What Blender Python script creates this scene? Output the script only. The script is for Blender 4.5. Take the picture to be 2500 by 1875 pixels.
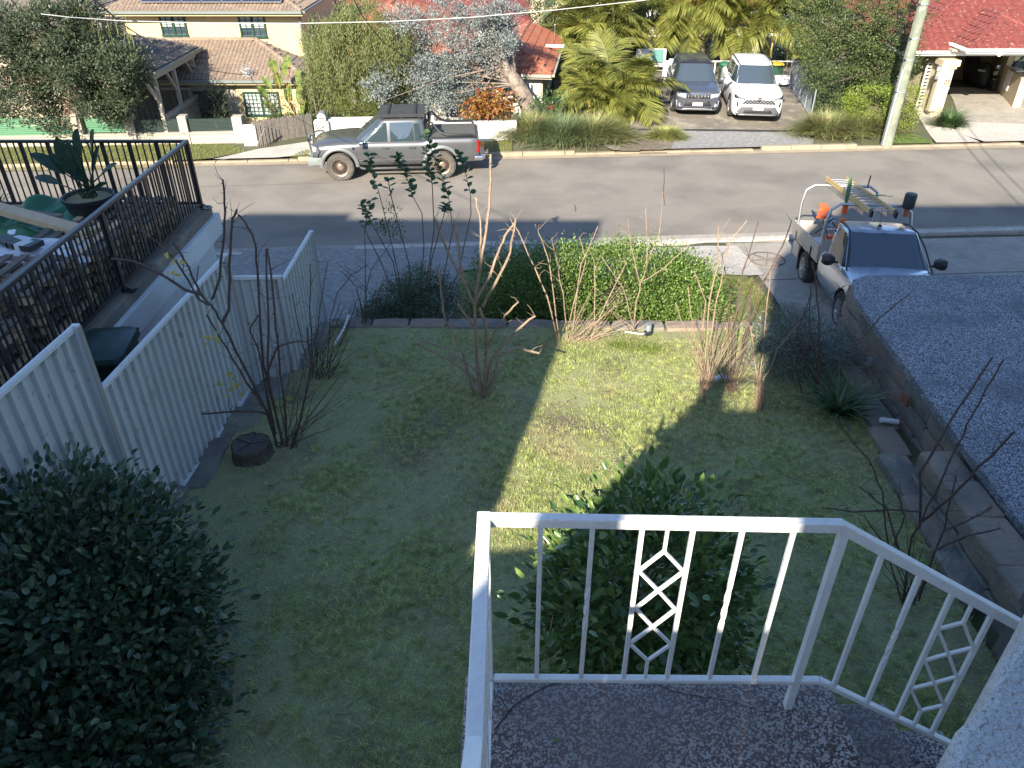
import bpy, bmesh, math, random
import numpy as np
from mathutils import Vector, Matrix
for o in list(bpy.data.objects): bpy.data.objects.remove(o, do_unlink=True)
S = bpy.context.scene
COL = S.collection
R = math.radians
# ---------------------------------------------------------------- camera
CH, TH, F = 7.87, R(33.3), 1878.0
cam = bpy.data.cameras.new('camera'); cam.sensor_width = 36; cam.lens = F*36/2500; cam.clip_start = .05; cam.clip_end = 900
co = bpy.data.objects.new('camera', cam); COL.objects.link(co)
co.location = (0, 0, CH); co.rotation_euler = (math.pi/2-TH, 0, 0); S.camera = co
# ---------------------------------------------------------------- sky and sun
SUN_EL, SUN_AZ = R(29), R(20)
SD = Vector((-math.sin(SUN_AZ)*math.cos(SUN_EL), -math.cos(SUN_AZ)*math.cos(SUN_EL), math.sin(SUN_EL)))
W = bpy.data.worlds.new('World'); S.world = W; W.use_nodes = True
nt = W.node_tree; nt.nodes.clear()
sk = nt.nodes.new('ShaderNodeTexSky'); sk.sky_type = 'NISHITA'; sk.sun_disc = False
sk.sun_elevation = SUN_EL; sk.sun_rotation = math.pi+SUN_AZ; sk.ozone_density = 5.0; sk.dust_density = .8
bg = nt.nodes.new('ShaderNodeBackground'); bg.inputs[1].default_value = .105
wo = nt.nodes.new('ShaderNodeOutputWorld')
nt.links.new(sk.outputs[0], bg.inputs[0]); nt.links.new(bg.outputs[0], wo.inputs[0])
sl = bpy.data.lights.new('sun', 'SUN'); sl.energy = 5.0; sl.angle = R(.55); sl.color = (1, .91, .76)
so = bpy.data.objects.new('sun', sl); COL.objects.link(so); so.rotation_euler = SD.to_track_quat('Z', 'Y').to_euler(); so.location = (-10, -20, 30)
S.view_settings.view_transform = 'Standard'; S.view_settings.look = 'None'
S.view_settings.exposure = 1.5; S.view_settings.gamma = 1; S.view_settings.use_curve_mapping = False
S.render.engine = 'CYCLES'; S.cycles.max_bounces = 6; S.cycles.transparent_max_bounces = 8
# ---------------------------------------------------------------- geometry helpers
CT, ST = math.cos(TH), math.sin(TH)
def ray(u, v):
    x = (u-1250)/F; y = -(v-937.5)/F
    return Vector((x, y*ST+CT, y*CT-ST))
def PZ(u, v, z):                       # the point of the plane at height z seen at (u, v) of the photograph
    d = ray(u, v); return Vector((0, 0, CH))+d*((z-CH)/d.z)
def PY(u, v, Y):                       # the same for the upright plane at distance Y
    d = ray(u, v); return Vector((0, 0, CH))+d*(Y/d.y)
PHI = R(4.3); RC, RS = math.cos(PHI), math.sin(PHI)
def RD(s, t, z=0): return Vector((s*RC-t*RS, s*RS+t*RC, z))      # road frame: s along, t across
def road_t(x, y): return -x*RS+y*RC
rng = random.Random(7); nr = np.random.default_rng(7)
ORG = {}
def V(*a): return Vector(a)
class MB:
    def __init__(s): s.v = []; s.f = []; s.m = []
    def face(s, pts, m=0):
        i = len(s.v); s.v += [tuple(p) for p in pts]; s.f.append(tuple(range(i, i+len(pts)))); s.m.append(m)
    def add(s, vs, fs, m=0):
        i = len(s.v); s.v += [tuple(p) for p in vs]; s.f += [tuple(a+i for a in f) for f in fs]; s.m += [m]*len(fs)
    def box(s, c, d, rz=0, m=0, mat=None):
        M = mat if mat is not None else Matrix.Rotation(rz, 3, 'Z')
        vs = [Vector(c)+M @ Vector((x*d[0]/2, y*d[1]/2, z*d[2]/2)) for x in (-1, 1) for y in (-1, 1) for z in (-1, 1)]
        s.add(vs, [(0, 1, 3, 2), (4, 6, 7, 5), (0, 4, 5, 1), (2, 3, 7, 6), (0, 2, 6, 4), (1, 5, 7, 3)], m)
    def b2(s, a, b, m=0):
        s.box([(a[i]+b[i])/2 for i in range(3)], [abs(b[i]-a[i]) for i in range(3)], m=m)
    def beam(s, p, q, w, h, up=(0, 0, 1), m=0):
        p = Vector(p); q = Vector(q); d = (q-p); L = d.length; d.normalize(); u = Vector(up)
        sd = d.cross(u)
        if sd.length < 1e-4: sd = d.cross(Vector((1, 0, 0)))
        sd.normalize(); u = sd.cross(d)
        s.box((p+q)/2, (L, w, h), m=m, mat=Matrix((d, sd, u)).transposed())
    def tube(s, pts, r, n=6, m=0, cap=True):
        pts = [Vector(p) for p in pts]
        if not hasattr(r, '__len__'): r = [r]*len(pts)
        i0 = len(s.v); prev = None; N = len(pts)
        for k, p in enumerate(pts):
            d = (pts[min(k+1, N-1)]-pts[max(k-1, 0)])
            if d.length < 1e-7: d = Vector((0, 0, 1))
            d.normalize()
            a = prev if prev is not None else (Vector((1, 0, 0)) if abs(d.x) < .8 else Vector((0, 1, 0)))
            a = (a-d*a.dot(d)); a.normalize(); b = d.cross(a); prev = a
            for j in range(n):
                t = 2*math.pi*j/n; s.v.append(tuple(p+(a*math.cos(t)+b*math.sin(t))*r[k]))
        for k in range(N-1):
            for j in range(n):
                s.f.append((i0+k*n+j, i0+k*n+(j+1) % n, i0+(k+1)*n+(j+1) % n, i0+(k+1)*n+j)); s.m.append(m)
        if cap:
            s.f.append(tuple(i0+j for j in range(n))[::-1]); s.f.append(tuple(i0+(N-1)*n+j for j in range(n))); s.m += [m, m]
    def prism(s, poly, vec, m=0):       # polygon points swept by vec
        n = len(poly); vec = Vector(vec); a = [Vector(p) for p in poly]
        i = len(s.v); s.v += [tuple(p) for p in a]+[tuple(p+vec) for p in a]
        s.f.append(tuple(range(i, i+n))[::-1]); s.f.append(tuple(range(i+n, i+2*n)))
        for k in range(n): s.f.append((i+k, i+(k+1) % n, i+n+(k+1) % n, i+n+k))
        s.m += [m]*(n+2)
    def lathe(s, prof, c=(0, 0, 0), axis='Z', n=20, m=0, a0=0, a1=2*math.pi):
        c = Vector(c); i = len(s.v); full = abs(a1-a0-2*math.pi) < 1e-6; K = n if full else n+1
        for k in range(K):
            t = a0+(a1-a0)*k/n; ca, sa = math.cos(t), math.sin(t)
            for (r, z) in prof:
                p = (r*ca, r*sa, z) if axis == 'Z' else (r*ca, z, r*sa) if axis == 'Y' else (z, r*ca, r*sa)
                s.v.append(tuple(c+Vector(p)))
        P = len(prof)
        for k in range(n):
            k2 = (k+1) % K
            for j in range(P-1):
                s.f.append((i+k*P+j, i+k2*P+j, i+k2*P+j+1, i+k*P+j+1)); s.m.append(m)
    def loft(s, rings, cap=True, m=0):
        n = len(rings[0]); i = len(s.v)
        for r in rings: s.v += [tuple(p) for p in r]
        for k in range(len(rings)-1):
            for j in range(n): s.f.append((i+k*n+j, i+k*n+(j+1) % n, i+(k+1)*n+(j+1) % n, i+(k+1)*n+j)); s.m.append(m)
        if cap:
            s.f.append(tuple(i+j for j in range(n))[::-1]); s.f.append(tuple(i+(len(rings)-1)*n+j for j in range(n))); s.m += [m, m]
    def grid(s, fn, nu, nv, m=0):
        i = len(s.v)
        for a in range(nu+1):
            for b in range(nv+1): s.v.append(tuple(fn(a/nu, b/nv)))
        for a in range(nu):
            for b in range(nv): s.f.append((i+a*(nv+1)+b, i+(a+1)*(nv+1)+b, i+(a+1)*(nv+1)+b+1, i+a*(nv+1)+b+1)); s.m.append(m)
    def xform(s, M): s.v = [tuple(M @ Vector(p)) for p in s.v]; return s
    def mesh(s, name, mats, off=None, smooth=False, fix=True):
        me = bpy.data.meshes.new(name)
        vs = s.v if off is None else [(p[0]-off[0], p[1]-off[1], p[2]-off[2]) for p in s.v]
        me.from_pydata(vs, [], s.f)
        for x in (mats if isinstance(mats, (list, tuple)) else [mats]): me.materials.append(x)
        if any(s.m): me.polygons.foreach_set('material_index', s.m)
        if fix:
            bm = bmesh.new(); bm.from_mesh(me); bmesh.ops.recalc_face_normals(bm, faces=bm.faces); bm.to_mesh(me); bm.free()
        if smooth:
            me.polygons.foreach_set('use_smooth', [True]*len(me.polygons))
        me.update(); return me
    def build(s, name, mats, parent=None, smooth=False, bevel=0, sub=0, local=False, fix=True):
        off = None if (parent is None or local) else ORG[parent.name]
        me = s.mesh(name, mats, off, smooth, fix)
        o = link(name, me, parent)
        if smooth and not sub:
            md = o.modifiers.new('es', 'EDGE_SPLIT'); md.split_angle = R(40)
        if bevel:
            md = o.modifiers.new('bv', 'BEVEL'); md.width = bevel; md.segments = 2; md.limit_method = 'ANGLE'
        if sub:
            md = o.modifiers.new('ss', 'SUBSURF'); md.levels = md.render_levels = sub
        return o
def link(name, me, parent=None):
    o = bpy.data.objects.new(name, me); COL.objects.link(o)
    if parent is not None: o.parent = parent; ORG[o.name] = ORG[parent.name]
    else: ORG[o.name] = V(0, 0, 0)
    return o
def tag(o, label=None, cat=None, group=None, kind=None):
    if label: o['label'] = label
    if cat: o['category'] = cat
    if group: o['group'] = group
    if kind: o['kind'] = kind
    return o
def thing(name, label, cat, loc, group=None, rz=0):
    o = bpy.data.objects.new(name, None); COL.objects.link(o); o.location = loc; o.rotation_euler = (0, 0, rz); o.empty_display_size = .2
    ORG[o.name] = Vector(loc); return tag(o, label, cat, group)
def inst(name, me, parent, M):          # one more object on a shared mesh, M in world space
    o = bpy.data.objects.new(name, me); COL.objects.link(o); o.parent = parent
    M2 = M.copy(); M2.translation = M.translation-ORG[parent.name]; o.matrix_basis = M2; return o
def struct(o, label=None): o['kind'] = 'structure'; return o
def npmesh(name, verts, faces_flat, per, mat, parent=None, smooth=False):
    """verts (N,3); faces_flat flat index array, per = vertices per face"""
    if parent is not None: verts = verts-np.array(ORG[parent.name])
    me = bpy.data.meshes.new(name); nf = len(faces_flat)//per
    me.vertices.add(len(verts)); me.vertices.foreach_set('co', verts.astype(np.float32).ravel())
    me.loops.add(len(faces_flat)); me.loops.foreach_set('vertex_index', faces_flat.astype(np.int32))
    me.polygons.add(nf); me.polygons.foreach_set('loop_start', np.arange(0, nf*per, per, dtype=np.int32))
    me.materials.append(mat); me.update(calc_edges=True); me.validate()
    if smooth: me.polygons.foreach_set('use_smooth', [True]*nf)
    return link(name, me, parent)
def unit(a): return a/np.maximum(np.linalg.norm(a, axis=1, keepdims=True), 1e-9)
LEAFQ = (np.array([(0, 0, 0), (.42, .5, .12), (1, 0, 0), (.42, -.5, .12)]), np.array([0, 1, 2, 3]))
LEAF6 = (np.array([(0, 0, 0), (.28, .42, .14), (.68, .40, .12), (1, 0, -.12), (.68, -.40, .12), (.28, -.42, .14)]), np.array([0, 1, 2, 3, 0, 3, 4, 5]))
def leaves(name, P, D, N, L, Wd, mat, parent=None, tpl=LEAFQ):
    D = unit(D); Sd = unit(np.cross(D, N)); N = np.cross(Sd, D)
    n = len(P); L = np.broadcast_to(L, (n,)); Wd = np.broadcast_to(Wd, (n,))
    t, f = tpl; k = len(t)
    vs = P[:, None, :]+(t[None, :, 0, None]*L[:, None, None])*D[:, None, :]+(t[None, :, 1, None]*Wd[:, None, None])*Sd[:, None, :]+(t[None, :, 2, None]*Wd[:, None, None])*N[:, None, :]
    fs = (np.arange(n)[:, None]*k+f[None, :]).ravel()
    return npmesh(name, vs.reshape(-1, 3), fs, 4, mat, parent)
def blades(name, P, ang, L, Wd, lean, curve, mat, parent=None, segs=2):
    """upright strap leaves: ang heading, lean start tilt, curve further bend (radians)"""
    n = len(P); h = np.stack([np.cos(ang), np.sin(ang), np.zeros(n)], 1); sd = np.stack([-np.sin(ang), np.cos(ang), np.zeros(n)], 1)
    up = np.array([0, 0, 1.]); L = np.broadcast_to(L, (n,)); Wd = np.broadcast_to(Wd, (n,)); lean = np.broadcast_to(lean, (n,)); curve = np.broadcast_to(curve, (n,))
    rows = []; p = P.astype(float).copy()
    for k in range(segs+1):
        t = k/segs; w = Wd*(1-t**1.6)*.5*(1 if k else .7)
        if k == segs: rows.append(p[:, None, :])
        else: rows.append(np.stack([p-sd*w[:, None], p+sd*w[:, None]], 1))
        a = lean+curve*(t+.5/segs)
        p = p+(h*np.sin(a)[:, None]+up*np.cos(a)[:, None])*(L/segs)[:, None]
    vs = np.concatenate(rows, 1); k = vs.shape[1]; f = []
    for j in range(segs-1): f += [2*j, 2*j+1, 2*j+3, 2*j, 2*j+3, 2*j+2]
    f += [2*segs-2, 2*segs-1, 2*segs]
    fs = (np.arange(n)[:, None]*k+np.array(f)[None, :]).ravel()
    return npmesh(name, vs.reshape(-1, 3), fs, 3, mat, parent)
def crown_pts(c, r, ncl, per, cs, g, shell=.55, flat=.3, up=.35, squash=None):
    """leaf positions gathered in clumps through the outer part of an ellipsoid"""
    d = unit(g.normal(size=(ncl, 3))); rad = shell+(1-shell)*g.random(ncl)**.6
    rad = rad*(1+.16*np.sin(d[:, 0]*5+d[:, 2]*4)*np.cos(d[:, 1]*6+1))
    cc = np.array(c)+d*rad[:, None]*np.array(r)
    if squash is not None: cc[:, 2] = np.maximum(cc[:, 2], squash)
    css = cs*(.6+.8*g.random(ncl)); off = g.normal(size=(ncl, per, 3))*css[:, None, None]*np.array([1, 1, .75])*.55
    P = (cc[:, None, :]+off).reshape(-1, 3)
    out = unit(off.reshape(-1, 3)+1e-6)*.7+np.repeat(d, per, 0)*.7
    D = unit(out+g.normal(size=P.shape)*.45+np.array([0, 0, up])); N = unit(np.repeat(d, per, 0)*.6+np.array([0, 0, .9])+g.normal(size=P.shape)*flat*1.6)
    return P, D, N, cc
# ---------------------------------------------------------------- materials
def newmat(name):
    m = bpy.data.materials.new(name); m.use_nodes = True; n = m.node_tree; b = n.nodes['Principled BSDF']; return m, n, b
def mat(name, c, rough=.7, metal=0, c2=None, ns=4, nd=6, lo=.35, hi=.65, bump=0, bs=60, spec=.5, coat=0, c3=None, ns3=.6, lo3=.45, hi3=.7):
    m, n, b = newmat(name); N = n.nodes; L = n.links
    b.inputs['Roughness'].default_value = rough; b.inputs['Metallic'].default_value = metal
    b.inputs['Specular IOR Level'].default_value = spec; b.inputs['Coat Weight'].default_value = coat; b.inputs['Coat Roughness'].default_value = .05
    b.inputs['Base Color'].default_value = (*c, 1)
    tc = N.new('ShaderNodeNewGeometry')
    if c2:
        t = N.new('ShaderNodeTexNoise'); t.inputs['Scale'].default_value = ns; t.inputs['Detail'].default_value = nd; t.inputs['Roughness'].default_value = .65
        L.new(tc.outputs['Position'], t.inputs['Vector'])
        r = N.new('ShaderNodeMapRange'); r.inputs[1].default_value = lo; r.inputs[2].default_value = hi; L.new(t.outputs[0], r.inputs[0])
        x = N.new('ShaderNodeMix'); x.data_type = 'RGBA'; x.inputs[6].default_value = (*c, 1); x.inputs[7].default_value = (*c2, 1); L.new(r.outputs[0], x.inputs[0])
        out = x.outputs[2]
        if c3:
            t3 = N.new('ShaderNodeTexNoise'); t3.inputs['Scale'].default_value = ns3; t3.inputs['Detail'].default_value = 5; L.new(tc.outputs['Position'], t3.inputs['Vector'])
            r3 = N.new('ShaderNodeMapRange'); r3.inputs[1].default_value = lo3; r3.inputs[2].default_value = hi3; L.new(t3.outputs[0], r3.inputs[0])
            x3 = N.new('ShaderNodeMix'); x3.data_type = 'RGBA'; L.new(r3.outputs[0], x3.inputs[0]); L.new(out, x3.inputs[6]); x3.inputs[7].default_value = (*c3, 1); out = x3.outputs[2]
        L.new(out, b.inputs['Base Color'])
    if bump:
        t = N.new('ShaderNodeTexNoise'); t.inputs['Scale'].default_value = bs; t.inputs['Detail'].default_value = 4; L.new(tc.outputs['Position'], t.inputs['Vector'])
        u = N.new('ShaderNodeBump'); u.inputs['Strength'].default_value = bump; u.inputs['Distance'].default_value = .02
        L.new(t.outputs[0], u.inputs['Height']); L.new(u.outputs[0], b.inputs['Normal'])
    return m
def speckle(name, base, light, scale, lo, hi, extra=None, rough=.8, bump=.6, patch=None):
    """exposed aggregate: voronoi pebbles of random tone"""
    m, n, b = newmat(name); N = n.nodes; L = n.links; g = N.new('ShaderNodeNewGeometry')
    v = N.new('ShaderNodeTexVoronoi'); v.inputs['Scale'].default_value = scale; L.new(g.outputs['Position'], v.inputs['Vector'])
    sp = N.new('ShaderNodeSeparateColor'); L.new(v.outputs['Color'], sp.inputs[0])
    r = N.new('ShaderNodeMapRange'); r.inputs[1].default_value = lo; r.inputs[2].default_value = hi; L.new(sp.outputs[0], r.inputs[0])
    x = N.new('ShaderNodeMix'); x.data_type = 'RGBA'; x.inputs[6].default_value = (*base, 1); x.inputs[7].default_value = (*light, 1); L.new(r.outputs[0], x.inputs[0])
    out = x.outputs[2]
    if extra:
        r2 = N.new('ShaderNodeMapRange'); r2.inputs[1].default_value = .45; r2.inputs[2].default_value = .55; L.new(sp.outputs[1], r2.inputs[0])
        dk = N.new('ShaderNodeMix'); dk.data_type = 'RGBA'; dk.inputs[6].default_value = (*base, 1); dk.inputs[7].default_value = (*extra, 1); L.new(r2.outputs[0], dk.inputs[0]); L.new(dk.outputs[2], x.inputs[6])
    if patch:
        t = N.new('ShaderNodeTexNoise'); t.inputs['Scale'].default_value = .9; t.inputs['Detail'].default_value = 5; L.new(g.outputs['Position'], t.inputs['Vector'])
        r3 = N.new('ShaderNodeMapRange'); r3.inputs[1].default_value = .5; r3.inputs[2].default_value = .72; L.new(t.outputs[0], r3.inputs[0])
        x3 = N.new('ShaderNodeMix'); x3.data_type = 'RGBA'; x3.inputs[7].default_value = (*patch, 1); L.new(r3.outputs[0], x3.inputs[0]); L.new(out, x3.inputs[6]); out = x3.outputs[2]
    L.new(out, b.inputs['Base Color']); b.inputs['Roughness'].default_value = rough
    u = N.new('ShaderNodeBump'); u.inputs['Strength'].default_value = bump; u.inputs['Distance'].default_value = .006; u.invert = True
    L.new(v.outputs['Distance'], u.inputs['Height']); L.new(u.outputs[0], b.inputs['Normal'])
    return m
def leafmat(name, a, bb, rough=.5, trans=.25, patch=None, ps=1.2, spec=.4, lo=.5, hi=.68, dark=0):
    m, n, b = newmat(name); N = n.nodes; L = n.links; g = N.new('ShaderNodeNewGeometry')
    x = N.new('ShaderNodeMix'); x.data_type = 'RGBA'; x.inputs[6].default_value = (*a, 1); x.inputs[7].default_value = (*bb, 1); L.new(g.outputs['Random Per Island'], x.inputs[0])
    out = x.outputs[2]
    if patch:
        t = N.new('ShaderNodeTexNoise'); t.inputs['Scale'].default_value = ps; t.inputs['Detail'].default_value = 4; L.new(g.outputs['Position'], t.inputs['Vector'])
        r = N.new('ShaderNodeMapRange'); r.inputs[1].default_value = lo; r.inputs[2].default_value = hi; L.new(t.outputs[0], r.inputs[0])
        y = N.new('ShaderNodeMix'); y.data_type = 'RGBA'; L.new(r.outputs[0], y.inputs[0]); L.new(out, y.inputs[6]); y.inputs[7].default_value = (*patch, 1); out = y.outputs[2]
    if dark:
        t = N.new('ShaderNodeTexNoise'); t.inputs['Scale'].default_value = 11; t.inputs['Detail'].default_value = 3; L.new(g.outputs['Position'], t.inputs['Vector'])
        r = N.new('ShaderNodeMapRange'); r.inputs[1].default_value = .35; r.inputs[2].default_value = .62; r.inputs[3].default_value = dark; r.inputs[4].default_value = 1.1; L.new(t.outputs[0], r.inputs[0])
        y = N.new('ShaderNodeMix'); y.data_type = 'RGBA'; y.blend_type = 'MULTIPLY'; y.inputs[0].default_value = 1; L.new(out, y.inputs[6]); L.new(r.outputs[0], y.inputs[7]); out = y.outputs[2]
    L.new(out, b.inputs['Base Color']); b.inputs['Roughness'].default_value = rough; b.inputs['Specular IOR Level'].default_value = spec
    tr = N.new('ShaderNodeBsdfTranslucent'); L.new(out, tr.inputs['Color'])
    mx = N.new('ShaderNodeMixShader'); mx.inputs[0].default_value = trans; L.new(b.outputs[0], mx.inputs[1]); L.new(tr.outputs[0], mx.inputs[2])
    L.new(mx.outputs[0], N['Material Output'].inputs[0]); return m
def glassmat(name, c=(.03, .045, .06), rough=.03, spec=1.0, alpha=1):
    m, n, b = newmat(name); b.inputs['Base Color'].default_value = (*c, 1); b.inputs['Roughness'].default_value = rough
    b.inputs['Specular IOR Level'].default_value = spec; b.inputs['IOR'].default_value = 1.6; b.inputs['Alpha'].default_value = alpha; return m
def paint(name, c, rough=.32, metal=.0, coat=.6, flake=0):
    m = mat(name, c, rough, metal, coat=coat, c2=tuple(x*.86 for x in c), ns=2.2, bump=0); return m
M = {}
M['asphalt'] = mat('asphalt', (.205, .185, .158), .93, c2=(.245, .222, .190), ns=.8, nd=10, lo=.3, hi=.7, bump=.5, bs=160, c3=(.15, .137, .122), ns3=.45, lo3=.46, hi3=.70, spec=.2)
M['conc'] = mat('concrete', (.30, .275, .235), .9, c2=(.22, .20, .17), ns=1.6, nd=10, lo=.4, hi=.7, bump=.3, bs=90, c3=(.36, .33, .28), ns3=5, lo3=.5, hi3=.8)
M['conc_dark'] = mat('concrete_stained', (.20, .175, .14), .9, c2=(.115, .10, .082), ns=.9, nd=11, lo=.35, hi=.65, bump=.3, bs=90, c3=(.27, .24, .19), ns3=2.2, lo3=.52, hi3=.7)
M['conc_grey'] = mat('concrete_grey', (.23, .225, .215), .9, c2=(.18, .175, .165), ns=9, nd=10, bump=.35, bs=110, c3=(.30, .29, .28), ns3=7, lo3=.5, hi3=.7)
M['conc_light'] = mat('concrete_light', (.43, .40, .35), .9, c2=(.34, .31, .27), ns=2.5, nd=10, bump=.3, bs=110, c3=(.50, .47, .42), ns3=14, lo3=.5, hi3=.7)
M['kerb'] = mat('kerb_stone', (.36, .29, .20), .9, c2=(.26, .21, .15), ns=2, nd=9, bump=.5, bs=50)
M['brickpave'] = mat('paver', (.10, .085, .065), .9, c2=(.16, .13, .09), ns=6, nd=6, bump=.5, bs=60)
M['soil'] = mat('soil', (.25, .23, .12), .95, c2=(.27, .29, .13), ns=7, nd=10, lo=.35, hi=.65, bump=1, bs=40, c3=(.15, .125, .08), ns3=1.0, lo3=.52, hi3=.68)
M['grass_far'] = mat('verge_soil', (.16, .17, .06), .95, c2=(.10, .11, .04), ns=12, nd=8, bump=1, bs=40)
M['earth'] = mat('earth', (.10, .09, .055), .95, c2=(.06, .07, .03), ns=1.5, nd=9, bump=.8, bs=20)
M['white'] = mat('white_paint', (.74, .74, .73), .4, c2=(.66, .66, .64), ns=9, bump=.25, bs=90, c3=(.50, .48, .45), ns3=34, lo3=.70, hi3=.76)
M['render_white'] = mat('white_render', (.66, .66, .67), .85, c2=(.58, .58, .58), ns=14, bump=1.6, bs=75)
M['wall_white'] = mat('white_wall', (.62, .62, .61), .8, c2=(.54, .54, .52), ns=1.4, bump=.2, bs=40)
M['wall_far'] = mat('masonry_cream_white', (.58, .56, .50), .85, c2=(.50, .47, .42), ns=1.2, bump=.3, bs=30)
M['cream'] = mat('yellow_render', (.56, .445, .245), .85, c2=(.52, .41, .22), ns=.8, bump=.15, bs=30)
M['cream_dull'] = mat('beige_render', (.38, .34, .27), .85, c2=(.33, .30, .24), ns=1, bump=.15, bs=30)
M['cream25'] = mat('cream_render', (.52, .44, .30), .85, c2=(.46, .39, .27), ns=1.2, bump=.15, bs=30)
M['colorbond'] = mat('fence_steel', (.50, .50, .49), .5, c2=(.42, .42, .40), ns=2.5, lo=.4, hi=.8, c3=(.26, .28, .20), ns3=9, lo3=.60, hi3=.76, spec=.4)
M['fence_post'] = mat('fence_trim', (.62, .63, .64), .4, c2=(.50, .50, .50), ns=4, lo=.55, hi=.8)
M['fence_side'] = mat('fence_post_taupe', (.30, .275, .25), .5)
M['black'] = mat('black_powdercoat', (.018, .018, .02), .38)
M['plastic_dark'] = mat('dark_plastic', (.022, .024, .026), .5, c2=(.03, .032, .034), ns=3)
M['bin_green'] = mat('bin_green', (.010, .032, .026), .3, bump=.2, bs=5)
M['tarp'] = mat('tarp_green', (.035, .16, .07), .45, c2=(.02, .11, .055), ns=3, bump=.6, bs=7)
M['timber'] = mat('pine', (.56, .42, .26), .7, c2=(.46, .33, .19), ns=8)
M['old_timber'] = mat('weathered_timber', (.17, .13, .10), .85, c2=(.10, .08, .065), ns=6, bump=.3, bs=30)
M['grey_timber'] = mat('grey_palings', (.20, .175, .15), .9, c2=(.135, .12, .105), ns=9, bump=.4, bs=30)
M['sand'] = mat('sandstone', (.27, .20, .15), .95, c2=(.20, .165, .125), ns=3, nd=9, bump=1, bs=18, c3=(.13, .12, .105), ns3=1.7, lo3=.5, hi3=.72)
M['sand_grey'] = mat('sandstone_grey', (.20, .185, .15), .95, c2=(.12, .115, .10), ns=3, nd=9, bump=1, bs=18, c3=(.27, .23, .17), ns3=2.4, lo3=.55, hi3=.7)
M['mortar'] = mat('mortar', (.13, .12, .105), .95, bump=.6, bs=50)
M['pebble'] = speckle('pebblecrete', (.040, .041, .046), (.40, .40, .42), 85, .42, .80, extra=(.075, .078, .09), patch=(.085, .088, .10))
M['pebble_near'] = speckle('pebblecrete_red', (.055, .038, .036), (.40, .37, .35), 145, .50, .70, extra=(.13, .085, .075), patch=(.15, .125, .125))
M['tile_brown'] = mat('tile_brown', (.24, .175, .125), .85, c2=(.17, .13, .10), ns=3, nd=8, bump=.4, bs=40, c3=(.33, .26, .20), ns3=9, lo3=.55, hi3=.7)
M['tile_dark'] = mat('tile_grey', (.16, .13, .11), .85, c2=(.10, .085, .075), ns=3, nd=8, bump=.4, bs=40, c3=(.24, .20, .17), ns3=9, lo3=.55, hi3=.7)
M['tile_orange'] = mat('tile_terracotta', (.33, .105, .055), .8, c2=(.22, .075, .042), ns=5, nd=9, bump=.3, bs=40, c3=(.20, .12, .08), ns3=2.2, lo3=.56, hi3=.72)
M['tile_red'] = mat('tile_red', (.20, .045, .034), .75, c2=(.13, .032, .026), ns=5, nd=9, bump=.3, bs=40, c3=(.30, .17, .12), ns3=9, lo3=.58, hi3=.72)
M['roof_metal'] = mat('white_metal_roof', (.62, .66, .70), .45, c2=(.55, .59, .63), ns=1)
M['glass'] = glassmat('window_glass')
M['glass_car'] = glassmat('car_glass', (.03, .045, .05), .02)
M['screen'] = glassmat('windscreen_glass', (.045, .06, .075), .03)
M['chrome'] = mat('chrome', (.7, .7, .72), .12, 1)
M['alu'] = mat('aluminium', (.55, .55, .54), .35, .85, c2=(.45, .45, .45), ns=3)
M['alu_matt'] = mat('aluminium_tray', (.42, .39, .34), .5, .35, c2=(.34, .32, .28), ns=4)
M['tyre'] = mat('tyre', (.026, .025, .024), .9, c2=(.05, .045, .04), ns=6, bump=.4, bs=30)
M['tyre_dusty'] = mat('tyre_dusty', (.10, .092, .08), .95, c2=(.06, .055, .05), ns=7, bump=.6, bs=30)
M['bronze'] = mat('bronze_rim', (.30, .22, .16), .4, .6)
M['rim'] = mat('steel_rim', (.35, .35, .36), .35, .7)
M['silver_car'] = paint('paint_dark_silver', (.135, .14, .145), .3, .55)
M['grey_car'] = paint('paint_grey', (.085, .095, .12), .3, .4)
M['white_car'] = paint('paint_white', (.78, .78, .77), .25, 0, .5)
M['silver_ute'] = paint('paint_silver', (.40, .44, .50), .25, .55)
M['trim'] = mat('black_trim', (.02, .02, .022), .55)
M['lamp'] = mat('lamp_glass', (.65, .68, .72), .08, .4, c2=(.25, .28, .33), ns=25)
M['red_lamp'] = mat('red_lamp', (.22, .015, .012), .15)
M['plate'] = mat('number_plate', (.75, .75, .73), .5)
M['orange'] = mat('orange_plastic', (.72, .12, .025), .4)
M['fibreglass'] = mat('fibreglass_ladder', (.62, .42, .17), .5, c2=(.52, .35, .14), ns=12)
M['pole'] = mat('weathered_pole', (.21, .235, .17), .9, c2=(.15, .165, .12), ns=2.5, nd=9, bump=.5, bs=25, c3=(.33, .30, .23), ns3=6, lo3=.55, hi3=.7)
M['galv'] = mat('galvanised', (.38, .42, .46), .45, .6)
M['bark'] = mat('bark', (.13, .10, .075), .95, c2=(.07, .055, .045), ns=9, bump=1, bs=30)
M['bark_pale'] = mat('bark_pale', (.30, .24, .19), .95, c2=(.09, .075, .065), ns=5, nd=9, bump=1, bs=22)
M['cane'] = mat('rose_cane', (.33, .245, .175), .7, c2=(.22, .15, .105), ns=12, bump=.3, bs=80)
M['cane_dark'] = mat('rose_cane_dark', (.12, .075, .06), .8, c2=(.075, .055, .045), ns=12, bump=.3, bs=80)
M['pvc'] = mat('white_pvc', (.70, .71, .70), .35)
M['green_slat'] = mat('green_steel', (.08, .22, .12), .45)
M['dark_slat'] = mat('dark_green_slats', (.018, .035, .03), .45)
M['gum_white'] = mat('white_fascia', (.78, .78, .75), .5)
M['gutter'] = mat('grey_gutter', (.16, .18, .17), .45)
M['win_green'] = mat('green_window_frame', (.008, .045, .032), .4)
M['curtain'] = mat('curtain', (.50, .52, .50), .8, c2=(.30, .32, .33), ns=4)
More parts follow.
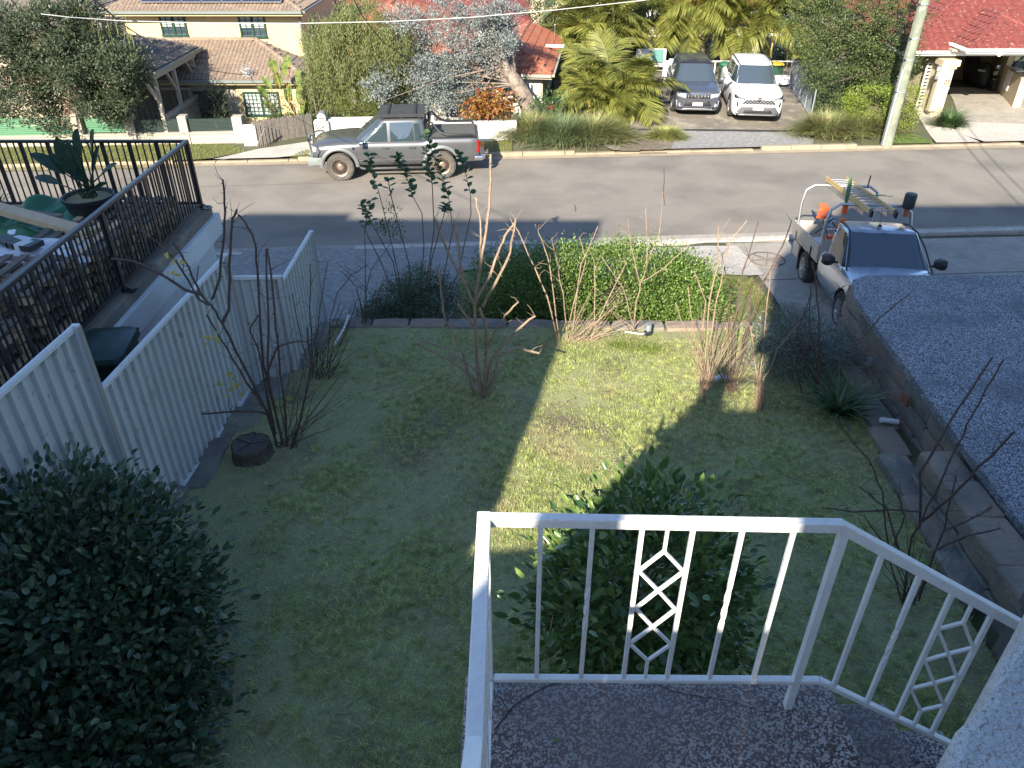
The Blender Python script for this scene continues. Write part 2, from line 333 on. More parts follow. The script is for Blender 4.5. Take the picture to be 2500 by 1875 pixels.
M['solar'] = mat('solar_cell', (.015, .03, .10), .12, .3)
M['cover'] = mat('scooter_cover', (.012, .012, .015), .6, bump=.8, bs=8)
M['plastic_pot'] = mat('black_pot', (.02, .022, .026), .5)
M['cloth_white'] = mat('white_sheet', (.62, .61, .64), .6, bump=.9, bs=9)
M['pink'] = mat('pink_render', (.50, .38, .30), .85, c2=(.44, .33, .26), ns=2)
M['yellow_lid'] = mat('yellow_lid', (.70, .42, .03), .4)
M['bin_body'] = mat('bin_body', (.02, .06, .035), .5)
M['teal'] = mat('teal_panel', (.10, .22, .20), .5)
# foliage
M['l_dark'] = leafmat('leaf_dark', (.040, .062, .034), (.085, .105, .058), .5, .15, spec=.35)
M['l_near'] = leafmat('leaf_near_bush', (.026, .062, .030), (.085, .13, .06), .32, .15, spec=.6)
M['l_camellia'] = leafmat('leaf_camellia', (.045, .10, .028), (.17, .25, .06), .28, .25, spec=.7)
M['l_hedge'] = leafmat('leaf_hedge', (.055, .13, .020), (.19, .27, .06), .4, .3, spec=.5, patch=(.28, .26, .12), ps=1.6, lo=.58, hi=.78)
M['l_hedge_lime'] = leafmat('leaf_lime', (.14, .20, .025), (.24, .29, .05), .4, .3)
M['l_tree'] = leafmat('leaf_tree', (.045, .075, .025), (.12, .15, .05), .55, .2, spec=.3)
M['l_weep'] = leafmat('leaf_weeping', (.11, .135, .040), (.20, .22, .085), .5, .25)
M['l_silver'] = leafmat('leaf_silver', (.11, .13, .12), (.30, .335, .325), .55, .15)
M['l_palm'] = leafmat('leaf_palm', (.085, .115, .022), (.31, .30, .075), .4, .3, spec=.5)
M['l_palm_y'] = leafmat('leaf_palm_yellow', (.22, .17, .04), (.36, .25, .07), .5, .3)
M['l_lom'] = leafmat('leaf_lomandra', (.14, .17, .055), (.32, .33, .14), .5, .2, patch=(.32, .27, .14), ps=2.5)
M['l_lom_y'] = leafmat('leaf_lomandra_pale', (.22, .24, .07), (.38, .38, .14), .5, .2)
M['l_red'] = leafmat('leaf_red', (.22, .035, .02), (.30, .20, .04), .5, .3)
M['l_grey'] = leafmat('leaf_greygreen', (.045, .085, .045), (.12, .17, .095), .45, .15)
M['l_sage'] = leafmat('leaf_sage', (.06, .09, .065), (.16, .20, .17), .45, .15)
M['l_strap'] = leafmat('leaf_strap', (.04, .09, .03), (.10, .16, .06), .35, .2)
M['l_bird'] = leafmat('leaf_strelitzia', (.018, .045, .026), (.035, .07, .04), .35, .1)
M['l_banana'] = leafmat('leaf_banana', (.08, .14, .03), (.22, .26, .08), .4, .3)
M['l_yellow'] = leafmat('leaf_yellow', (.50, .38, .05), (.58, .48, .10), .5, .3)
M['g_lawn'] = leafmat('grass_blade', (.25, .33, .09), (.64, .66, .26), .55, .3, patch=(.52, .44, .23), ps=1.1, lo=.52, hi=.75, spec=.2, dark=.55)
M['g_verge'] = leafmat('grass_verge', (.13, .16, .03), (.25, .25, .08), .55, .25)
M['flower'] = leafmat('petal', (.5, .05, .03), (.6, .1, .05), .5, .2)
# ================================================================ SETTING
def lz(y): return 1.17+(12.1-y)*.084
def sstep(a, b, x): t = min(1, max(0, (x-a)/(b-a))); return t*t*(3-2*t)
def gz(x, y):
    t = road_t(x, y)
    if t < 18.45:
        z = .12+.092*max(0, 18.1-t)
        if x > 4.9: z = .12+.05*min(max(0, 18.1-t), 2)+.155*max(0, 16.1-t)
        return min(z, 2.2)
    if t < 25.93: return 0.
    z = .12
    w = sstep(-1.5, 2.5, x)
    left = .12-1.2*sstep(28.6, 31.5, t)
    right = .12+.30*sstep(26.5, 31, t)
    z = left*(1-w)+right*w
    if t > 45: z -= 3.5*sstep(45, 75, t)
    return z
def coords(lst):
    out = []
    for a, b, st in lst: out += list(np.arange(a, b, st))
    return out+[lst[-1][1]]
xs = coords([(-400, -60, 40), (-60, -15, 5), (-15, 17, .8), (17, 60, 5), (60, 400, 40)])
ys = coords([(-60, 0, 6), (0, 36, .8), (36, 90, 6), (90, 500, 50)])
gv = [(x, y, gz(x, y)-(.05 if road_t(x, y) < 26.4 else .012)-(.10 if (18.0 < road_t(x, y) < 26.3) else 0)) for x in xs for y in ys]
ny = len(ys)
g = MB(); g.v = gv; g.f = [(i*ny+j, (i+1)*ny+j, (i+1)*ny+j+1, i*ny+j+1) for i in range(len(xs)-1) for j in range(ny-1)]; g.m = [0]*len(g.f)
struct(g.build('ground', M['earth'], smooth=True, fix=False))
def sheet(name, pts, m, dz=.008, zf=gz, kind='structure', parent=None, thick=0):
    """a paved or planted patch that follows the ground"""
    bm = bmesh.new(); vs = [bm.verts.new((p[0], p[1], 0)) for p in pts]; bm.faces.new(vs)
    x0, x1 = min(p[0] for p in pts), max(p[0] for p in pts); y0, y1 = min(p[1] for p in pts), max(p[1] for p in pts)
    for lo, hi, no in ((x0, x1, (1, 0, 0)), (y0, y1, (0, 1, 0))):
        st = .5 if hi-lo < 20 else 1.0; k = lo+st
        while k < hi:
            bmesh.ops.bisect_plane(bm, geom=bm.verts[:]+bm.edges[:]+bm.faces[:], plane_co=(k, 0, 0) if no[0] else (0, k, 0), plane_no=no); k += st
    if zf is gz and sum(road_t(*q[:2]) for q in pts)/len(pts) > 26:
        for v in bm.verts:
            t_ = road_t(v.co.x, v.co.y)
            if t_ < 26.0: v.co.x += -RS*(26.0-t_); v.co.y += RC*(26.0-t_)
    for v in bm.verts: v.co.z = zf(v.co.x, v.co.y)+dz
    if thick:
        ret = bmesh.ops.extrude_face_region(bm, geom=bm.faces[:]); 
        for e in ret['geom']:
            if isinstance(e, bmesh.types.BMVert): e.co.z -= thick
    bmesh.ops.recalc_face_normals(bm, faces=bm.faces)
    me = bpy.data.meshes.new(name); bm.to_mesh(me); bm.free(); me.materials.append(m)
    if not thick:
        me.flip_normals() if me.polygons[0].normal.z < 0 else None
    o = link(name, me, parent)
    if kind: o['kind'] = kind
    return o
def band(s0, s1, t0, t1): return [RD(s0, t0), RD(s1, t0), RD(s1, t1), RD(s0, t1)]
road = sheet('road', band(-70, 70, 18.2, 26.15), M['asphalt'], 0, lambda x, y: 0.)
# gutters and kerbs
gf = sheet('far_gutter', band(-60, 60, 25.62, 25.95), M['kerb'], .012, lambda x, y: 0.)
gn = sheet('near_gutter', band(-60, 60, 18.42, 18.72), M['conc'], .012, lambda x, y: 0.)
def kerb(name, t0, t1, spans, m):
    b = MB(); b.box(RD(0, (t0+t1)/2, -.06), (110, abs(t1-t0)-.02, .1), PHI); k = struct(b.build(name, m))
    me = None; n = 0
    for s0, s1, h in spans:
        s = s0
        while s < s1-.3:
            L = min(rng.uniform(1.0, 1.5), s1-s); b = MB(); c = RD(s+L/2, (t0+t1)/2, h/2-.01)
            b.box(c, (L-.018, abs(t1-t0), h+.02+rng.uniform(-.008, .008)), PHI+rng.uniform(-.004, .004)); o = b.build('kerb_stone', m, k, bevel=.015); s += L
    return k
kerb('far_kerb', 25.95, 26.12, [(-20, -9.2, .12), (-9.2, -5.2, .05), (-5.2, 4.1, .13), (4.1, 10.4, .05), (10.6, 14.0, .15), (14.0, 20, .06)], M['kerb'])
kerb('near_kerb', 18.2, 18.42, [(-14, -2.6, .05), (-2.6, 3.0, .12), (3.0, 12, .05), (12, 20, .1)], M['conc_light'])
# near side: neighbour's concrete apron, footpath slabs, driveway, grass patch
sheet('left_apron', [(-18, 18.2), (-18, 9), (-4.6, 9), (-3.55, 9.6), (-3.45, 12.35), (-1.2, 12.6), (-1.2, 18.1), (-2.5, 18.05)], M['conc_grey'], -.012)
sheet('near_verge', [(-1.2, 12.5), (5.35, 12.2), (5.35, 16.5), (3.1, 18.2), (-1.2, 18.1)], M['grass_far'], -.02)
sheet('footpath', [PZ(1400, 610, .2).xy, PZ(1800, 595, .2).xy, PZ(1868, 672, .3).xy, PZ(1720, 678, .3).xy, PZ(1400, 690, .3).xy], M['conc_light'], .012)
sheet('footpath_left', [(-1.2, 18.1), (-1.2, 16.3), (1.2, 16.6), (1.1, 18.2)], M['conc_grey'], .012)
dw = sheet('driveway', [PZ(1770, 594, .13).xy, PZ(2600, 575, .13).xy, (16.5, 13), (14, 11.6), (5.6, 11.6), PZ(1935, 800, .75).xy, PZ(1890, 730, .5).xy, PZ(1848, 662, .3).xy], M['conc'], -.004)
for k, (a, b_) in enumerate([((1905, 640), (2100, 640)), ((2030, 640), (2300, 640)), ((1870, 672), (1990, 672))]): pass
sheet('driveway_patch', [PZ(1902, 745, .55).xy, PZ(1948, 745, .55).xy, PZ(1985, 800, .72).xy, PZ(1925, 800, .72).xy], M['conc_dark'], .008, parent=dw, kind=None)
for s0, t0, s1, t1 in ((7.6, 17.9, 22, 17.9), (6.8, 15.2, 22, 15.2), (5.9, 13.3, 7, 13.3)):
    b = MB(); n = 14
    for i in range(n):
        p, q = RD(s0+(s1-s0)*i/n, t0), RD(s0+(s1-s0)*(i+1)/n, t1)
        b.face([(p.x, p.y-.012, gz(p.x, p.y)+.006), (q.x, q.y-.012, gz(q.x, q.y)+.006), (q.x, q.y+.012, gz(q.x, q.y)+.006), (p.x, p.y+.012, gz(p.x, p.y)+.006)])
    b.build('joint', M['trim'], dw, fix=False)
# ---------------------------------------------------------------- lawn
LX = [(1.2, -4.9), (2, -4.8), (5, -4.4), (7.4, -4.0), (10, -3.5), (12.12, -3.3)]
RX = [(1.2, 4.3), (5, 4.5), (7.24, 4.72), (9.74, 5.15), (12.12, 5.1)]
def li(tab, y): return float(np.interp(y, [a for a, b in tab], [b for a, b in tab]))
def lawn_z(x, y): return lz(y)+.02*math.sin(x*2.1+y)+.015*math.sin(y*3.3-x*1.3)
sheet('lawn', [(b, a) for a, b in LX]+[(b, a) for a, b in RX[::-1]], M['soil'], 0, lawn_z)
# blades of the lawn (uncountable: one object)
g1 = np.random.default_rng(3); n = 300000
y = 1.3+10.8*g1.random(n); xl = np.interp(y, [a for a, b in LX], [b for a, b in LX]); xr = np.interp(y, [a for a, b in RX], [b for a, b in RX])
x = xl+(xr-xl)*g1.random(n)
dens = .62+.38*np.sin(x*1.7+1.1*np.sin(y*1.3))*np.sin(y*1.1+.8*np.sin(x*2.3))+.25*np.sin(x*5+y*3)*np.sin(y*6-x*2)
dens += -.9*np.exp(-(((x+4)/1.3)**2))*(y < 8.5)-.7*np.exp(-((y-11.9)/.35)**2)-.5*np.exp(-(((x+2.2)/1.2)**2+((y-11)/.8)**2))
dens += -.75*np.exp(-(((x+3.2)/.9)**2)-((y-8.2)/1.6)**2)-.8*np.exp(-(((x+2.6)/.7)**2)-((y-3.4)/1.6)**2)-.5*np.exp(-(((x+1.0)/.5)**2)-((y-4.6)/.6)**2)-.5*np.exp(-(((x-3.9)/.6)**2)-((y-5.0)/1.2)**2)
keep = g1.random(n) < np.clip(dens+.28, .12, 1); x = x[keep]; y = y[keep]; n = len(x)
z = 1.17+(12.1-y)*.084+.02*np.sin(x*2.1+y)+.015*np.sin(y*3.3-x*1.3)-.004
big = 1+.9*np.clip(np.sin(x*3.1+y*.7)*np.sin(y*2.6+x), 0, 1)
nc = 9000; ci = g1.integers(0, n, nc); kk = 22; tx = x[ci][:, None]+g1.normal(size=(nc, kk))*.022; ty = y[ci][:, None]+g1.normal(size=(nc, kk))*.022
ok_ = np.repeat(g1.random(nc) < np.clip(.35+.5*np.sin(x[ci]*2.3+1)*np.sin(y[ci]*1.9), .08, 1), kk)
x = np.concatenate([x, tx.ravel()[ok_]]); y = np.concatenate([y, ty.ravel()[ok_]]); n2 = len(x); big = np.concatenate([big, np.full(n2-n, 1.55)]); n = n2
z = 1.17+(12.1-y)*.084+.02*np.sin(x*2.1+y)+.015*np.sin(y*3.3-x*1.3)-.004
gr = blades('lawn_grass', np.stack([x, y, z], 1), g1.random(n)*6.283, (.030+.032*g1.random(n))*big*(1+.5*np.clip((5.5-y)/3, 0, 1)), .0075, .35+.7*g1.random(n), .3+.9*g1.random(n), M['g_lawn'])
tag(gr, kind='stuff', label='short patchy green and straw-coloured grass covering the sloping lawn', cat='grass')
def verge(name, poly, m, dens, L, label, zf=gz, w=.008):
    px = [p[0] for p in poly]; py = [p[1] for p in poly]
    A = (max(px)-min(px))*(max(py)-min(py)); k = int(A*dens); P = []
    X = min(px)+(max(px)-min(px))*g1.random(k); Y = min(py)+(max(py)-min(py))*g1.random(k)
    ins = np.zeros(k, bool); j = len(poly)-1
    for i in range(len(poly)):
        c = ((py[i] > Y) != (py[j] > Y)) & (X < (px[j]-px[i])*(Y-py[i])/(py[j]-py[i]+1e-9)+px[i]); ins ^= c; j = i
    X = X[ins]; Y = Y[ins]; Z = np.array([zf(a, b) for a, b in zip(X, Y)])
    o = blades(name, np.stack([X, Y, Z], 1), g1.random(len(X))*6.283, L*(.6+.8*g1.random(len(X))), w, .3+.5*g1.random(len(X)), .6, m)
    return tag(o, kind='stuff', label=label, cat='grass')
gp = [PZ(1722, 684, .4).xy, PZ(1835, 676, .35).xy, PZ(1893, 760, .6).xy, PZ(1912, 800, .75).xy, PZ(1720, 800, .7).xy, (1.5, 12.4), (1.5, 13.0)]
sheet('grass_patch', gp, M['grass_far'], .0)
verge('verge_grass', gp, M['g_verge'], 2600, .06, 'sunlit grass patch between the clipped hedge and the driveway')
# ---------------------------------------------------------------- stones
def stone(name, a, b_, m, parent=None, jit=.012, bev=.03, seg=3, sd=0):
    """a rough block between two corners: gridded box with a worn, uneven surface"""
    r = random.Random(sd*7919+int(a[0]*100)+int(a[1]*37)); bm = bmesh.new(); bmesh.ops.create_cube(bm, size=1)
    bmesh.ops.subdivide_edges(bm, edges=bm.edges[:], cuts=2, use_grid_fill=True)
    c = [(a[i]+b_[i])/2 for i in range(3)]; d = [abs(b_[i]-a[i]) for i in range(3)]
    org = ORG[parent.name] if parent is not None else V(0, 0, 0)
    for v in bm.verts:
        e = sum(1 for q in v.co if abs(q) > .49); k = 1-(.05 if e == 2 else .10 if e == 3 else 0)
        v.co = Vector([c[i]+v.co[i]*d[i]*(1-(1-k)*min(1, .3/max(d[i], .05)))+r.uniform(-jit, jit) for i in range(3)])-org
    me = bpy.data.meshes.new(name); bm.to_mesh(me); bm.free(); me.materials.append(m)
    o = link(name, me, parent); md = o.modifiers.new('bv', 'BEVEL'); md.width = bev*.5; md.segments = 1; md.limit_method = 'ANGLE'; return o
gw = thing('garden_wall', 'low sandstone retaining wall along the street end of the lawn, in front of the hedge', 'retaining wall', (0, 12.15, .6))
b = MB(); b.b2((-3.3, 12.02, .5), (5.0, 12.28, 1.12)); b.build('core', M['mortar'], gw)
x = -3.3; k = 0
while x < 4.7:
    L = rng.uniform(.55, 1.15); x2 = min(x+L, 4.75); y0 = 12.12-.02*x
    stone('coping_stone', (x+.012, y0-.16, 1.0), (x2-.012, y0+.16, 1.215+rng.uniform(-.012, .012)), M['sand'] if k % 3 else M['sand_grey'], gw, .008, sd=k)
    stone('stone', (x+.012, y0-.10, .5), (x2-.012, y0+.19, .985), M['sand_grey'], gw, .012, sd=k+50); x = x2; k += 1
es = thing('corner_stones', 'two worn grey sandstone blocks at the right end of the low garden wall', 'stone blocks', (4.9, 11.8, 1))
stone('stone', (4.72, 11.55, .7), (5.3, 12.25, 1.24), M['sand_grey'], es, .03, .06, sd=3)
stone('stone', (5.0, 10.9, .8), (5.5, 11.5, 1.2), M['sand_grey'], es, .03, .06, sd=4)
le = thing('stone_ledge', 'stepped grey stone ledge running along the foot of the white metal fence', 'stone edging', (-3.8, 9, 1.3))
yy = 12.15; k = 0
while yy > 5.2:
    L = rng.uniform(.7, 1.1); xc = li(LX, yy-L/2)
    stone('stone', (xc-.32, yy-L+.012, lz(yy)-.3), (xc+.14, yy-.012, lz(yy-L*.4)+.05), M['sand_grey'], le, .015, sd=k+90); yy -= L; k += 1
ed = thing('stone_edging', 'line of flat sandstone edging blocks between the lawn and the pebble-topped wall', 'stone edging', (5.2, 9, 1.4))
yy = 11.0; k = 0
while yy > 5.6:
    L = rng.uniform(.62, .95); xc = li(RX, yy-L/2)
    stone('stone', (xc-.02, yy-L+.015, lz(yy)-.35), (xc+.36, yy-.01, lz(yy-L/2)+.10), M['sand'] if k % 2 else M['sand_grey'], ed, .006, .02, sd=k+20); yy -= L; k += 1
hb = thing('upper_stone_wall', 'taller stepped wall of brown sandstone blocks beside the railing stairs', 'stone wall', (5.1, 6.5, 2))
for k, (y0, y1, x0, x1, zt) in enumerate([(6.75, 7.35, 4.92, 5.36, 2.10), (6.1, 6.73, 4.88, 5.32, 2.16), (5.35, 6.08, 4.80, 5.28, 2.20), (4.75, 5.33, 4.72, 5.3, 2.26), (3.9, 4.7, 4.5, 5.5, 2.75), (2.9, 3.85, 4.4, 5.5, 2.85)]):
    stone('stone', (x0, y0, 1.3), (x1, y1, zt-.33), M['sand_grey'], hb, .014, .04, sd=k+200)
    stone('stone', (x0+.01, y0, zt-.32), (x1, y1, zt), M['sand'] if k < 4 else M['sand_grey'], hb, .010, .04, sd=k+220)
# pebble-topped terrace of the neighbour, its wall of stone courses
SX = [(5.3, 2.5), (5.30, 5.8), (5.45, 9.67), (5.55, 11.2)]
tr = thing('pebble_terrace', 'raised terrace topped with dark speckled pebblecrete on a coursed sandstone wall', 'terrace', (8, 9, 1.2))
b = MB(); pol = [(5.30, 2.5), (5.30, 5.8), (5.45, 9.67), (5.52, 11.15), (5.72, 11.75), (6.0, 11.92), (14.5, 12.0), (14.5, 2.5)]
b.prism([(p[0], p[1], 2.13) for p in pol], (0, 0, .12)); b.build('terrace_top', M['pebble'], tr, bevel=.012)
b = MB(); b.prism([(p[0]+.22 if p[0] < 6.5 else p[0]-.2, min(p[1], 11.7), .4) for p in pol], (0, 0, 1.725)); b.build('core', M['mortar'], tr)
for c in range(5):
    z1 = 2.12-c*.30; z0 = z1-.285
    yy = 11.75-rng.uniform(0, .3)
    if z1 < .7: break
    while yy > 3:
        L = rng.uniform(.45, .85); ya, yb = yy-L+.008, yy-.008; xa = float(np.interp((ya+yb)/2, [5.8, 9.67, 11.75], [5.36, 5.50, 5.66]))
        if z1 > lz((ya+yb)/2)-.1: stone('stone', (xa, ya, z0), (xa+.25, yb, z1), M['sand'] if rng.random() < .7 else M['sand_grey'], tr, .006, .012, sd=int(yy*50)+c)
        yy -= L
    xx = 5.7
    while xx < 14 and c < 5:
        L = rng.uniform(.5, .9); stone('stone', (xx, 11.62, z0), (xx+L-.015, 11.85, z1), M['sand'], tr, .01, .02, sd=int(xx*50)+c); xx += L
b = MB(); b.box((5.36, 8.65, 1.93), (.03, .19, .12)); o = b.build('air_brick', mat('air_brick_red', (.22, .07, .045), .9), tr)
tag(o, 'small red terracotta air brick in the stone wall')
# ---------------------------------------------------------------- railing, landing, stairs
A0 = PZ(1185, 1268, 6.31); A1 = PZ(2051, 1284, 6.31); rd = (A1-A0); rd.z = 0; rd.normalize(); rn = V(-rd.y, rd.x, 0)
def PP(u, v, off=0):
    d = ray(u, v); o = V(0, 0, CH); p0 = A0+rn*off; return o+d*((p0-o).dot(rn)/d.dot(rn))
st = thing('stairs', 'pebblecrete landing with steps going down to the right behind the white railing', 'stairs', (.5, 1, 5.3))
LZ = 5.45
b = MB(); b.b2((-.17, -1.8, LZ-.14), (1.15, 1.76, LZ)); b.build('landing', M['pebble_near'], st, bevel=.012)
b = MB(); b.b2((-.10, -1.8, 1.6), (1.10, 1.66, LZ-.14)); b.build('landing_base', M['wall_white'], st)
for k in range(1, 13):
    b = MB(); x0 = 1.15+.26*(k-1); z1 = LZ-.17*k; b.b2((x0-.03 if k > 0 else x0, .62, z1-.15), (x0+.26, 1.76+.0*k, z1)); b.build('step', M['pebble_near'], st, bevel=.012)
    b = MB(); b.b2((x0+.0, .66, max(1.6, z1-.9)), (x0+.235, 1.70, z1-.15)); b.build('riser', M['pebble_near'], st)
# cracks in the landing: thin dark seams
def seam(name, uv, z, w, parent):
    b = MB(); P = [PZ(u, v, z+.003) for u, v in uv]
    for p, q in zip(P[:-1], P[1:]):
        d = (q-p); d.normalize(); s_ = V(-d.y, d.x, 0)*w/2; b.face([p-s_, q-s_, q+s_, p+s_])
    return b.build(name, M['trim'], parent, fix=False)
seam('crack', [(1208, 1782), (1235, 1748), (1255, 1722), (1290, 1700), (1330, 1678), (1368, 1664)], LZ, .006, st)
seam('crack', [(1590, 1665), (1625, 1680), (1650, 1690), (1690, 1697), (1730, 1703), (1800, 1715), (1860, 1738), (1880, 1735), (1905, 1708), (1925, 1702)], LZ, .003, st)
seam('crack', [(1218, 1700), (1232, 1722), (1248, 1738)], LZ, .003, st)
rl = thing('white_railing', 'white painted steel stair railing with two diamond chain panels', 'railing', (.5, 1.66, 5.5))
m = M['white']
def bar(name, p, q, w, tw=False, up=(0, 1, 0)):
    b = MB()
    if not tw: b.beam(p, q, w, w, up=rn)
    else:
        p, q = Vector(p), Vector(q); n = 26; rings = []
        for i in range(n+1):
            t = i/n; a = 0 if t < .36 else (math.pi*1.5 if t > .64 else (t-.36)/.28*math.pi*1.5)
            c = p.lerp(q, t); rings.append([c+rd*(math.cos(a+k*math.pi/2+.785)*w*.707)+rn*(math.sin(a+k*math.pi/2+.785)*w*.707) for k in range(4)])
        b.loft(rings)
    return b.build(name, m, rl, bevel=.0015)
T0 = A0; T1 = PP(2051, 1284); T2 = PP(2497, 1530); B0 = PP(1205, 1655); B1 = PP(2000, 1661); B2 = PP(2340, 1825)
B2e = B1+(B2-B1)*1.6; T2e = T1+(T2-T1)*1.35
for nm, p, q, w, h in (('top_rail', T0+rd*.012, T1+rd*.01, .032, .034), ('top_rail', T1, T2e, .032, .034), ('bottom_rail', B0, B1, .026, .018), ('bottom_rail', B1, B2e, .026, .018)):
    b = MB(); b.beam(p, q, w, h); b.build(nm, m, rl, bevel=.004)
def ztop(s): return np.interp(s, [0, (T1-T0).dot(rd), (T2e-T0).dot(rd)], [T0.z, T1.z, T2e.z])
def zbot(s): return np.interp(s, [0, (B1-T0).dot(rd), (B2e-T0).dot(rd)], [B0.z, B1.z, B2e.z])
def at(s, z): p = T0+rd*s; return V(p.x, p.y, z)
tops = [(1320, 1285, 0), (1447, 1287, 1), (1568, 1289, 0), (1692, 1292, 0), (1812, 1297, 1), (1938, 1297, 0), (2154, 1352, 0), (2245, 1405, 1), (2323, 1453, 0), (2418, 1507, 0)]
ss = [(PP(u, v)-T0).dot(rd) for u, v, _ in tops]
for s, (u, v, tw) in zip(ss, tops): bar('baluster', at(s, zbot(s)), at(s, ztop(s)-.012), .0145, bool(tw))
s = (PP(2060, 1300)-T0).dot(rd); bar('post', at(s, LZ), at(s, ztop(s)-.01), .026)
bar('post', at(0, LZ), at(0, T0.z-.02), .024); bar('post', at(2.25, zbot(2.25)-.6), at(2.25, ztop(2.25)-.01), .026)
for sa, sb in ((ss[2], ss[3]), (ss[8], ss[9])):
    sc = (sa+sb)/2; zt, zb = ztop(sc)-.015, zbot(sc); hh = zt-zb; hw = (sb-sa)/2-.006
    sk_ = (ztop(sb)-ztop(sa))/(sb-sa)
    q = lambda ds, f: at(sc+ds, zb+hh*f+sk_*ds)
    zs = [.86, .695, .53, .36, .19]; zs2 = [.86, .64, .42, .13]
    bar('diamond_stem', q(0, 1), q(0, .86), .011); bar('diamond_stem', q(0, .14), q(0, 0), .011)
    lv = [.86, .62, .38, .14]
    for i in range(3):
        mid = (lv[i]+lv[i+1])/2
        for sg in (-1, 1):
            wd = hw*sg*(1 if i != 1 else .93)
            bar('diamond_bar', q(0, lv[i]), q(wd, mid), .0105); bar('diamond_bar', q(wd, mid), q(0, lv[i+1]), .0105)
# return rail towards the viewpoint, then rising up the porch stairs
xr_ = A0.x-.004
b = MB(); b.beam((xr_, A0.y+.0165, A0.z+.001), (xr_, .96, A0.z+.001), .040, .036); b.build('top_rail', m, rl, bevel=.004)
b = MB(); b.beam((xr_, .965, A0.z), (xr_, .30, A0.z+.42), .040, .034); b.build('top_rail', m, rl, bevel=.004)
b = MB(); b.beam((xr_+.004, A0.y-.02, B0.z), (xr_+.004, .96, B0.z), .022, .016); b.beam((xr_+.004, .97, B0.z), (xr_+.004, .3, B0.z+.42), .022, .016); b.build('bottom_rail', m, rl)
for k in range(7):
    yb = 1.5-.165*k; dz = max(0, (.96-yb)/.66*.42); bar('baluster', (xr_+.004, yb, B0.z+dz), (xr_+.004, yb, A0.z-.015+dz), .0145)
pr = MB(); top = [(.36, .36), (.74, .74), (.80, .815), (.88, .87), (.95, .955), (1.03, 1.02), (1.12, 1.13), (1.6, 1.56), (2.7, 1.56), (2.7, .1), (.36, .1)]
pr.prism([(x_, y_, 4.6) for x_, y_ in top], (0, 0, 2.0)); o = pr.build('parapet_wall', M['render_white'], bevel=.02)
tag(o, 'rough white rendered parapet wall at the bottom right corner beside the stair railing', 'wall')
# ---------------------------------------------------------------- houses behind the viewpoint (unseen, outlines shaped to throw the long shadows)
def back_house(name, label, pol, y0, depth, wallm, roofm, zw):
    t = thing(name, label, 'house', (pol[0][0], y0, 2)); d = V(-math.sin(SUN_AZ)*depth, -math.cos(SUN_AZ)*depth, 0)
    b = MB(); b.prism([(x_, y0, z_) for x_, z_ in pol], d); b.build('wall', wallm, t); return t
back_house('neighbour_house', 'pale two storey house behind the fence, out of the picture, its outline shaped to throw the long shadow', [(-3.4, 0), (-3.4, 6.9), (-4.04, 9.14), (-5.3, 12.1), (-5.6, 13.1), (-12.6, 13.15), (-12.8, 13.4), (-15.7, 13.4), (-20, 9), (-20, 0)], -2, 5, M['wall_white'], M['tile_red'], 8)
oh = back_house('own_house', 'white rendered house the picture is taken from, out of the picture, thin walls cut to shape the sun and shadow', [(-3.7, 0), (-3.7, 6.4), (-2.6, 6.5), (-1.8, 7.45), (-1.28, 8.4), (-1.2, 8.75), (-1.0, 8.75), (-1.0, 0)], -2, .3, M['wall_white'], M['tile_red'], 8)
for pol in ([(-.998, 0), (-.998, 8.0), (-.5, 8.0), (-.5, 0)], [(-.72, 9.05), (-.72, 9.14), (-.6, 9.3), (-.6, 11.5), (-.5, 11.62), (-.5, 9.05)], [(-.498, 0), (-.498, 11.62), (1.2, 13.75), (16, 13.9), (18, 10), (18, 0)]):  # unseen wall pieces, shaped to leave a gap for sun on the railing
    b = MB(); b.prism([(x_, -2, z_) for x_, z_ in pol], (-math.sin(SUN_AZ)*.3, -math.cos(SUN_AZ)*.3, 0)); b.build('wall', M['wall_white'], oh)
b = MB(); b.b2((.65, -2.0, 9.25), (7, 1.45, 9.4)); b.build('sky_shade_slab', M['wall_white'], oh)  # unseen slab added to keep sky light off the foreground
def road_seam(name, uv, w, m_):
    b = MB(); P = [PZ(u, v, .006) for u, v in uv]
    for p_, q_ in zip(P[:-1], P[1:]):
        d = (q_-p_).normalized(); s_ = V(-d.y, d.x, 0)*w/2; b.face([p_-s_, q_-s_, q_+s_, p_+s_])
    return b.build(name, m_, road, fix=False)
tar = mat('tar_seam', (.06, .055, .05), .8); chalk = mat('scuff', (.34, .32, .29), .9)
road_seam('crack', [(1621, 408), (1622, 440), (1619, 470), (1623, 500)], .02, tar)
road_seam('crack', [(480, 455), (760, 448), (1010, 440)], .015, tar)
road_seam('crack', [(1402, 500), (1406, 508), (1404, 516)], .03, tar)
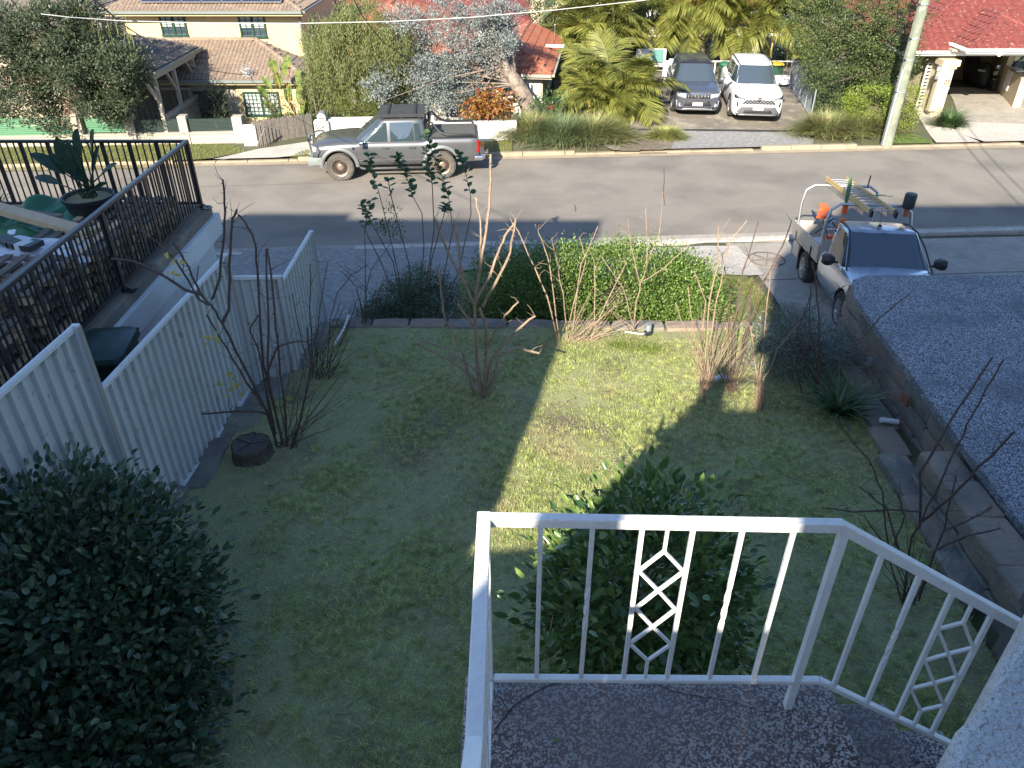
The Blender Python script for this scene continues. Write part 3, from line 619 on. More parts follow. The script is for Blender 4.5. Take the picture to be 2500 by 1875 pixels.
# ================================================================ LEFT: fence, neighbour's terrace
def fence_panel(parent, P, Q, zt0, zt1, zb0, zb1, pitch=.165):
    P, Q = V(*P, 0), V(*Q, 0); d = Q-P; L = d.length; d.normalize(); n_ = V(-d.y, d.x, 0)
    k = max(2, int(round(L/pitch))); pr = []
    for i in range(k):
        for f, h in ((0, 0), (.30, 0), (.42, 1), (.88, 1)): pr.append(((i+f)*L/k, h*.034))
    pr.append((L, 0)); b = MB()
    for (s0, h0), (s1, h1) in zip(pr[:-1], pr[1:]):
        a, c = P+d*s0+n_*h0, P+d*s1+n_*h1
        f0, f1 = s0/L, s1/L
        b.face([(a.x, a.y, zb0+(zb1-zb0)*f0), (c.x, c.y, zb0+(zb1-zb0)*f1), (c.x, c.y, zt0+(zt1-zt0)*f1), (a.x, a.y, zt0+(zt1-zt0)*f0)])
    o = b.build('panel', M['colorbond'], parent, fix=False); md = o.modifiers.new('t', 'SOLIDIFY'); md.thickness = .002
    b = MB(); off = n_*.012
    b.beam(V(P.x, P.y, zt0)+off, V(Q.x, Q.y, zt1)+off, .052, .045); b.beam(V(P.x, P.y, zt0+.012)+off, V(Q.x, Q.y, zt1+.012)+off, .030, .05)
    b.build('top_rail', M['fence_post'], parent, bevel=.004)
    b = MB(); b.beam(V(P.x, P.y, zb0+.03)+off, V(Q.x, Q.y, zb1+.03)+off, .05, .06); b.build('bottom_rail', M['fence_post'], parent)
def fpost(parent, p, z0, z1):
    b = MB(); b.b2((p[0]-.036, p[1]-.03, z0), (p[0]+.036, p[1]+.03, z1)); b.build('post', M['fence_post'], parent, bevel=.004)
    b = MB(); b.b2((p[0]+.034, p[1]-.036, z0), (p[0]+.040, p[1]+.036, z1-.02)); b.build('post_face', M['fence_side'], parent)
fe = thing('metal_fence', 'white ribbed steel fence stepping down to the street along the left of the lawn', 'fence', (-4, 8, 1.5))
f1, f2, f3, f4 = (-4.10, 6.40), (-3.97, 9.85), (-3.44, 10.38), (-3.42, 12.35)
zt_a = 3.60
fence_panel(fe, (-4.42, 2.2), (-4.13, 6.33), 4.32, 4.32, 1.2, 1.2)
fence_panel(fe, f1, f2, zt_a, PY(525, 632, 9.8).z, 1.62, 1.32)
fence_panel(fe, f2, f3, PY(548, 680, 9.85).z, PY(680, 678, 10.38).z, 1.32, 1.2)
fence_panel(fe, f3, f4, PY(684, 694, 10.38).z, PY(761, 568, 12.35).z, 1.25, 1.0)
fpost(fe, (-4.12, 6.36), 1.5, 4.36); fpost(fe, (f2[0], f2[1]), 1.2, PY(525, 628, 9.8).z+.02); fpost(fe, f3, 1.1, PY(684, 676, 10.38).z+.02); fpost(fe, f4, .7, PY(761, 566, 12.35).z+.02)
DZ = 3.40                                     # terrace level
tb = thing('white_terrace', 'white rendered neighbour terrace block with a weathered grey coping', 'building', (-8, 10, 1))
dx0 = -4.93
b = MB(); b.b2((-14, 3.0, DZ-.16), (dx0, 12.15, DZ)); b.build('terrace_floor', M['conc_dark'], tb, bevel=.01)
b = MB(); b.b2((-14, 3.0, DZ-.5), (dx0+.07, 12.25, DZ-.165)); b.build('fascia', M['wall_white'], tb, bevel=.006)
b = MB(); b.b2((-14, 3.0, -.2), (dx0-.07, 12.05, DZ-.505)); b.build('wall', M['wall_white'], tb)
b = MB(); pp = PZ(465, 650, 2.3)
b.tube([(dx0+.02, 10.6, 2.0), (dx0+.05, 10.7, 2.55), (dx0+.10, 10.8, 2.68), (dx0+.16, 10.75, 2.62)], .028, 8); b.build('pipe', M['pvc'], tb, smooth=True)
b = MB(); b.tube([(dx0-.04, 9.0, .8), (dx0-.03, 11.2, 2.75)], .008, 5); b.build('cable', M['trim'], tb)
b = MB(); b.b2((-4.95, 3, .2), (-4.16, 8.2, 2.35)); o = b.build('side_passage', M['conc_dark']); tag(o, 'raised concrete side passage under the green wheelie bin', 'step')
br = thing('black_railing', 'black powder-coated metal railing round the cluttered neighbour terrace', 'railing', (-5, 8, DZ))
rt = PZ(446, 348, DZ+1.08); rx, ry = -5.03, 11.98; rz = DZ+1.06
b = MB(); b.b2((rx-.03, 3.0, rz), (rx+.03, ry+.03, rz+.045)); b.build('top_rail', mat('rail_sheen', (.035, .036, .038), .3), br, bevel=.006)
b = MB(); b.b2((-14, ry-.03, rz), (rx-.031, ry+.03, rz+.045)); b.build('top_rail', M['black'], br, bevel=.006)
b = MB(); b.b2((rx-.02, 3, DZ+.07), (rx+.02, ry+.02, DZ+.115)); b.build('bottom_rail', M['black'], br)
b = MB(); b.b2((-14, ry-.02, DZ+.07), (rx-.021, ry+.02, DZ+.115)); b.build('bottom_rail', M['black'], br)
def bm_box(sx, sy, sz, name, m_):
    b = MB(); b.box((0, 0, sz/2), (sx, sy, sz)); return b.mesh(name, m_)
mb1 = bm_box(.018, .018, 1.0, 'baluster', M['black']); mb2 = bm_box(.020, .065, 1.0, 'baluster', M['black']); mb3 = bm_box(.065, .020, 1.0, 'baluster', M['black'])
k = 0; y = ry-.10
while y > 3.3:
    inst('baluster', mb2 if k % 4 == 3 else mb1, br, Matrix.Translation((rx, y, DZ+.09))@Matrix.Scale(.99, 4, (0, 0, 1))); y -= .105; k += 1
k = 0; x = rx-.16
while x > -10:
    inst('baluster', mb3 if k % 4 == 3 else mb1, br, Matrix.Translation((x, ry, DZ+.09))); x -= .105; k += 1
for p in ((rx, ry), (rx, 9.0), (rx, 6.0)):
    b = MB(); b.box((p[0], p[1], DZ+.55), (.06, .06, 1.06)); b.build('post', M['black'], br)
    b = MB(); b.box((p[0]+.08, p[1], DZ+.006), (.16, .12, .012)); b.beam((p[0]+.02, p[1], DZ+.09), (p[0]+.12, p[1], DZ+.02), .03, .012); b.build('foot', M['black'], br)
# pallets stacked behind the railing
def pallet(c, rz_, label, group):
    t = thing('pallet', label, 'pallet', c, group)
    Rz = Matrix.Rotation(rz_, 3, 'Z'); C = Vector(c)
    for i in range(6): b = MB(); b.box(C+Rz@V(-.5+.2*i, 0, .125), (.1, 1.1, .018), mat=Rz); b.build('board', M['old_timber' if rng.random() < .8 else 'timber'], t)
    for i in (-1, 0, 1):
        for j in (-1, 0, 1): b = MB(); b.box(C+Rz@V(.47*i, .48*j, .055), (.12, .10, .09), mat=Rz); b.build('block', M['timber'], t)
        b = MB(); b.box(C+Rz@V(0, .48*i, .108), (1.1, .1, .016), mat=Rz); b.build('board', M['old_timber'], t)
lv = ['bottom', 'second', 'third', 'fourth', 'top']
for si, (px_, py_, nn, wh) in enumerate([(-5.75, 10.9, 3, 'beside the potted plant'), (-5.75, 9.5, 4, 'behind the middle of the black railing'), (-5.75, 8.1, 5, 'near the white sheet'), (-5.8, 6.7, 4, 'at the near end of the terrace')]):
    for k in range(nn): pallet((px_+rng.uniform(-.05, .05), py_+rng.uniform(-.04, .04), DZ+.002+.136*k), rng.uniform(-.06, .06), 'weathered timber pallet %s, %s of its stack' % (wh, lv[k] if k < nn-1 else 'topmost'), 'timber pallets on the terrace')
def rumple(name, u0, v0, z, sx, sy, h, m_, label, cat, seed, rz_=0, edge=0):
    c = PZ(u0, v0, z); r_ = np.random.default_rng(seed); ph = r_.random(12)*6.28; b = MB()
    cz, sz = math.cos(rz_), math.sin(rz_)
    def fn(u, v):
        x, y = (u-.5)*sx, (v-.5)*sy; e = min(u, 1-u, v, 1-v); k = min(1, e*5)
        hh = h*(k**.6)*(.62+.25*math.sin(u*5+ph[0])*math.sin(v*4+ph[1])+.10*math.sin(u*17+ph[2]+3*math.sin(v*5+ph[3]))+.07*math.sin(v*25+ph[4]+4*math.sin(u*7)))
        w_ = .05*math.sin(9*v+ph[5])*(1-k)
        return (c.x+(x+w_)*cz-y*sz, c.y+(x+w_)*sz+y*cz, z+hh)
    b.grid(fn, 40, 34); o = b.build(name, m_, smooth=True, fix=False); o.modifiers.clear(); return tag(o, label, cat)
rumple('green_tarp', 150, 545, DZ+.15, 1.5, 1.5, .42, M['tarp'], 'crumpled green tarpaulin heaped on the terrace behind the black railing', 'tarpaulin', 4, .3)
rumple('green_tarp', 60, 575, DZ+.15, 1.7, .8, .30, M['tarp'], 'folded green tarpaulin with a white label under the pine plank', 'tarpaulin', 9, -.2)
rumple('white_sheet', 80, 630, DZ+.45, 1.5, .95, .22, M['cloth_white'], 'wrinkled white plastic sheet thrown over the timber pile', 'sheet', 6, .1)
b = MB(); p, q = PZ(-60, 493, DZ+.62), PZ(190, 562, DZ+.55); b.beam(p, q+(q-p)*.12, .20, .09); o = b.build('pine_plank', M['timber'], bevel=.004); tag(o, 'long pale pine plank lying across the green tarpaulin', 'plank')
b = MB(); p, q = PZ(55, 517, DZ+.60), PZ(150, 528, DZ+.58); b.beam(p, q, .09, .04); o = b.build('grey_board', M['grey_timber'], bevel=.003); tag(o, 'short grey board lying on the green tarpaulin', 'board')
for k, (u, v, u2, v2, mm) in enumerate([(5, 580, 30, 595, 'plastic_dark'), (20, 600, 50, 590, 'plastic_dark'), (45, 605, 75, 592, 'wall_white'), (60, 608, 95, 590, 'plastic_dark')]):
    b = MB(); b.beam(PZ(u, v, DZ+.66), PZ(u2, v2, DZ+.66), .16, .07); o = b.build('box_section', M[mm], bevel=.003)
    tag(o, ['dark plastic box at the left edge, under the tarpaulin corner', 'dark open box between the tarpaulin label and the sheet', 'white capped box on the pile by the sheet', 'slim dark box nearest the black railing'][k], 'box', 'boxes on the terrace pile')
b = MB(); b.box(PZ(28, 567, DZ+.60), (.09, .16, .012), .4); o = b.build('tarp_label', M['white']); tag(o, 'white fabric label strip on the green tarpaulin edge', 'label')
# potted bird of paradise
pt = PZ(214, 476, DZ+.62); pot = thing('potted_plant', 'bird of paradise plant in a wide black tub, on a pallet in the terrace corner', 'potted plant', pt)
b = MB(); b.lathe([(.01, -.40), (.27, -.40), (.335, -.06), (.36, -.05), (.365, 0), (.33, .0), (.32, -.05), (.01, -.06)], pt, n=28); b.build('pot', M['plastic_pot'], pot, smooth=True)
b = MB(); b.lathe([(.31, -.045), (.01, -.03)], pt, n=20); b.build('potting_soil', M['soil'], pot)
def paddle(parent, base, tip, wid, m_, mid_up=.0, seed=0, petiole=.5, stalk=None):
    base, tip = Vector(base), Vector(tip); j = base.lerp(tip, petiole)+V(0, 0, mid_up); d = (tip-j); L = d.length; d.normalize()
    s_ = d.cross(V(0, -.5, 1)); s_.normalize(); n_ = s_.cross(d); b = MB(); R_ = []
    for i in range(10):
        t = i/9; w = wid*math.sin(math.pi*min(1, t*.92+.06))**.7*(1 if t < 1 else 0)/2; c = j+d*L*t-V(0, 0, 1)*.10*L*t*t
        R_.append([c-s_*w+n_*w*.35, c, c+s_*w+n_*w*.35])
    for a, c in zip(R_[:-1], R_[1:]):
        b.face([a[0], a[1], c[1], c[0]]); b.face([a[1], a[2], c[2], c[1]])
    b.build('leaf', m_, parent, fix=False)
    b = MB(); b.tube([base, base.lerp(j, .5)+V(0, 0, .03), j, j+d*L*.9-V(0, 0, .08*L)], [.014, .011, .009, .003], 5); b.build('stalk', stalk or m_, parent)
bl = M['l_bird']
for (u, v, wd, pt_) in [(135, 325, .20, .45), (188, 305, .22, .55), (227, 307, .20, .6), (68, 365, .20, .45), (82, 425, .15, .5), (118, 365, .14, .4), (150, 375, .2, .5), (285, 392, .13, .55), (228, 425, .14, .4), (262, 442, .12, .35), (205, 420, .16, .5), (170, 400, .18, .4), (240, 345, .1, .4), (185, 360, .18, .5), (160, 330, .12, .4)]:
    c = PY(u, v, pt.y+rng.uniform(-.25, .2)); paddle(pot, pt+V(rng.uniform(-.1, .1), rng.uniform(-.1, .1), -.03), c, wd, bl, .03, petiole=pt_)
P = np.array([PY(5, 470, 10.8)]*40)+nr.normal(size=(40, 3))*.02; o = blades('spiky_plant', P-np.array([.12, 0, .2]), nr.random(40)*6.28, .35, .018, .5+nr.random(40)*.7, .3, bl)
tag(o, 'dark spiky plant half cut off at the left edge of the terrace', 'plant')
# wheelie bin
def wheelie(name, c, rz_, body, lid, label, h=1.0, sc=1, group=None):
    t = thing(name, label, 'bin', c, group, 0); C = Vector(c); Rz = Matrix.Rotation(rz_, 3, 'Z')
    def T(x, y, z): return C+Rz@V(x*sc, y*sc, z*sc)
    def rr(w, d, z, r_=.05): return [T(sx*(w/2)-sx*(r_ if k else 0), sy*(d/2)-sy*(0 if k else r_), z) for sx, sy, ks in ((1, -1, (1, 0)), (1, 1, (0, 1)), (-1, 1, (1, 0)), (-1, -1, (0, 1))) for k in ks]
    b = MB(); b.loft([rr(.42, .52, .04), rr(.44, .55, .3), rr(.52, .66, h-.08), rr(.52, .66, h-.03)]); b.build('body', body, t, smooth=True, bevel=.008)
    b = MB(); b.loft([rr(.56, .72, h-.045), rr(.58, .74, h-.02), rr(.58, .74, h+.01)]); b.build('rim', body, t, bevel=.006)
    b = MB(); b.loft([rr(.585, .75, h+.012, .07), rr(.56, .72, h+.06, .08), rr(.42, .58, h+.095, .1), rr(.2, .3, h+.11, .08)]); b.build('lid', lid, t, smooth=True, bevel=.008)
    for k in range(4): b = MB(); b.box(T(.275, -.22+.15*k, h-.12), (.03*sc, .02*sc, .14*sc), mat=Rz); b.build('rib', body, t)
    b = MB(); b.tube([T(-.26, -.4, h), T(.26, -.4, h)], .016, 8); b.build('handle', body, t)
    for s_ in (-1, 1): b = MB(); b.lathe([(.01, -.03), (.1, -.03), (.1, .03), (.01, .03)], T(s_*.25, -.3, .1), 'X', 16); b.build('wheel', M['tyre'], t)
    return t
bp = PZ(272, 832, 3.50)
wheelie('wheelie_bin', (-4.57, 7.42, 2.36), math.pi+.15, M['bin_green'], M['bin_green'], 'dark green wheelie bin with glossy lid between the white fence and terrace wall', 1.06, 1.05)
# ================================================================ FAR SIDE
def PT(u, v, t0):
    d = ray(u, v); n_ = V(-RS, RC, 0); return V(0, 0, CH)+d*(t0/d.dot(n_))
def tile_mesh(kind, m_):
    b = MB(); n = 6; tw, tl = .30, .40
    for i in range(n):
        def pz(j): return (.030 if kind == 'flat' else .034)*abs(math.sin(math.pi*(j/n)*2)) if kind == 'roll' else .03*(math.sin(math.pi*j/n)**2 if kind == 'pan' else (1 if j in (0, n) else .3))
        x0, x1 = i/n*tw, (i+1)/n*tw
        b.face([(x0, 0, pz(i)+.035), (x1, 0, pz(i+1)+.035), (x1, tl, pz(i+1)+.005), (x0, tl, pz(i)+.005)])
        b.face([(x0, .0, .0), (x1, .0, .0), (x1, 0, pz(i+1)+.035), (x0, 0, pz(i)+.035)])
    return b.mesh('roof_tile', m_, fix=False)
TILES = {}
def roof_plane(parent, pts, m_, kind='roll', budget=None, deck=True):
    """pts: polygon, first edge is the eave; lays overlapping tiles over a deck"""
    pts = [Vector(p) for p in pts]; e = (pts[1]-pts[0]); e.normalize(); nn = None
    for p in pts[2:]:
        c = e.cross(p-pts[0])
        if c.length > .1: nn = c.normalized(); break
    if nn.z < 0: nn = -nn
    up = nn.cross(e); 
    if up.z < 0: up = -up
    if e.cross(up).z < 0: e = -e
    o0 = pts[0]; loc = [((p-o0).dot(e), (p-o0).dot(up)) for p in pts]
    if deck: b = MB(); b.face([p-nn*.01 for p in pts]); b.face([p-nn*.06 for p in pts]); b.build('roof_deck', m_, parent, fix=False)
    key = m_.name+kind
    if key not in TILES: TILES[key] = tile_mesh(kind, m_)
    me = TILES[key]; Rm = Matrix((e, up, nn)).transposed().to_4x4()
    x0, x1 = min(a for a, _ in loc), max(a for a, _ in loc); y0, y1 = min(c for _, c in loc), max(c for _, c in loc)
    def inside(x, y):
        c = False; j = len(loc)-1
        for i in range(len(loc)):
            (xi, yi), (xj, yj) = loc[i], loc[j]
            if (yi > y) != (yj > y) and x < (xj-xi)*(y-yi)/(yj-yi+1e-12)+xi: c = not c
            j = i
        return c
    cells = []
    r = 0; yy_ = y0
    while yy_ < y1-.05:
        xx_ = x0
        while xx_ < x1:
            if inside(xx_+.15, yy_+.17): cells.append((xx_, yy_))
            xx_ += .30
        yy_ += .345
    rest = MB()
    vs = [v.co.copy() for v in me.vertices]; fs = [tuple(p.vertices) for p in me.polygons]
    for (xx_, yy_) in cells:
        Mx = Matrix.Translation(o0+e*xx_+up*yy_+nn*rng.uniform(0, .006))@Rm
        if budget is not None and budget[0] > 0:
            w = Mx.translation; budget[0] -= 1; inst('roof_tile', me, parent, Mx)
        else: rest.add([Mx@v for v in vs], fs)
    if rest.v: o = rest.build('roof_tiles', m_, parent, fix=False); o['kind'] = 'stuff'
def caps(parent, p, q, m_, r=.10):
    p, q = Vector(p), Vector(q); d = q-p; L = d.length; d.normalize(); n = max(1, int(L/.38)); sd = d.cross(V(0, 0, 1)); sd.normalize(); u = sd.cross(d)
    for i in range(n):
        b = MB(); rings = []
        for f, rr in ((i/n, r*1.12), ((i+1.08)/n, r*.92)):
            c = p+d*L*f; rings.append([c+sd*math.cos(math.pi*k/6)*rr+u*(math.sin(math.pi*k/6)*rr-.03) for k in range(7)])
        b.loft(rings, cap=True); b.build('ridge_cap', m_, parent)
def hip_roof(parent, x0, x1, y0, y1, z, pitch, m_, kind='roll', budget=None, faces='FRBL', rz=0, piv=None, fascia=None, capm=None):
    """hipped roof over an axis-aligned (optionally turned) rectangle"""
    piv = Vector(piv) if piv is not None else V(x0, y0, 0); Rz = Matrix.Rotation(rz, 3, 'Z')
    T = lambda x, y, zz: piv+Rz@(V(x, y, zz)-piv)
    w, d = x1-x0, y1-y0; tn = math.tan(pitch); h = min(w, d)/2
    if w >= d: a, b_ = T(x0+h, y0+h, z+h*tn), T(x1-h, y0+h, z+h*tn)
    else: a, b_ = T((x0+x1)/2, y0+h, z+h*tn), T((x0+x1)/2, y1-h, z+h*tn)
    c = [T(x0, y0, z), T(x1, y0, z), T(x1, y1, z), T(x0, y1, z)]
    if w >= d: F_ = [c[0], c[1], b_, a]; Rr = [c[1], c[2], b_]; Bk = [c[2], c[3], a, b_]; Lf = [c[3], c[0], a]
    else: F_ = [c[0], c[1], a]; Rr = [c[1], c[2], b_, a]; Bk = [c[2], c[3], b_]; Lf = [c[3], c[0], a, b_]
    for k, pl in (('F', F_), ('R', Rr), ('B', Bk), ('L', Lf)):
        if k in faces: roof_plane(parent, pl, m_, kind, budget)
        else: b = MB(); b.face(pl); b.build('roof_deck', m_, parent, fix=False)
    cm = capm or m_
    if w >= d: caps(parent, c[0], a, cm); caps(parent, c[1], b_, cm); caps(parent, a, b_, cm)
    else: caps(parent, c[0], a, cm); caps(parent, c[1], a, cm); caps(parent, a, b_, cm)
    if fascia:
        for p, q in ((c[0], c[1]), (c[1], c[2]), (c[3], c[0])):
            b = MB(); b.beam(p-V(0, 0, .09), q-V(0, 0, .09), .03, .16); b.build('fascia', fascia[0], parent)
            b = MB(); dd = (q-p).normalized(); s_ = dd.cross(V(0, 0, 1)); b.beam(p-V(0, 0, .04)+s_*.06, q-V(0, 0, .04)+s_*.06, .11, .09); b.build('gutter', fascia[1], parent)
    return c, a, b_
def window(parent, x0, x1, y, z0, z1, cols, rows, fm, gm, split=1, fw=.06, inner=None, axis='y', name='window'):
    """window in a wall facing the street (plane y) or facing right (axis='x', plane x=y)"""
    G = (lambda a, d, z: (a, d, z)) if axis == 'y' else (lambda a, d, z: (-d+2*y if False else y-(d-y), a, z))
    f = MB(); dep = .05
    def bx(a0, a1, d0, d1, c0, c1, b):
        p, q = G(a0, d0, c0), G(a1, d1, c1); b.b2([min(p[i], q[i]) for i in range(3)], [max(p[i], q[i]) for i in range(3)])
    bx(x0-.02, x1+.02, y-dep, y+.02, z0-.05, z0+fw*.6, f); bx(x0, x1, y-dep, y+.02, z1-fw, z1, f); bx(x0, x0+fw, y-dep, y+.02, z0+fw*.6, z1-fw, f); bx(x1-fw, x1, y-dep, y+.02, z0+fw*.6, z1-fw, f)
    for i in range(1, split+0): xm = x0+(x1-x0)*i/split; bx(xm-fw*.6, xm+fw*.6, y-dep, y+.02, z0+fw*.6, z1-fw, f)
    fr = f.build(name, fm, parent)
    for i in range(split):
        a0, a1 = x0+(x1-x0)*i/split+fw*.7, x0+(x1-x0)*(i+1)/split-fw*.7
        b = MB(); bx(a0, a1, y-.006, y+.002, z0+fw*.6, z1-fw, b); b.build('pane', gm, fr)
        if inner:
            b = MB(); bx(a0+.02, a1-.02, y-.014, y-.008, z0+(z1-z0)*.42, z1-fw-.01, b); b.build('curtain', inner, fr)
        m_ = MB()
        for c in range(1, cols): xx = a0+(a1-a0)*c/cols; bx(xx-.012, xx+.012, y-.03, y-.016, z0+fw*.6, z1-fw, m_)
        for r in range(1, rows): zz = z0+(z1-z0)*r/rows; bx(a0, a1, y-.032, y-.018, zz-.012, zz+.012, m_)
        if m_.v: m_.build('glazing_bars', fm, fr)
    return fr
def wallbox(parent, a, b_, m_, name='wall'):
    b = MB(); b.b2(a, b_); return b.build(name, m_, parent)
# ---- yellow two storey house
yh = thing('yellow_house', 'yellow rendered two storey house with brown tiled roofs and solar panels', 'house', (-12, 31, -1))
UX0, UX1 = PY(298, 30, 32.6).x, PY(738, 90, 32.6).x
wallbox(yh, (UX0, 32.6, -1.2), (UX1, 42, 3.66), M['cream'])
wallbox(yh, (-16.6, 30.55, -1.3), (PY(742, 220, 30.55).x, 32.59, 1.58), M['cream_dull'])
o = wallbox(yh, (PY(578, 220, 30.5).x, 30.50, -.6), (PY(742, 220, 30.5).x, 30.548, 1.50), M['cream'], 'lit_wall')  # yellow sheet paints the sunlit part; duller wall left as carport shade
bud = [290]
LXc = PY(757, 195, 30.1).x; H_ = PY(622, 94, 32.6)
zE = PY(560, 196, 30.1).z
roof_plane(yh, [(-17, 30.1, zE), (LXc, 30.1, zE), H_, (-17, 32.6, H_.z)], M['tile_brown'], 'roll', bud)
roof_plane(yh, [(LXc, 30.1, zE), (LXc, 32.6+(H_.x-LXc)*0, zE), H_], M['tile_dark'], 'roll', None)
caps(yh, (LXc, 30.1, zE), H_, M['tile_brown'], .11); caps(yh, (-15.2, 32.5, H_.z), (H_.x, 32.5, H_.z), M['tile_brown'], .09)
b = MB(); b.beam((-17, 30.04, zE-.03), (LXc, 30.04, zE-.03), .11, .1); b.build('gutter', M['gutter'], yh)
b = MB(); b.beam((-17, 30.12, zE-.12), (LXc, 30.12, zE-.12), .03, .1); b.build('fascia', M['cream'], yh)
zU = PY(500, 27, 32.05).z
c_, a_, b__ = hip_roof(yh, UX0-.55, UX1+.25, 32.05, 42.6, zU, R(22), M['tile_brown'], 'roll', None, 'FR', fascia=(M['cream'], M['gutter']))
for i in range(7):
    b = MB(); u0 = 357+i*48.5; x0 = PY(u0, 12, 32.8).x; x1 = PY(u0+47, 12, 32.8).x; tn = math.tan(R(22))
    y0 = 32.36; y1 = 34.01; ZZ = zU+.31*tn+.12; b.prism([(x0, y0, ZZ), (x1, y0, ZZ), (x1, y1, ZZ+1.65*tn), (x0, y1, ZZ+1.65*tn)], (0, -.015, .04)); sp = b.build('solar_panel', M['alu'], yh)
    b = MB(); nx, nyy = 6, 8
    for p in range(nx):
        for q in range(nyy):
            xa, xb = x0+.03+(x1-x0-.06)*p/nx+.008, x0+.03+(x1-x0-.06)*(p+1)/nx-.008; ya, yb = y0+.03+1.59*q/nyy+.008, y0+.03+1.59*(q+1)/nyy-.008
            za, zb = ZZ+.046+(ya-y0)*tn, ZZ+.046+(yb-y0)*tn; b.face([(xa, ya-.015, za), (xb, ya-.015, za), (xb, yb-.015, zb), (xa, yb-.015, zb)])
    b.build('solar_cells', M['solar'], sp, fix=False)
def wpx(parent, u0, v0, u1, v1, Y, cols, rows, split, fm, gm, inner=None):
    a, c = PY(u0, v0, Y), PY(u1, v1, Y); return window(parent, a.x, c.x, Y, c.z, a.z, cols, rows, fm, gm, split, inner=inner)
wpx(yh, 386, 34, 460, 86, 32.59, 2, 4, 2, M['win_green'], M['glass'], M['curtain'])
wpx(yh, 580, 36, 653, 90, 32.59, 2, 4, 2, M['win_green'], M['glass'], M['curtain'])
wpx(yh, 592, 224, 688, 281, 30.49, 4, 6, 2, M['win_green'], M['curtain'])
b = MB(); b.b2(PY(470, 222, 30.54), PY(560, 290, 30.50)); b.build('opening_shade', M['trim'], yh)  # flat black sheet painted in for the shade of an opening
wa = PY(0, 0, 35)
for yy0, z0, z1 in ((34.2, 1.9, 3.2), (39.5, 2.0, 3.2)):
    f = MB(); f.b2((UX1-.01, yy0, z0), (UX1+.05, yy0+1.0, z1)); fr = f.build('window', M['gutter'], yh); b = MB(); b.b2((UX1+.05, yy0+.08, z0+.08), (UX1+.056, yy0+.92, z1-.08)); b.build('pane', M['glass'], fr)
b = MB(); b.tube([(UX1+.03, 32.5, zU-.1), (UX1+.03, 32.5, 1.9)], .05, 8); b.build('downpipe', M['gutter'], yh)
b = MB(); b.box(PY(507, 36, 32.5), (.12, .18, .12)); b.build('eave_light', M['white'], yh)
b = MB(); 
for i in range(26):
    c = PY(607+rng.gauss(0, 9), 180+rng.gauss(0, 5), 30.2); b.tube([c, c+V(rng.uniform(-.2, .2), rng.uniform(-.1, .1), rng.uniform(-.02, .2)), c+V(rng.uniform(-.25, .25), 0, rng.uniform(0, .2))], .008, 4)
b.build('coiled_cable', M['galv'], yh)
# carport / covered stair
cp = thing('carport', 'open timber carport with grey tiled roof, timber posts and slatted balustrade', 'carport', (-14, 28.5, 0))
ce = PY(460, 130, 30.6); cx = ce.x; zc = ce.z
hip_roof(cp, cx-4.6, cx+.1, 26.9, 31.6, zc+.06, R(21), M['tile_dark'], 'roll', [150], 'FR', fascia=(M['cream_dull'], M['gutter']))
def ctim(name, p, q, w=.12): b = MB(); b.beam(p, q, w, w); return b.build(name, M['cream_dull'], cp)
ctim('beam', (cx, 27.0, zc-.12), (cx, 31.0, zc-.12), .16); ctim('beam', (cx-4.4, 27.05, zc-.12), (cx, 27.05, zc-.12))
for y_ in (27.2, 28.9, 30.8):
    ctim('post', (cx, y_, -.9), (cx, y_, zc-.2)); 
    ctim('brace', (cx, y_-.05, zc-.95), (cx, y_-.65, zc-.2), .08)
ctim('handrail', (cx, 27.2, .95), (cx, 30.8, .95), .13); ctim('bottom_plate', (cx, 27.2, -.1), (cx, 30.8, -.1), .08)
sm = bm_box(.02, .085, 1.0, 'slat', M['cream_dull'])
for i in range(27): inst('slat', sm, cp, Matrix.Translation((cx, 27.3+.132*i, -.08)))
for i in range(16): inst('slat', bm_box(.085, .02, 1.5, 'slat', M['old_timber']) if i == 0 else bpy.data.meshes['slat.001'] if 'slat.001' in bpy.data.meshes else sm, cp, Matrix.Translation((cx-.3-.2*i, 30.4, -.3)))
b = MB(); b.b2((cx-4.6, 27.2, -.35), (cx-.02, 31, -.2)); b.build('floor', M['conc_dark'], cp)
ctim('rear_beam', (cx-4.4, 30.4, 1.25), (cx-.1, 30.4, 1.25), .1)
# dark roofed house, upper left
dh = thing('dark_roof_house', 'house with a broad grey tiled roof behind the dark tree at the upper left', 'house', (-25, 34, 0))
wallbox(dh, (-34, 34, -1.5), (-16.2, 46, 2.4), M['pink']); hip_roof(dh, -35, -15.6, 33.2, 47, 2.3, R(24), M['tile_dark'], 'flat', [120], 'FR')
# ---- front boundary walls, left
fw_ = thing('front_wall', 'low pale rendered front wall with square piers and dark slatted infill panels', 'wall', (-14, 27, .1)); TL = 27.85
def pier(parent, u0, u1, vtop, m_, t0=TL, dep=.38, zb=-.1, name='pier'):
    a, c = PT(u0, vtop, t0), PT(u1, vtop, t0); sA = a.x*RC+a.y*RS; sB = c.x*RC+c.y*RS; z = a.z
    b = MB(); b.prism([RD(sA, t0, zb), RD(sB, t0, zb), RD(sB, t0+dep, zb), RD(sA, t0+dep, zb)], (0, 0, z-zb)); b.build(name, m_, parent, bevel=.02); return sA, sB, z
sA, _, _ = pier(fw_, 165, 190, 280, M['cream_dull']); p2 = pier(fw_, 297, 320, 285, M['cream_dull']); p3_ = pier(fw_, 430, 452, 285, M['cream_dull']); p4_ = pier(fw_, 563, 588, 286, M['cream_dull'])
zw_ = PT(500, 327, TL).z
b = MB(); b.prism([RD(-30, TL+.04, -.1), RD(p4_[0], TL+.04, -.1), RD(p4_[0], TL+.3, -.1), RD(-30, TL+.3, -.1)], (0, 0, zw_+.1)); b.build('base_wall', M['cream_dull'], fw_)
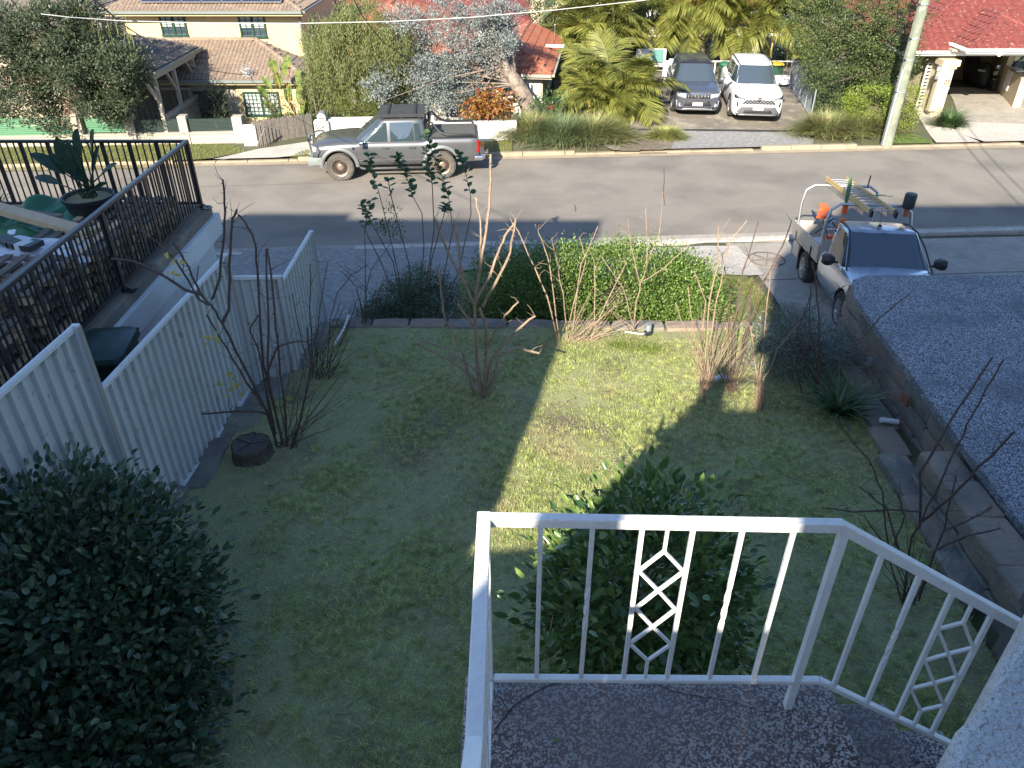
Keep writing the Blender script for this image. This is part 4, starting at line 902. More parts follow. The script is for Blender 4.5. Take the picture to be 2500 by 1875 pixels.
b = MB(); b.prism([RD(-30, TL+.0, zw_), RD(p4_[0], TL+.0, zw_), RD(p4_[0], TL+.34, zw_), RD(-30, TL+.34, zw_)], (0, 0, .05)); b.build('coping', M['cream_dull'], fw_)
def slats(s0, s1, z0, z1, n, m_, parent, name='slat'):
    L = s1-s0; h = (z1-z0)/n; b = MB(); b.box((0, 0, 0), (L, .02, h*.72)); me = b.mesh(name, m_)
    for i in range(n):
        c = RD((s0+s1)/2, TL+.12, z0+h*(i+.5)); inst(name, me, parent, Matrix.Translation(c)@Matrix.Rotation(PHI, 4, 'Z'))
    for s_ in (s0, (s0+s1)/2, s1-.03): b = MB(); b.box(RD(s_+.02, TL+.14, (z0+z1)/2), (.04, .02, z1-z0), PHI); b.build('slat_upright', m_, parent)
slats(p3_[1], p4_[0], zw_+.09, p4_[2]-.06, 9, M['dark_slat'], fw_); slats(p2[1], p3_[0], zw_+.09, p4_[2]-.06, 9, M['dark_slat'], fw_)
slats(sA+.45, p2[0], zw_+.09, p4_[2]+.06, 9, M['green_slat'], fw_); slats(-27, sA, zw_-.3, p4_[2]+.08, 14, M['green_slat'], fw_)
wp = thing('white_pier', 'freestanding white painted masonry pier at the end of the low front wall', 'pier', PT(600, 365, 27.4))
pier(wp, 588, 622, 309, M['wall_white'], 27.5, .3, -.1, 'pier_body')
pk = thing('paling_fence', 'weathered grey paling gate fence across the driveway left of the white letterbox', 'fence', PT(690, 350, 28.6))
pa, pb = PZ(630, 366, -.05), PZ(768, 345, -.15); n = 34; d = (pb-pa)
pm = MB(); pm.box((0, 0, .5), (d.length/n*.93, .018, 1.0)); pm.box((0, 0, 1.0), (d.length/n*.55, .018, .03)); pme = pm.mesh('paling', M['grey_timber'])
for i in range(n):
    c = pa+d*((i+.5)/n); inst('paling', pme, pk, Matrix.Translation(c+V(0, rng.uniform(-.006, .006), 0))@Matrix.Rotation(math.atan2(d.y, d.x), 4, 'Z')@Matrix.Scale(.95+rng.random()*.05, 4, (0, 0, 1)))
for z_ in (.25, .8): b = MB(); b.beam(pa+V(0, .05, z_), pb+V(0, .05, z_), .04, .07); b.build('rail', M['grey_timber'], pk)
b = MB()
for k in range(6): b.beam(PZ(628, 366, 0)+V(.02+.07*k, -.05, .05), PZ(628, 366, 0)+V(.02+.07*k, -.05, .95), .015, .015)
b.beam(PZ(628, 366, 0)+V(0, -.05, .1), PZ(628, 366, 0)+V(.4, -.05, .75), .03, .03); b.build('gate', M['grey_timber'], pk)
sf = thing('side_fence', 'tall weathered timber side fence running back behind the white letterbox', 'fence', (-6.4, 29, 0))
for i in range(40): inst('paling', pme, sf, Matrix.Translation((-7.1-.02*i, 28.7+.125*i, -.1-.012*i))@Matrix.Rotation(math.pi/2+.1, 4, 'Z')@Matrix.Scale(1.45, 4, (0, 0, 1)))
ww = thing('white_wall', 'low white painted front wall running behind the silver pickup', 'wall', PT(900, 340, 27.4))
def wseg(u0, u1, vt, t0, name='wall'):
    a, c = PT(u0, vt, t0), PT(u1, vt, t0); sA, sB = a.x*RC+a.y*RS, c.x*RC+c.y*RS
    b = MB(); b.prism([RD(sA, t0, -.1), RD(sB, t0, -.1), RD(sB, t0+.25, -.1), RD(sA, t0+.25, -.1)], (0, 0, a.z+.1)); b.build(name, M['wall_white'], ww, bevel=.02)
    b = MB(); b.prism([RD(sA, t0-.03, a.z+.003), RD(sB, t0-.03, a.z+.003), RD(sB, t0+.28, a.z+.003), RD(sA, t0+.28, a.z+.003)], (0, 0, .06)); b.build('coping', M['wall_white'], ww, bevel=.01)
wseg(800, 1060, 296, 27.7); wseg(1060, 1262, 306, 27.5)
lb = thing('letterbox_pier', 'white letterbox pier with arched grey letterbox on top and a small house number', 'letterbox', PT(782, 340, 27.5))
pA, pB, pz = pier(lb, 765, 801, 297, M['wall_white'], 27.55, .34, -.1, 'pier_body')
sm_ = (pA+pB)/2+.04
b = MB(); rings = []
for t in (27.52, 27.92):
    rings.append([RD(sm_+x_, t, pz+z_) for x_, z_ in [(-.15, 0), (.15, 0)]+[(.15*math.cos(a_), .16+.13*math.sin(a_)) for a_ in np.linspace(0, math.pi, 9)]])
b.loft(rings); b.build('letterbox', M['galv'], lb)
b = MB(); b.box(RD(sm_, 27.51, pz+.1), (.2, .01, .16), PHI); f_ = b.build('letterbox_front', M['conc_light'], lb); b = MB(); b.box(RD(sm_, 27.503, pz+.11), (.17, .008, .02), PHI); b.build('slot', M['trim'], f_)
def text(body, loc, size, rot, m_, parent, name='lettering', ext=.004):
    c = bpy.data.curves.new(name, 'FONT'); c.body = body; c.size = size; c.extrude = ext; c.align_x = 'CENTER'; c.align_y = 'CENTER'
    o = bpy.data.objects.new('tmp_t', c); COL.objects.link(o); dg = bpy.context.evaluated_depsgraph_get(); me = bpy.data.meshes.new_from_object(o.evaluated_get(dg))
    bpy.data.objects.remove(o); me.name = name; me.materials.clear(); me.materials.append(m_)
    o = bpy.data.objects.new(name, me); COL.objects.link(o); o.parent = parent; o.location = Vector(loc)-ORG[parent.name]; o.rotation_euler = rot; return o
text('50A', PT(782, 311, 27.54), .20, (math.pi/2, 0, PHI), M['trim'], lb)
# ---- driveways, paths and verges of the far side
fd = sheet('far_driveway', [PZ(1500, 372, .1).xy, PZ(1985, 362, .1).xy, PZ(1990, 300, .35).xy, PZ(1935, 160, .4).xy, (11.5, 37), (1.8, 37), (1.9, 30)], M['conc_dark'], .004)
sheet('driveway_apron', [PZ(1640, 368, .1).xy, PZ(1985, 362, .1).xy, PZ(1972, 322, .2).xy, PZ(1650, 318, .2).xy], M['conc_grey'], .012, parent=fd, kind=None)
b = MB(); p, q = PZ(1500, 315, .25), PZ(1975, 319, .25); b.beam(p+V(0, 0, .0), q, .05, .03); b.build('joint', M['trim'], fd)
bp_ = sheet('brick_path', [PZ(1512, 372, .1).xy, PZ(1607, 368, .1).xy, PZ(1600, 316, .2).xy, PZ(1525, 312, .2).xy], M['mortar'], .014)
pvm = MB(); pvm.box((0, 0, 0), (.225, .108, .03)); pvme = pvm.mesh('paver', M['brickpave'])
a0 = PZ(1512, 370, .1); ax = PZ(1607, 368, .1).x-a0.x
for r_ in range(14):
    for c_i in range(9):
        x_ = a0.x+.12+c_i*.235+(.117 if r_ % 2 else 0)+r_*.012; y_ = a0.y+.08+r_*.117
        if x_ < a0.x+ax+.25: inst('paver', pvme, bp_, Matrix.Translation((x_, y_, gz(x_, y_)+.022+rng.uniform(-.003, .003)))@Matrix.Rotation(PHI, 4, 'Z'))
sheet('left_driveway', [PZ(420, 412, .1).xy, PZ(765, 378, .1).xy, PZ(770, 345, .1).xy, PZ(628, 366, .1).xy, PZ(560, 382, .1).xy], M['conc_light'], .012)
lv_ = [PZ(-300, 420, .1).xy, PZ(425, 405, .1).xy, PZ(600, 372, .1).xy, PZ(560, 355, .1).xy, PZ(-300, 345, .1).xy]
sheet('left_verge', lv_, M['grass_far'], .004); verge('left_verge_grass', lv_, M['g_verge'], 600, .09, 'sunlit grass verge in front of the slatted front wall', w=.014)
v2 = [PZ(705, 388, .1).xy, PZ(765, 384, .1).xy, PZ(768, 366, .1).xy, PZ(740, 370, .1).xy]
verge('small_verge_grass', v2, M['g_verge'], 900, .09, 'small tuft of lawn by the bull bar of the silver pickup', w=.014)
v3 = [PZ(770, 384, .1).xy, PZ(1250, 372, .1).xy, PZ(1250, 346, .1).xy, PZ(770, 352, .1).xy]
sheet('middle_verge', v3, M['grass_far'], .004); verge('middle_verge_grass', v3, M['g_verge'], 600, .08, 'patchy grass strip behind the silver pickup beside the white wall', w=.014)
sheet('cream_path', [PZ(2232, 280, .2).xy, PZ(2285, 350, .1).xy, PZ(2395, 350, .1).xy, PZ(2290, 296, .2).xy, PZ(2275, 262, .3).xy, PZ(2240, 262, .3).xy], M['conc_light'], .012)
sheet('garage_apron', [PZ(2330, 322, .15).xy, PZ(2410, 350, .1).xy, PZ(2650, 350, .1).xy, PZ(2650, 300, .3).xy, PZ(2345, 292, .3).xy], M['conc_light'], .016)
sheet('garage_drive', [PZ(2345, 292, .3).xy, PZ(2650, 300, .3).xy, PZ(2650, 215, .4).xy, PZ(2310, 215, .4).xy], M['conc'], .012)
v4 = [PZ(2168, 352, .1).xy, PZ(2282, 352, .1).xy, PZ(2225, 325, .15).xy, PZ(2185, 325, .15).xy]
sheet('pole_verge', v4, M['grass_far'], .004); verge('pole_verge_grass', v4, leafmat('grass_green', (.05, .13, .015), (.11, .22, .03), .5, .25), 1000, .07, 'bright green grass triangle beside the power pole', w=.012)
# ---- terracotta house
th = thing('terracotta_house', 'white house with orange terracotta tiled hip roof behind the silver tree', 'house', (0, 31, 0))
zr = 1.78; hb_ = [250]
pv = V(1.47, 30.2, 0); rz_ = R(-6.4)
cc, aa, bb = hip_roof(th, -1.55, 1.47, 30.2, 38.9, zr, R(27), M['tile_orange'], 'pan', hb_, 'RFL', rz_, pv, fascia=(M['cream_dull'], M['cream_dull']))
Rz = Matrix.Rotation(rz_, 3, 'Z')
def rb(a, b_, m_, name='wall', bev=0):
    q = MB(); q.b2(a, b_); q.v = [tuple(pv+Rz@(Vector(v)-pv)) for v in q.v]; return q.build(name, m_, th, bevel=bev)
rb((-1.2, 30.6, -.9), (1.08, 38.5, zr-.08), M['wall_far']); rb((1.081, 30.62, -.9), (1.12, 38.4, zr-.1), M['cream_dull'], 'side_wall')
wpx(th, 1240, 203, 1252, 240, 30.55, 3, 5, 1, M['wall_white'], M['glass']); wpx(th, 1276, 203, 1296, 240, 30.5, 3, 5, 1, M['wall_white'], M['glass'])
b = MB(); b.tube([PZ(1355, 60, 3.0), PZ(1355, 95, 2.3)], .02, 6); b.build('antenna_mast', M['wall_white'], th); b = MB(); b.box(PY(1355, 112, 33.9), (.75, .05, .1), -.2); b.build('antenna', M['white'], th)
hip_roof(th, -8.6, -1.7, 32.2, 42, zr, R(26), M['tile_orange'], 'pan', None, 'FR', fascia=(M['cream_dull'], M['cream_dull']))
wallbox(th, (-8.2, 32.6, -1), (-2.0, 41, zr-.05), M['wall_far'])
hip_roof(th, -3.9, -1.15, 29.9, 33.2, PY(1180, 196, 29.9).z, R(24), M['tile_orange'], 'pan', None, 'FR', fascia=(M['cream_dull'], M['timber']))
wallbox(th, (-3.6, 30.4, -.9), (-1.5, 32.5, 1.5), M['wall_far'])
wpx(th, 1083, 245, 1144, 288, 30.38, 5, 3, 1, M['wall_white'], M['trim'])
# ---- house 25
h5 = thing('cream_house', 'cream house numbered 25 with red tiled roof, open garage and white gutters', 'house', (17, 31, 0))
gw_ = (M['gum_white'], M['gum_white'])
zg = PY(2430, 119, 29.4).z
hip_roof(h5, 16.25, 19.9, 29.4, 36, zg, R(25), M['tile_red'], 'pan', [280], 'FL', fascia=gw_)
zl = PY(2300, 124, 30.3).z
hip_roof(h5, 14.3, 24, 30.3, 36.5, zl, R(25), M['tile_red'], 'pan', None, 'FL', fascia=gw_)
pB_ = PZ(2282, 284, .3)
def pillar(u, v, w=.42, top=None, zt=2.3):
    p = PZ(u, v, .3); q = MB(); q.b2((p.x-w/2, p.y, 0), (p.x+w/2, p.y+w, zt-.3)); q.build('pillar', M['cream25'], h5, bevel=.01)
    for z0, z1, e in ((zt-.3, zt-.2, .05), (zt-.2, zt+.02, .11)): q = MB(); q.b2((p.x-w/2-e, p.y-e, z0), (p.x+w/2+e, p.y+w+e, z1)); q.build('capital', M['cream25'], h5, bevel=.012)
    return p
pl = pillar(2283, 284)
text('25', PY(2312, 201, pl.y-.012), .23, (math.pi/2, 0, 0), M['trim'], h5)
b = MB(); b.box(PY(2308, 211, pl.y-.01), (.3, .01, .012)); b.build('number_line', M['trim'], h5); b = MB(); b.box(PY(2307, 216, pl.y-.01), (.3, .012, .10)); b.build('mail_plate', M['white'], h5)
wallbox(h5, (15.6, 36.0, 0), (22, 36.2, 2.9), M['cream25'], 'garage_back_wall'); wallbox(h5, (pl.x-.15, pl.y+.45, 0), (pl.x, 36.0, 2.2), M['cream25'], 'side_wall')
b = MB(); b.prism([(20.3, 33.6, 0), (21.1, 36.0, 0), (21.3, 36.0, 0), (20.5, 33.6, 0)], (0, 0, 2.7)); b.build('garage_right_wall', M['cream25'], h5)
b = MB(); b.prism([(19.62, 31.2, 0), (20.28, 33.58, 0), (20.5, 33.58, 0), (19.95, 31.2, 0)], (0, 0, 1.45)); b.build('low_wall', M['cream25'], h5, bevel=.01)
b = MB(); b.prism([(20.0, 32.3, 1.46), (20.12, 32.9, 1.46), (20.5, 32.9, 1.46), (20.4, 32.3, 1.46)], (0, 0, .05)); b.prism([(19.86, 32.3, .75), (20.02, 32.9, .75), (20.06, 32.9, .75), (19.9, 32.3, .75)], (0, 0, .7)); o = b.build('towel', M['cloth_white']); tag(o, 'pale patterned towel hanging over the low garage wall', 'towel')
b = MB(); b.b2((16.0, 30, 2.62), (22, 36.0, 2.68)); b.build('ceiling', M['cream_dull'], h5)
wallbox(h5, (14.6, 31.0, 0), (15.2, 31.4, 2.5), M['cream25'], 'pillar'); wallbox(h5, (14.4, 33.8, 0), (16.2, 34, 2.5), M['cream_dull'], 'entry_wall')
b = MB(); b.beam(PY(2272, 270, 30.1), PY(2306, 158, 30.1), .26, .24, up=(0, 1, 0)); b.build('gate_post', M['cream25'], h5)
b = MB(); b.b2((16.25, 33.9, 1.6), (17.1, 33.95, 2.3)); 
gt = thing('slatted_gate', 'white metal gate of horizontal bars beside the cream pillar', 'gate', PZ(2260, 268, .3))
g0, g1_ = PZ(2234, 268, .3), PZ(2272, 268, .3)
for z_x in (g0, g1_): b = MB(); b.beam(z_x, z_x+V(0, 0, 1.75), .05, .05, up=(0, 1, 0)); b.build('upright', M['white'], gt)
gm_ = MB(); gm_.box((0, 0, 0), (g1_.x-g0.x, .03, .045)); gme = gm_.mesh('bar', M['white'])
for k in range(14): inst('bar', gme, gt, Matrix.Translation(((g0.x+g1_.x)/2, g0.y, .38+k*.126)))
ic = thing('intercom', 'dark intercom panel with white plates mounted beside the cream gate post', 'intercom', PY(2290, 177, 29.9))
b = MB(); b.box(PY(2290, 177, 29.9), (.13, .06, .46), mat=Matrix.Rotation(0, 3, 'Y')); b.build('panel', M['gutter'], ic)
for v_ in (169, 182): b = MB(); b.box(PY(2291, v_, 29.86), (.09, .02, .10)); b.build('plate', M['white'], ic)
cl = PY(2441, 130, 29.3); sc_l = thing('wall_light', 'small white sensor light under the red roof eave', 'light', cl)
b = MB(); b.box(cl, (.2, .1, .1)); b.lathe([(.01, -.12), (.05, -.1), (.05, -.05), (.01, -.04)], cl, n=10); b.build('fitting', M['white'], sc_l)
# covered scooter
sb = PZ(2412, 222, .38); sc = thing('covered_scooter', 'scooter under a black cover parked in the open garage', 'scooter', sb)
b = MB(); rings = []
for t, w, zb, zt in [(0, .10, .05, .55), (.12, .20, .04, 1.0), (.3, .30, .03, 1.15), (.55, .30, .03, 1.0), (.9, .27, .03, 1.05), (1.2, .25, .04, 1.55), (1.3, .22, .3, 1.6), (1.5, .1, .5, 1.5)]:
    c = sb+V(-.15-t*.22, t*1.0, 0); rings.append([c+V(math.cos(a_)*w, 0, (zb+zt)/2+math.sin(a_)*(zt-zb)/2) for a_ in np.linspace(0, 2*math.pi, 14, endpoint=False)])
b.loft(rings); b.build('cover', M['cover'], sc, smooth=True, sub=1)
b = MB(); b.lathe([(.10, -.05), (.25, -.05), (.27, 0), (.25, .05), (.10, .05)], sb+V(.0, -.1, .27), 'X', 18); b.build('wheel', M['tyre'], sc)
b = MB(); b.box(sb+V(-.02, -.16, .75), (.16, .08, .16)); b.lathe([(.01, -.04), (.09, -.02), (.09, .03)], sb+V(0, -.2, .98), 'Y', 12); b.build('headlight', M['lamp'], sc)
b = MB(); b.box(sb+V(-.01, -.2, .5), (.14, .02, .03)); b.build('badge', M['white'], sc)
text('oxof', sb+V(-.48, .1, .80), .16, (math.pi/2, .2, -.2), M['galv'], sc)
# far background buildings
bk = thing('pink_building', 'pale pink flats rising behind the terracotta roofs', 'building', (-1, 60, -3)); wallbox(bk, (-6.5, 58, -5), (5.5, 66, 3.6), M['pink'])
for i in range(7): f_ = MB(); x0 = -5.8+i*1.6; f_.b2((x0, 57.93, .6), (x0+.7, 57.99, 2.8)); fr = f_.build('window', M['gutter'], bk); b = MB(); b.b2((x0+.06, 57.92, .66), (x0+.64, 57.925, 2.74)); b.build('pane', M['glass'], fr)
ml = thing('metal_roof_building', 'low building with broad white corrugated metal roof behind the palms', 'building', (8, 50, -2))
ey = 47.; ez = PY(1500, 44, ey).z; x0, x1 = PY(1398, 44, ey).x, PY(2010, 44, ey).x
wallbox(ml, (x0+.3, ey+.5, -3), (x1, 60, ez-.05), M['wall_far'])
b = MB(); nn_ = 150; pr2 = []
for i in range(nn_+1): xx_ = x0+(x1-x0)*i/nn_; pr2.append((xx_, .05 if i % 3 == 0 else 0))
for (xa, ha), (xb, hb2) in zip(pr2[:-1], pr2[1:]): b.face([(xa, ey, ez+ha), (xb, ey, ez+hb2), (xb+1.3, ey+13, ez+3.0+hb2), (xa+1.3, ey+13, ez+3.0+ha)])
b.build('roof', M['roof_metal'], ml, fix=False); b = MB(); b.beam((x0, ey, ez-.1), (x1, ey, ez-.1), .06, .22); b.build('fascia', M['white'], ml)
for i, u in enumerate((1475, 1538, 1590, 1790, 1890)):
    c = PY(u, 34, 47.5); b = MB(); b.lathe([(.9, 0), (.9, 3)], (c.x, 47.4, c.z-.1), 'Y', 12, a0=0, a1=math.pi); o = b.build('roof_vault', M['roof_metal'], ml, fix=False); md = o.modifiers.new('s', 'SOLIDIFY'); md.thickness = .05
    b = MB(); b.face([(c.x+.9*math.cos(a_), 47.42, c.z-.1+.9*math.sin(a_)) for a_ in np.linspace(0, math.pi, 13)]); b.build('vault_end', M['white'], ml)
mr2 = thing('pale_roof_house', 'house with pale blue metal roof at the upper right', 'house', (26, 48, 0))
e1 = PY(2360, 30, 46); e2 = PY(2560, 62, 44); b = MB(); nn_ = 40
for i in range(nn_):
    p, q = e1.lerp(e2, i/nn_), e1.lerp(e2, (i+1)/nn_); h0, h1 = (.05 if i % 2 else 0), (.05 if (i+1) % 2 else 0); b.face([p+V(0, 0, h0), q+V(0, 0, h1), q+V(-3, 10, 3+h1), p+V(-3, 10, 3+h0)])
b.build('roof', M['roof_metal'], mr2, fix=False); wallbox(mr2, (e1.x, 46.6, -3), (e1.x+14, 54, e2.z-.3), M['cream_dull'])
rr2 = thing('red_roof_house', 'house with plain red tiled roof glimpsed behind the cream house', 'house', (20, 42, 0))
hip_roof(rr2, 17.6, 24, 41, 50, PY(2300, 32, 41).z-.3, R(26), M['tile_red'], 'flat', None, 'FLR'); wallbox(rr2, (18, 41.5, -2), (23.6, 49, PY(2300, 32, 41).z-.35), M['pink'])
rr3 = thing('red_roof_house', 'house with dark red tiled roof between the yellow house and the silver tree', 'house', (-8, 50, 0))
hip_roof(rr3, -13, 1.0, 43.5, 54, PY(1050, 60, 43.5).z, R(24), M['tile_red'], 'flat', None, 'FR'); wallbox(rr3, (-12.4, 44, -3), (.4, 53, PY(1050, 60, 43.5).z-.1), M['wall_far'])
# white entry wall and gate at the end of the side path
ew = thing('entry_wall', 'white wall with pale teal gate at the end of the path beside the palms', 'wall', (6, 37.5, .4))
a, c = PY(1555, 120, 37.6), PY(1625, 146, 37.6); b = MB(); b.b2((a.x, 37.6, c.z-.3), (c.x, 37.8, a.z)); b.build('wall', M['wall_white'], ew); a, c = PY(1590, 122, 37.5), PY(1618, 146, 37.5); b = MB(); b.b2((a.x, 37.5, c.z-.1), (c.x, 37.59, a.z)); b.build('gate', M['teal'], ew)
sheet('side_path', [PZ(1555, 150, .42).xy, PZ(1625, 150, .42).xy, PZ(1620, 175, .42).xy, PZ(1553, 172, .42).xy], M['conc_light'], .02)
# rail fence and gate behind the parked cars
rf = thing('white_rail_fence', 'white tube rail fence behind the two parked cars', 'fence', (9, 36.2, .4))
yR = 36.4; xa, xb = PY(1622, 150, yR).x, PY(1935, 150, yR).x
for v_ in (150, 205): z_ = PY(1700, v_, yR).z; b = MB(); b.tube([(xa, yR, z_), (xb, yR, z_)], .03, 8); b.build('rail', M['white'], rf)
for k in range(6): x_ = xa+(xb-xa)*k/5; b = MB(); b.tube([(x_, yR, .2), (x_, yR, PY(1700, 150, yR).z)], .03, 8); b.build('post', M['white'], rf)
gp_ = thing('white_post', 'two tall flat white gate posts standing left of the grey car', 'post', PZ(1625, 205, .4))
for u, v in ((1624, 205), (1633, 200)):
    p = PZ(u, v, .4); b = MB(); b.b2((p.x-.09, p.y, .3), (p.x+.09, p.y+.05, .4+.95)); b.build('post', M['white'], gp_, bevel=.01)
for (u, v, lab, ld, lidm) in ((1893, 212, 'wheelie bin with yellow lid behind the white car', 'y', M['yellow_lid']), (1768, 212, 'wheelie bin with green lid between the two parked cars', 'g', mat('green_lid', (.03, .15, .08), .4))):
    p = PZ(u, v, .4); wheelie('wheelie_bin', (p.x, p.y+.3, .42), math.pi, M['bin_body'], lidm, lab, 1.0, .84, 'wheelie bins behind the parked cars')
    if ld == 'y': b = MB(); b.b2((p.x-.5, p.y-.45, .6), (p.x+.4, p.y-.40, .95)); o = b.build('white_board', M['wall_white']); tag(o, 'white board leaning in front of the yellow lidded bin', 'board')
# chain fence at the right of the parking area
cf = thing('wire_fence', 'low galvanised pipe and wire fence right of the white car', 'fence', (11.8, 31, .4))
fa, fb = PZ(1978, 292, .35), PZ(1925, 205, .42); nP = 4; ph_ = 1.05
for k in range(nP+1):
    p = fa.lerp(fb, k/nP); b = MB(); b.tube([p, p+V(0, 0, ph_)], .025, 8); b.build('post', M['galv'], cf)
for z_ in (.1, ph_): b = MB(); b.tube([fa+V(0, 0, z_), fb+V(0, 0, z_)], .02, 6); b.build('rail', M['galv'], cf)
b = MB(); L = (fb-fa).length; nw = int(L/.12)
for k in range(nw):
    for dk in (-1, 1):
        s0 = k/nw; s1 = (k+dk*8)/nw
        if 0 <= s1 <= 1: b.beam(fa.lerp(fb, s0)+V(0, 0, .1), fa.lerp(fb, s1)+V(0, 0, ph_), .006, .006)
b.build('wire_mesh', M['galv'], cf)
# ---- pole and wires
pb0 = PZ(2164, 352, .1); ptp = PY(2258, -6, pb0.y+.2); dd = ptp-pb0
up_ = thing('power_pole', 'leaning weathered timber power pole with grey conduit up its left side', 'pole', pb0)
b = MB(); b.tube([pb0-dd*.05, pb0, pb0+dd*.5, pb0+dd*1.0, pb0+dd*1.9], [.2, .195, .175, .16, .13], 18); b.build('shaft', M['pole'], up_, smooth=True)
b = MB(); of = V(-.17, -.13, 0); b.tube([pb0+of, pb0+dd*.53+of*.85], [.055, .05], 8); b.build('conduit', M['galv'], up_, smooth=True)
b = MB(); b.tube([pb0+dd*.5+of*.85, pb0+dd*1.5+of*.8], .018, 6); b.tube([pb0+dd*.5+of*.85+V(.05, 0, 0), pb0+dd*1.5+of*.8+V(.06, 0, 0)], .014, 6); b.build('cable', M['gutter'], up_)
for f_ in (.38, .6, .74, .96): b = MB(); b.lathe([(.178+.01*(1-f_), -.02), (.185+.01*(1-f_), 0), (.178, .02)], pb0+dd*f_, n=18); b.build('strap', M['galv'], up_); b = MB(); b.tube([pb0+dd*f_+V(-.15, -.15, 0), pb0+dd*f_+V(-.28, -.2, .04)], .018, 5); b.build('bolt', M['trim'], up_)
def wire(name, pts, r, m_, label, sag=True):
    P = [Vector(p) for p in pts]; out = []
    for i in range(len(P)-1):
        for k in range(6): out.append(P[i].lerp(P[i+1], k/6))
    out.append(P[-1]); b = MB(); b.tube(out, r, 5); o = b.build(name, m_); return tag(o, label, 'cable')
wire('white_cable', [PY(u, v, Y) for u, v, Y in ((100, 34, 9), (170, 42, 9), (300, 51, 9.2), (500, 56, 9.4), (735, 57, 9.6), (950, 52.5, 9.8), (1140, 43, 10), (1350, 25, 10.3), (1560, 2, 10.6), (1700, -16, 10.8))], .0042, mat('cable_white', (.60, .59, .56), .4), 'thick white service cable crossing the top of the view')
wire('black_cable', [PY(u, v, Y) for u, v, Y in ((215, -15, 8), (300, 60, 14), (430, 145, 22), (500, 170, 26), (575, 181, 29), (603, 182, 30))], .012, M['trim'], 'thin black cable running down to the yellow house gutter')
wire('black_cable', [PY(u, v, Y) for u, v, Y in ((860, -10, 20), (885, 40, 24), (940, 110, 29))], .015, M['trim'], 'thin black cable dropping into the weeping tree')
for k, (o1, lab) in enumerate(((0, 'overhead wire crossing above the near footpath'), (.5, 'second overhead wire crossing above the near footpath'))):
    wire('overhead_wire', [(12.4+o1, 18.5, 7.3), (11.2+o1, 13.5, 7), (8.6+o1, 2, 7.4)], .02, M['trim'], lab)
# ================================================================ VEHICLES
from mathutils.bvhtree import BVHTree
def cr(xs_, ys_, x):
    """smooth monotone-ish cubic through the control values"""
    xs_ = list(xs_); ys_ = list(ys_)
    if x <= xs_[0]: return ys_[0]
    if x >= xs_[-1]: return ys_[-1]
    i = max(k for k in range(len(xs_)-1) if xs_[k] <= x); h = xs_[i+1]-xs_[i]; t = (x-xs_[i])/h
    def sl(k):
        if k == 0 or k == len(xs_)-1: return 0 if len(xs_) < 3 else (ys_[min(k+1, len(xs_)-1)]-ys_[max(k-1, 0)])/(xs_[min(k+1, len(xs_)-1)]-xs_[max(k-1, 0)])
        a = (ys_[k]-ys_[k-1])/(xs_[k]-xs_[k-1]); b = (ys_[k+1]-ys_[k])/(xs_[k+1]-xs_[k])
        return 0 if a*b <= 0 else 2*a*b/(a+b)
    m0, m1 = sl(i)*h, sl(i+1)*h
    return (2*t**3-3*t*t+1)*ys_[i]+(t**3-2*t*t+t)*m0+(-2*t**3+3*t*t)*ys_[i+1]+(t**3-t*t)*m1
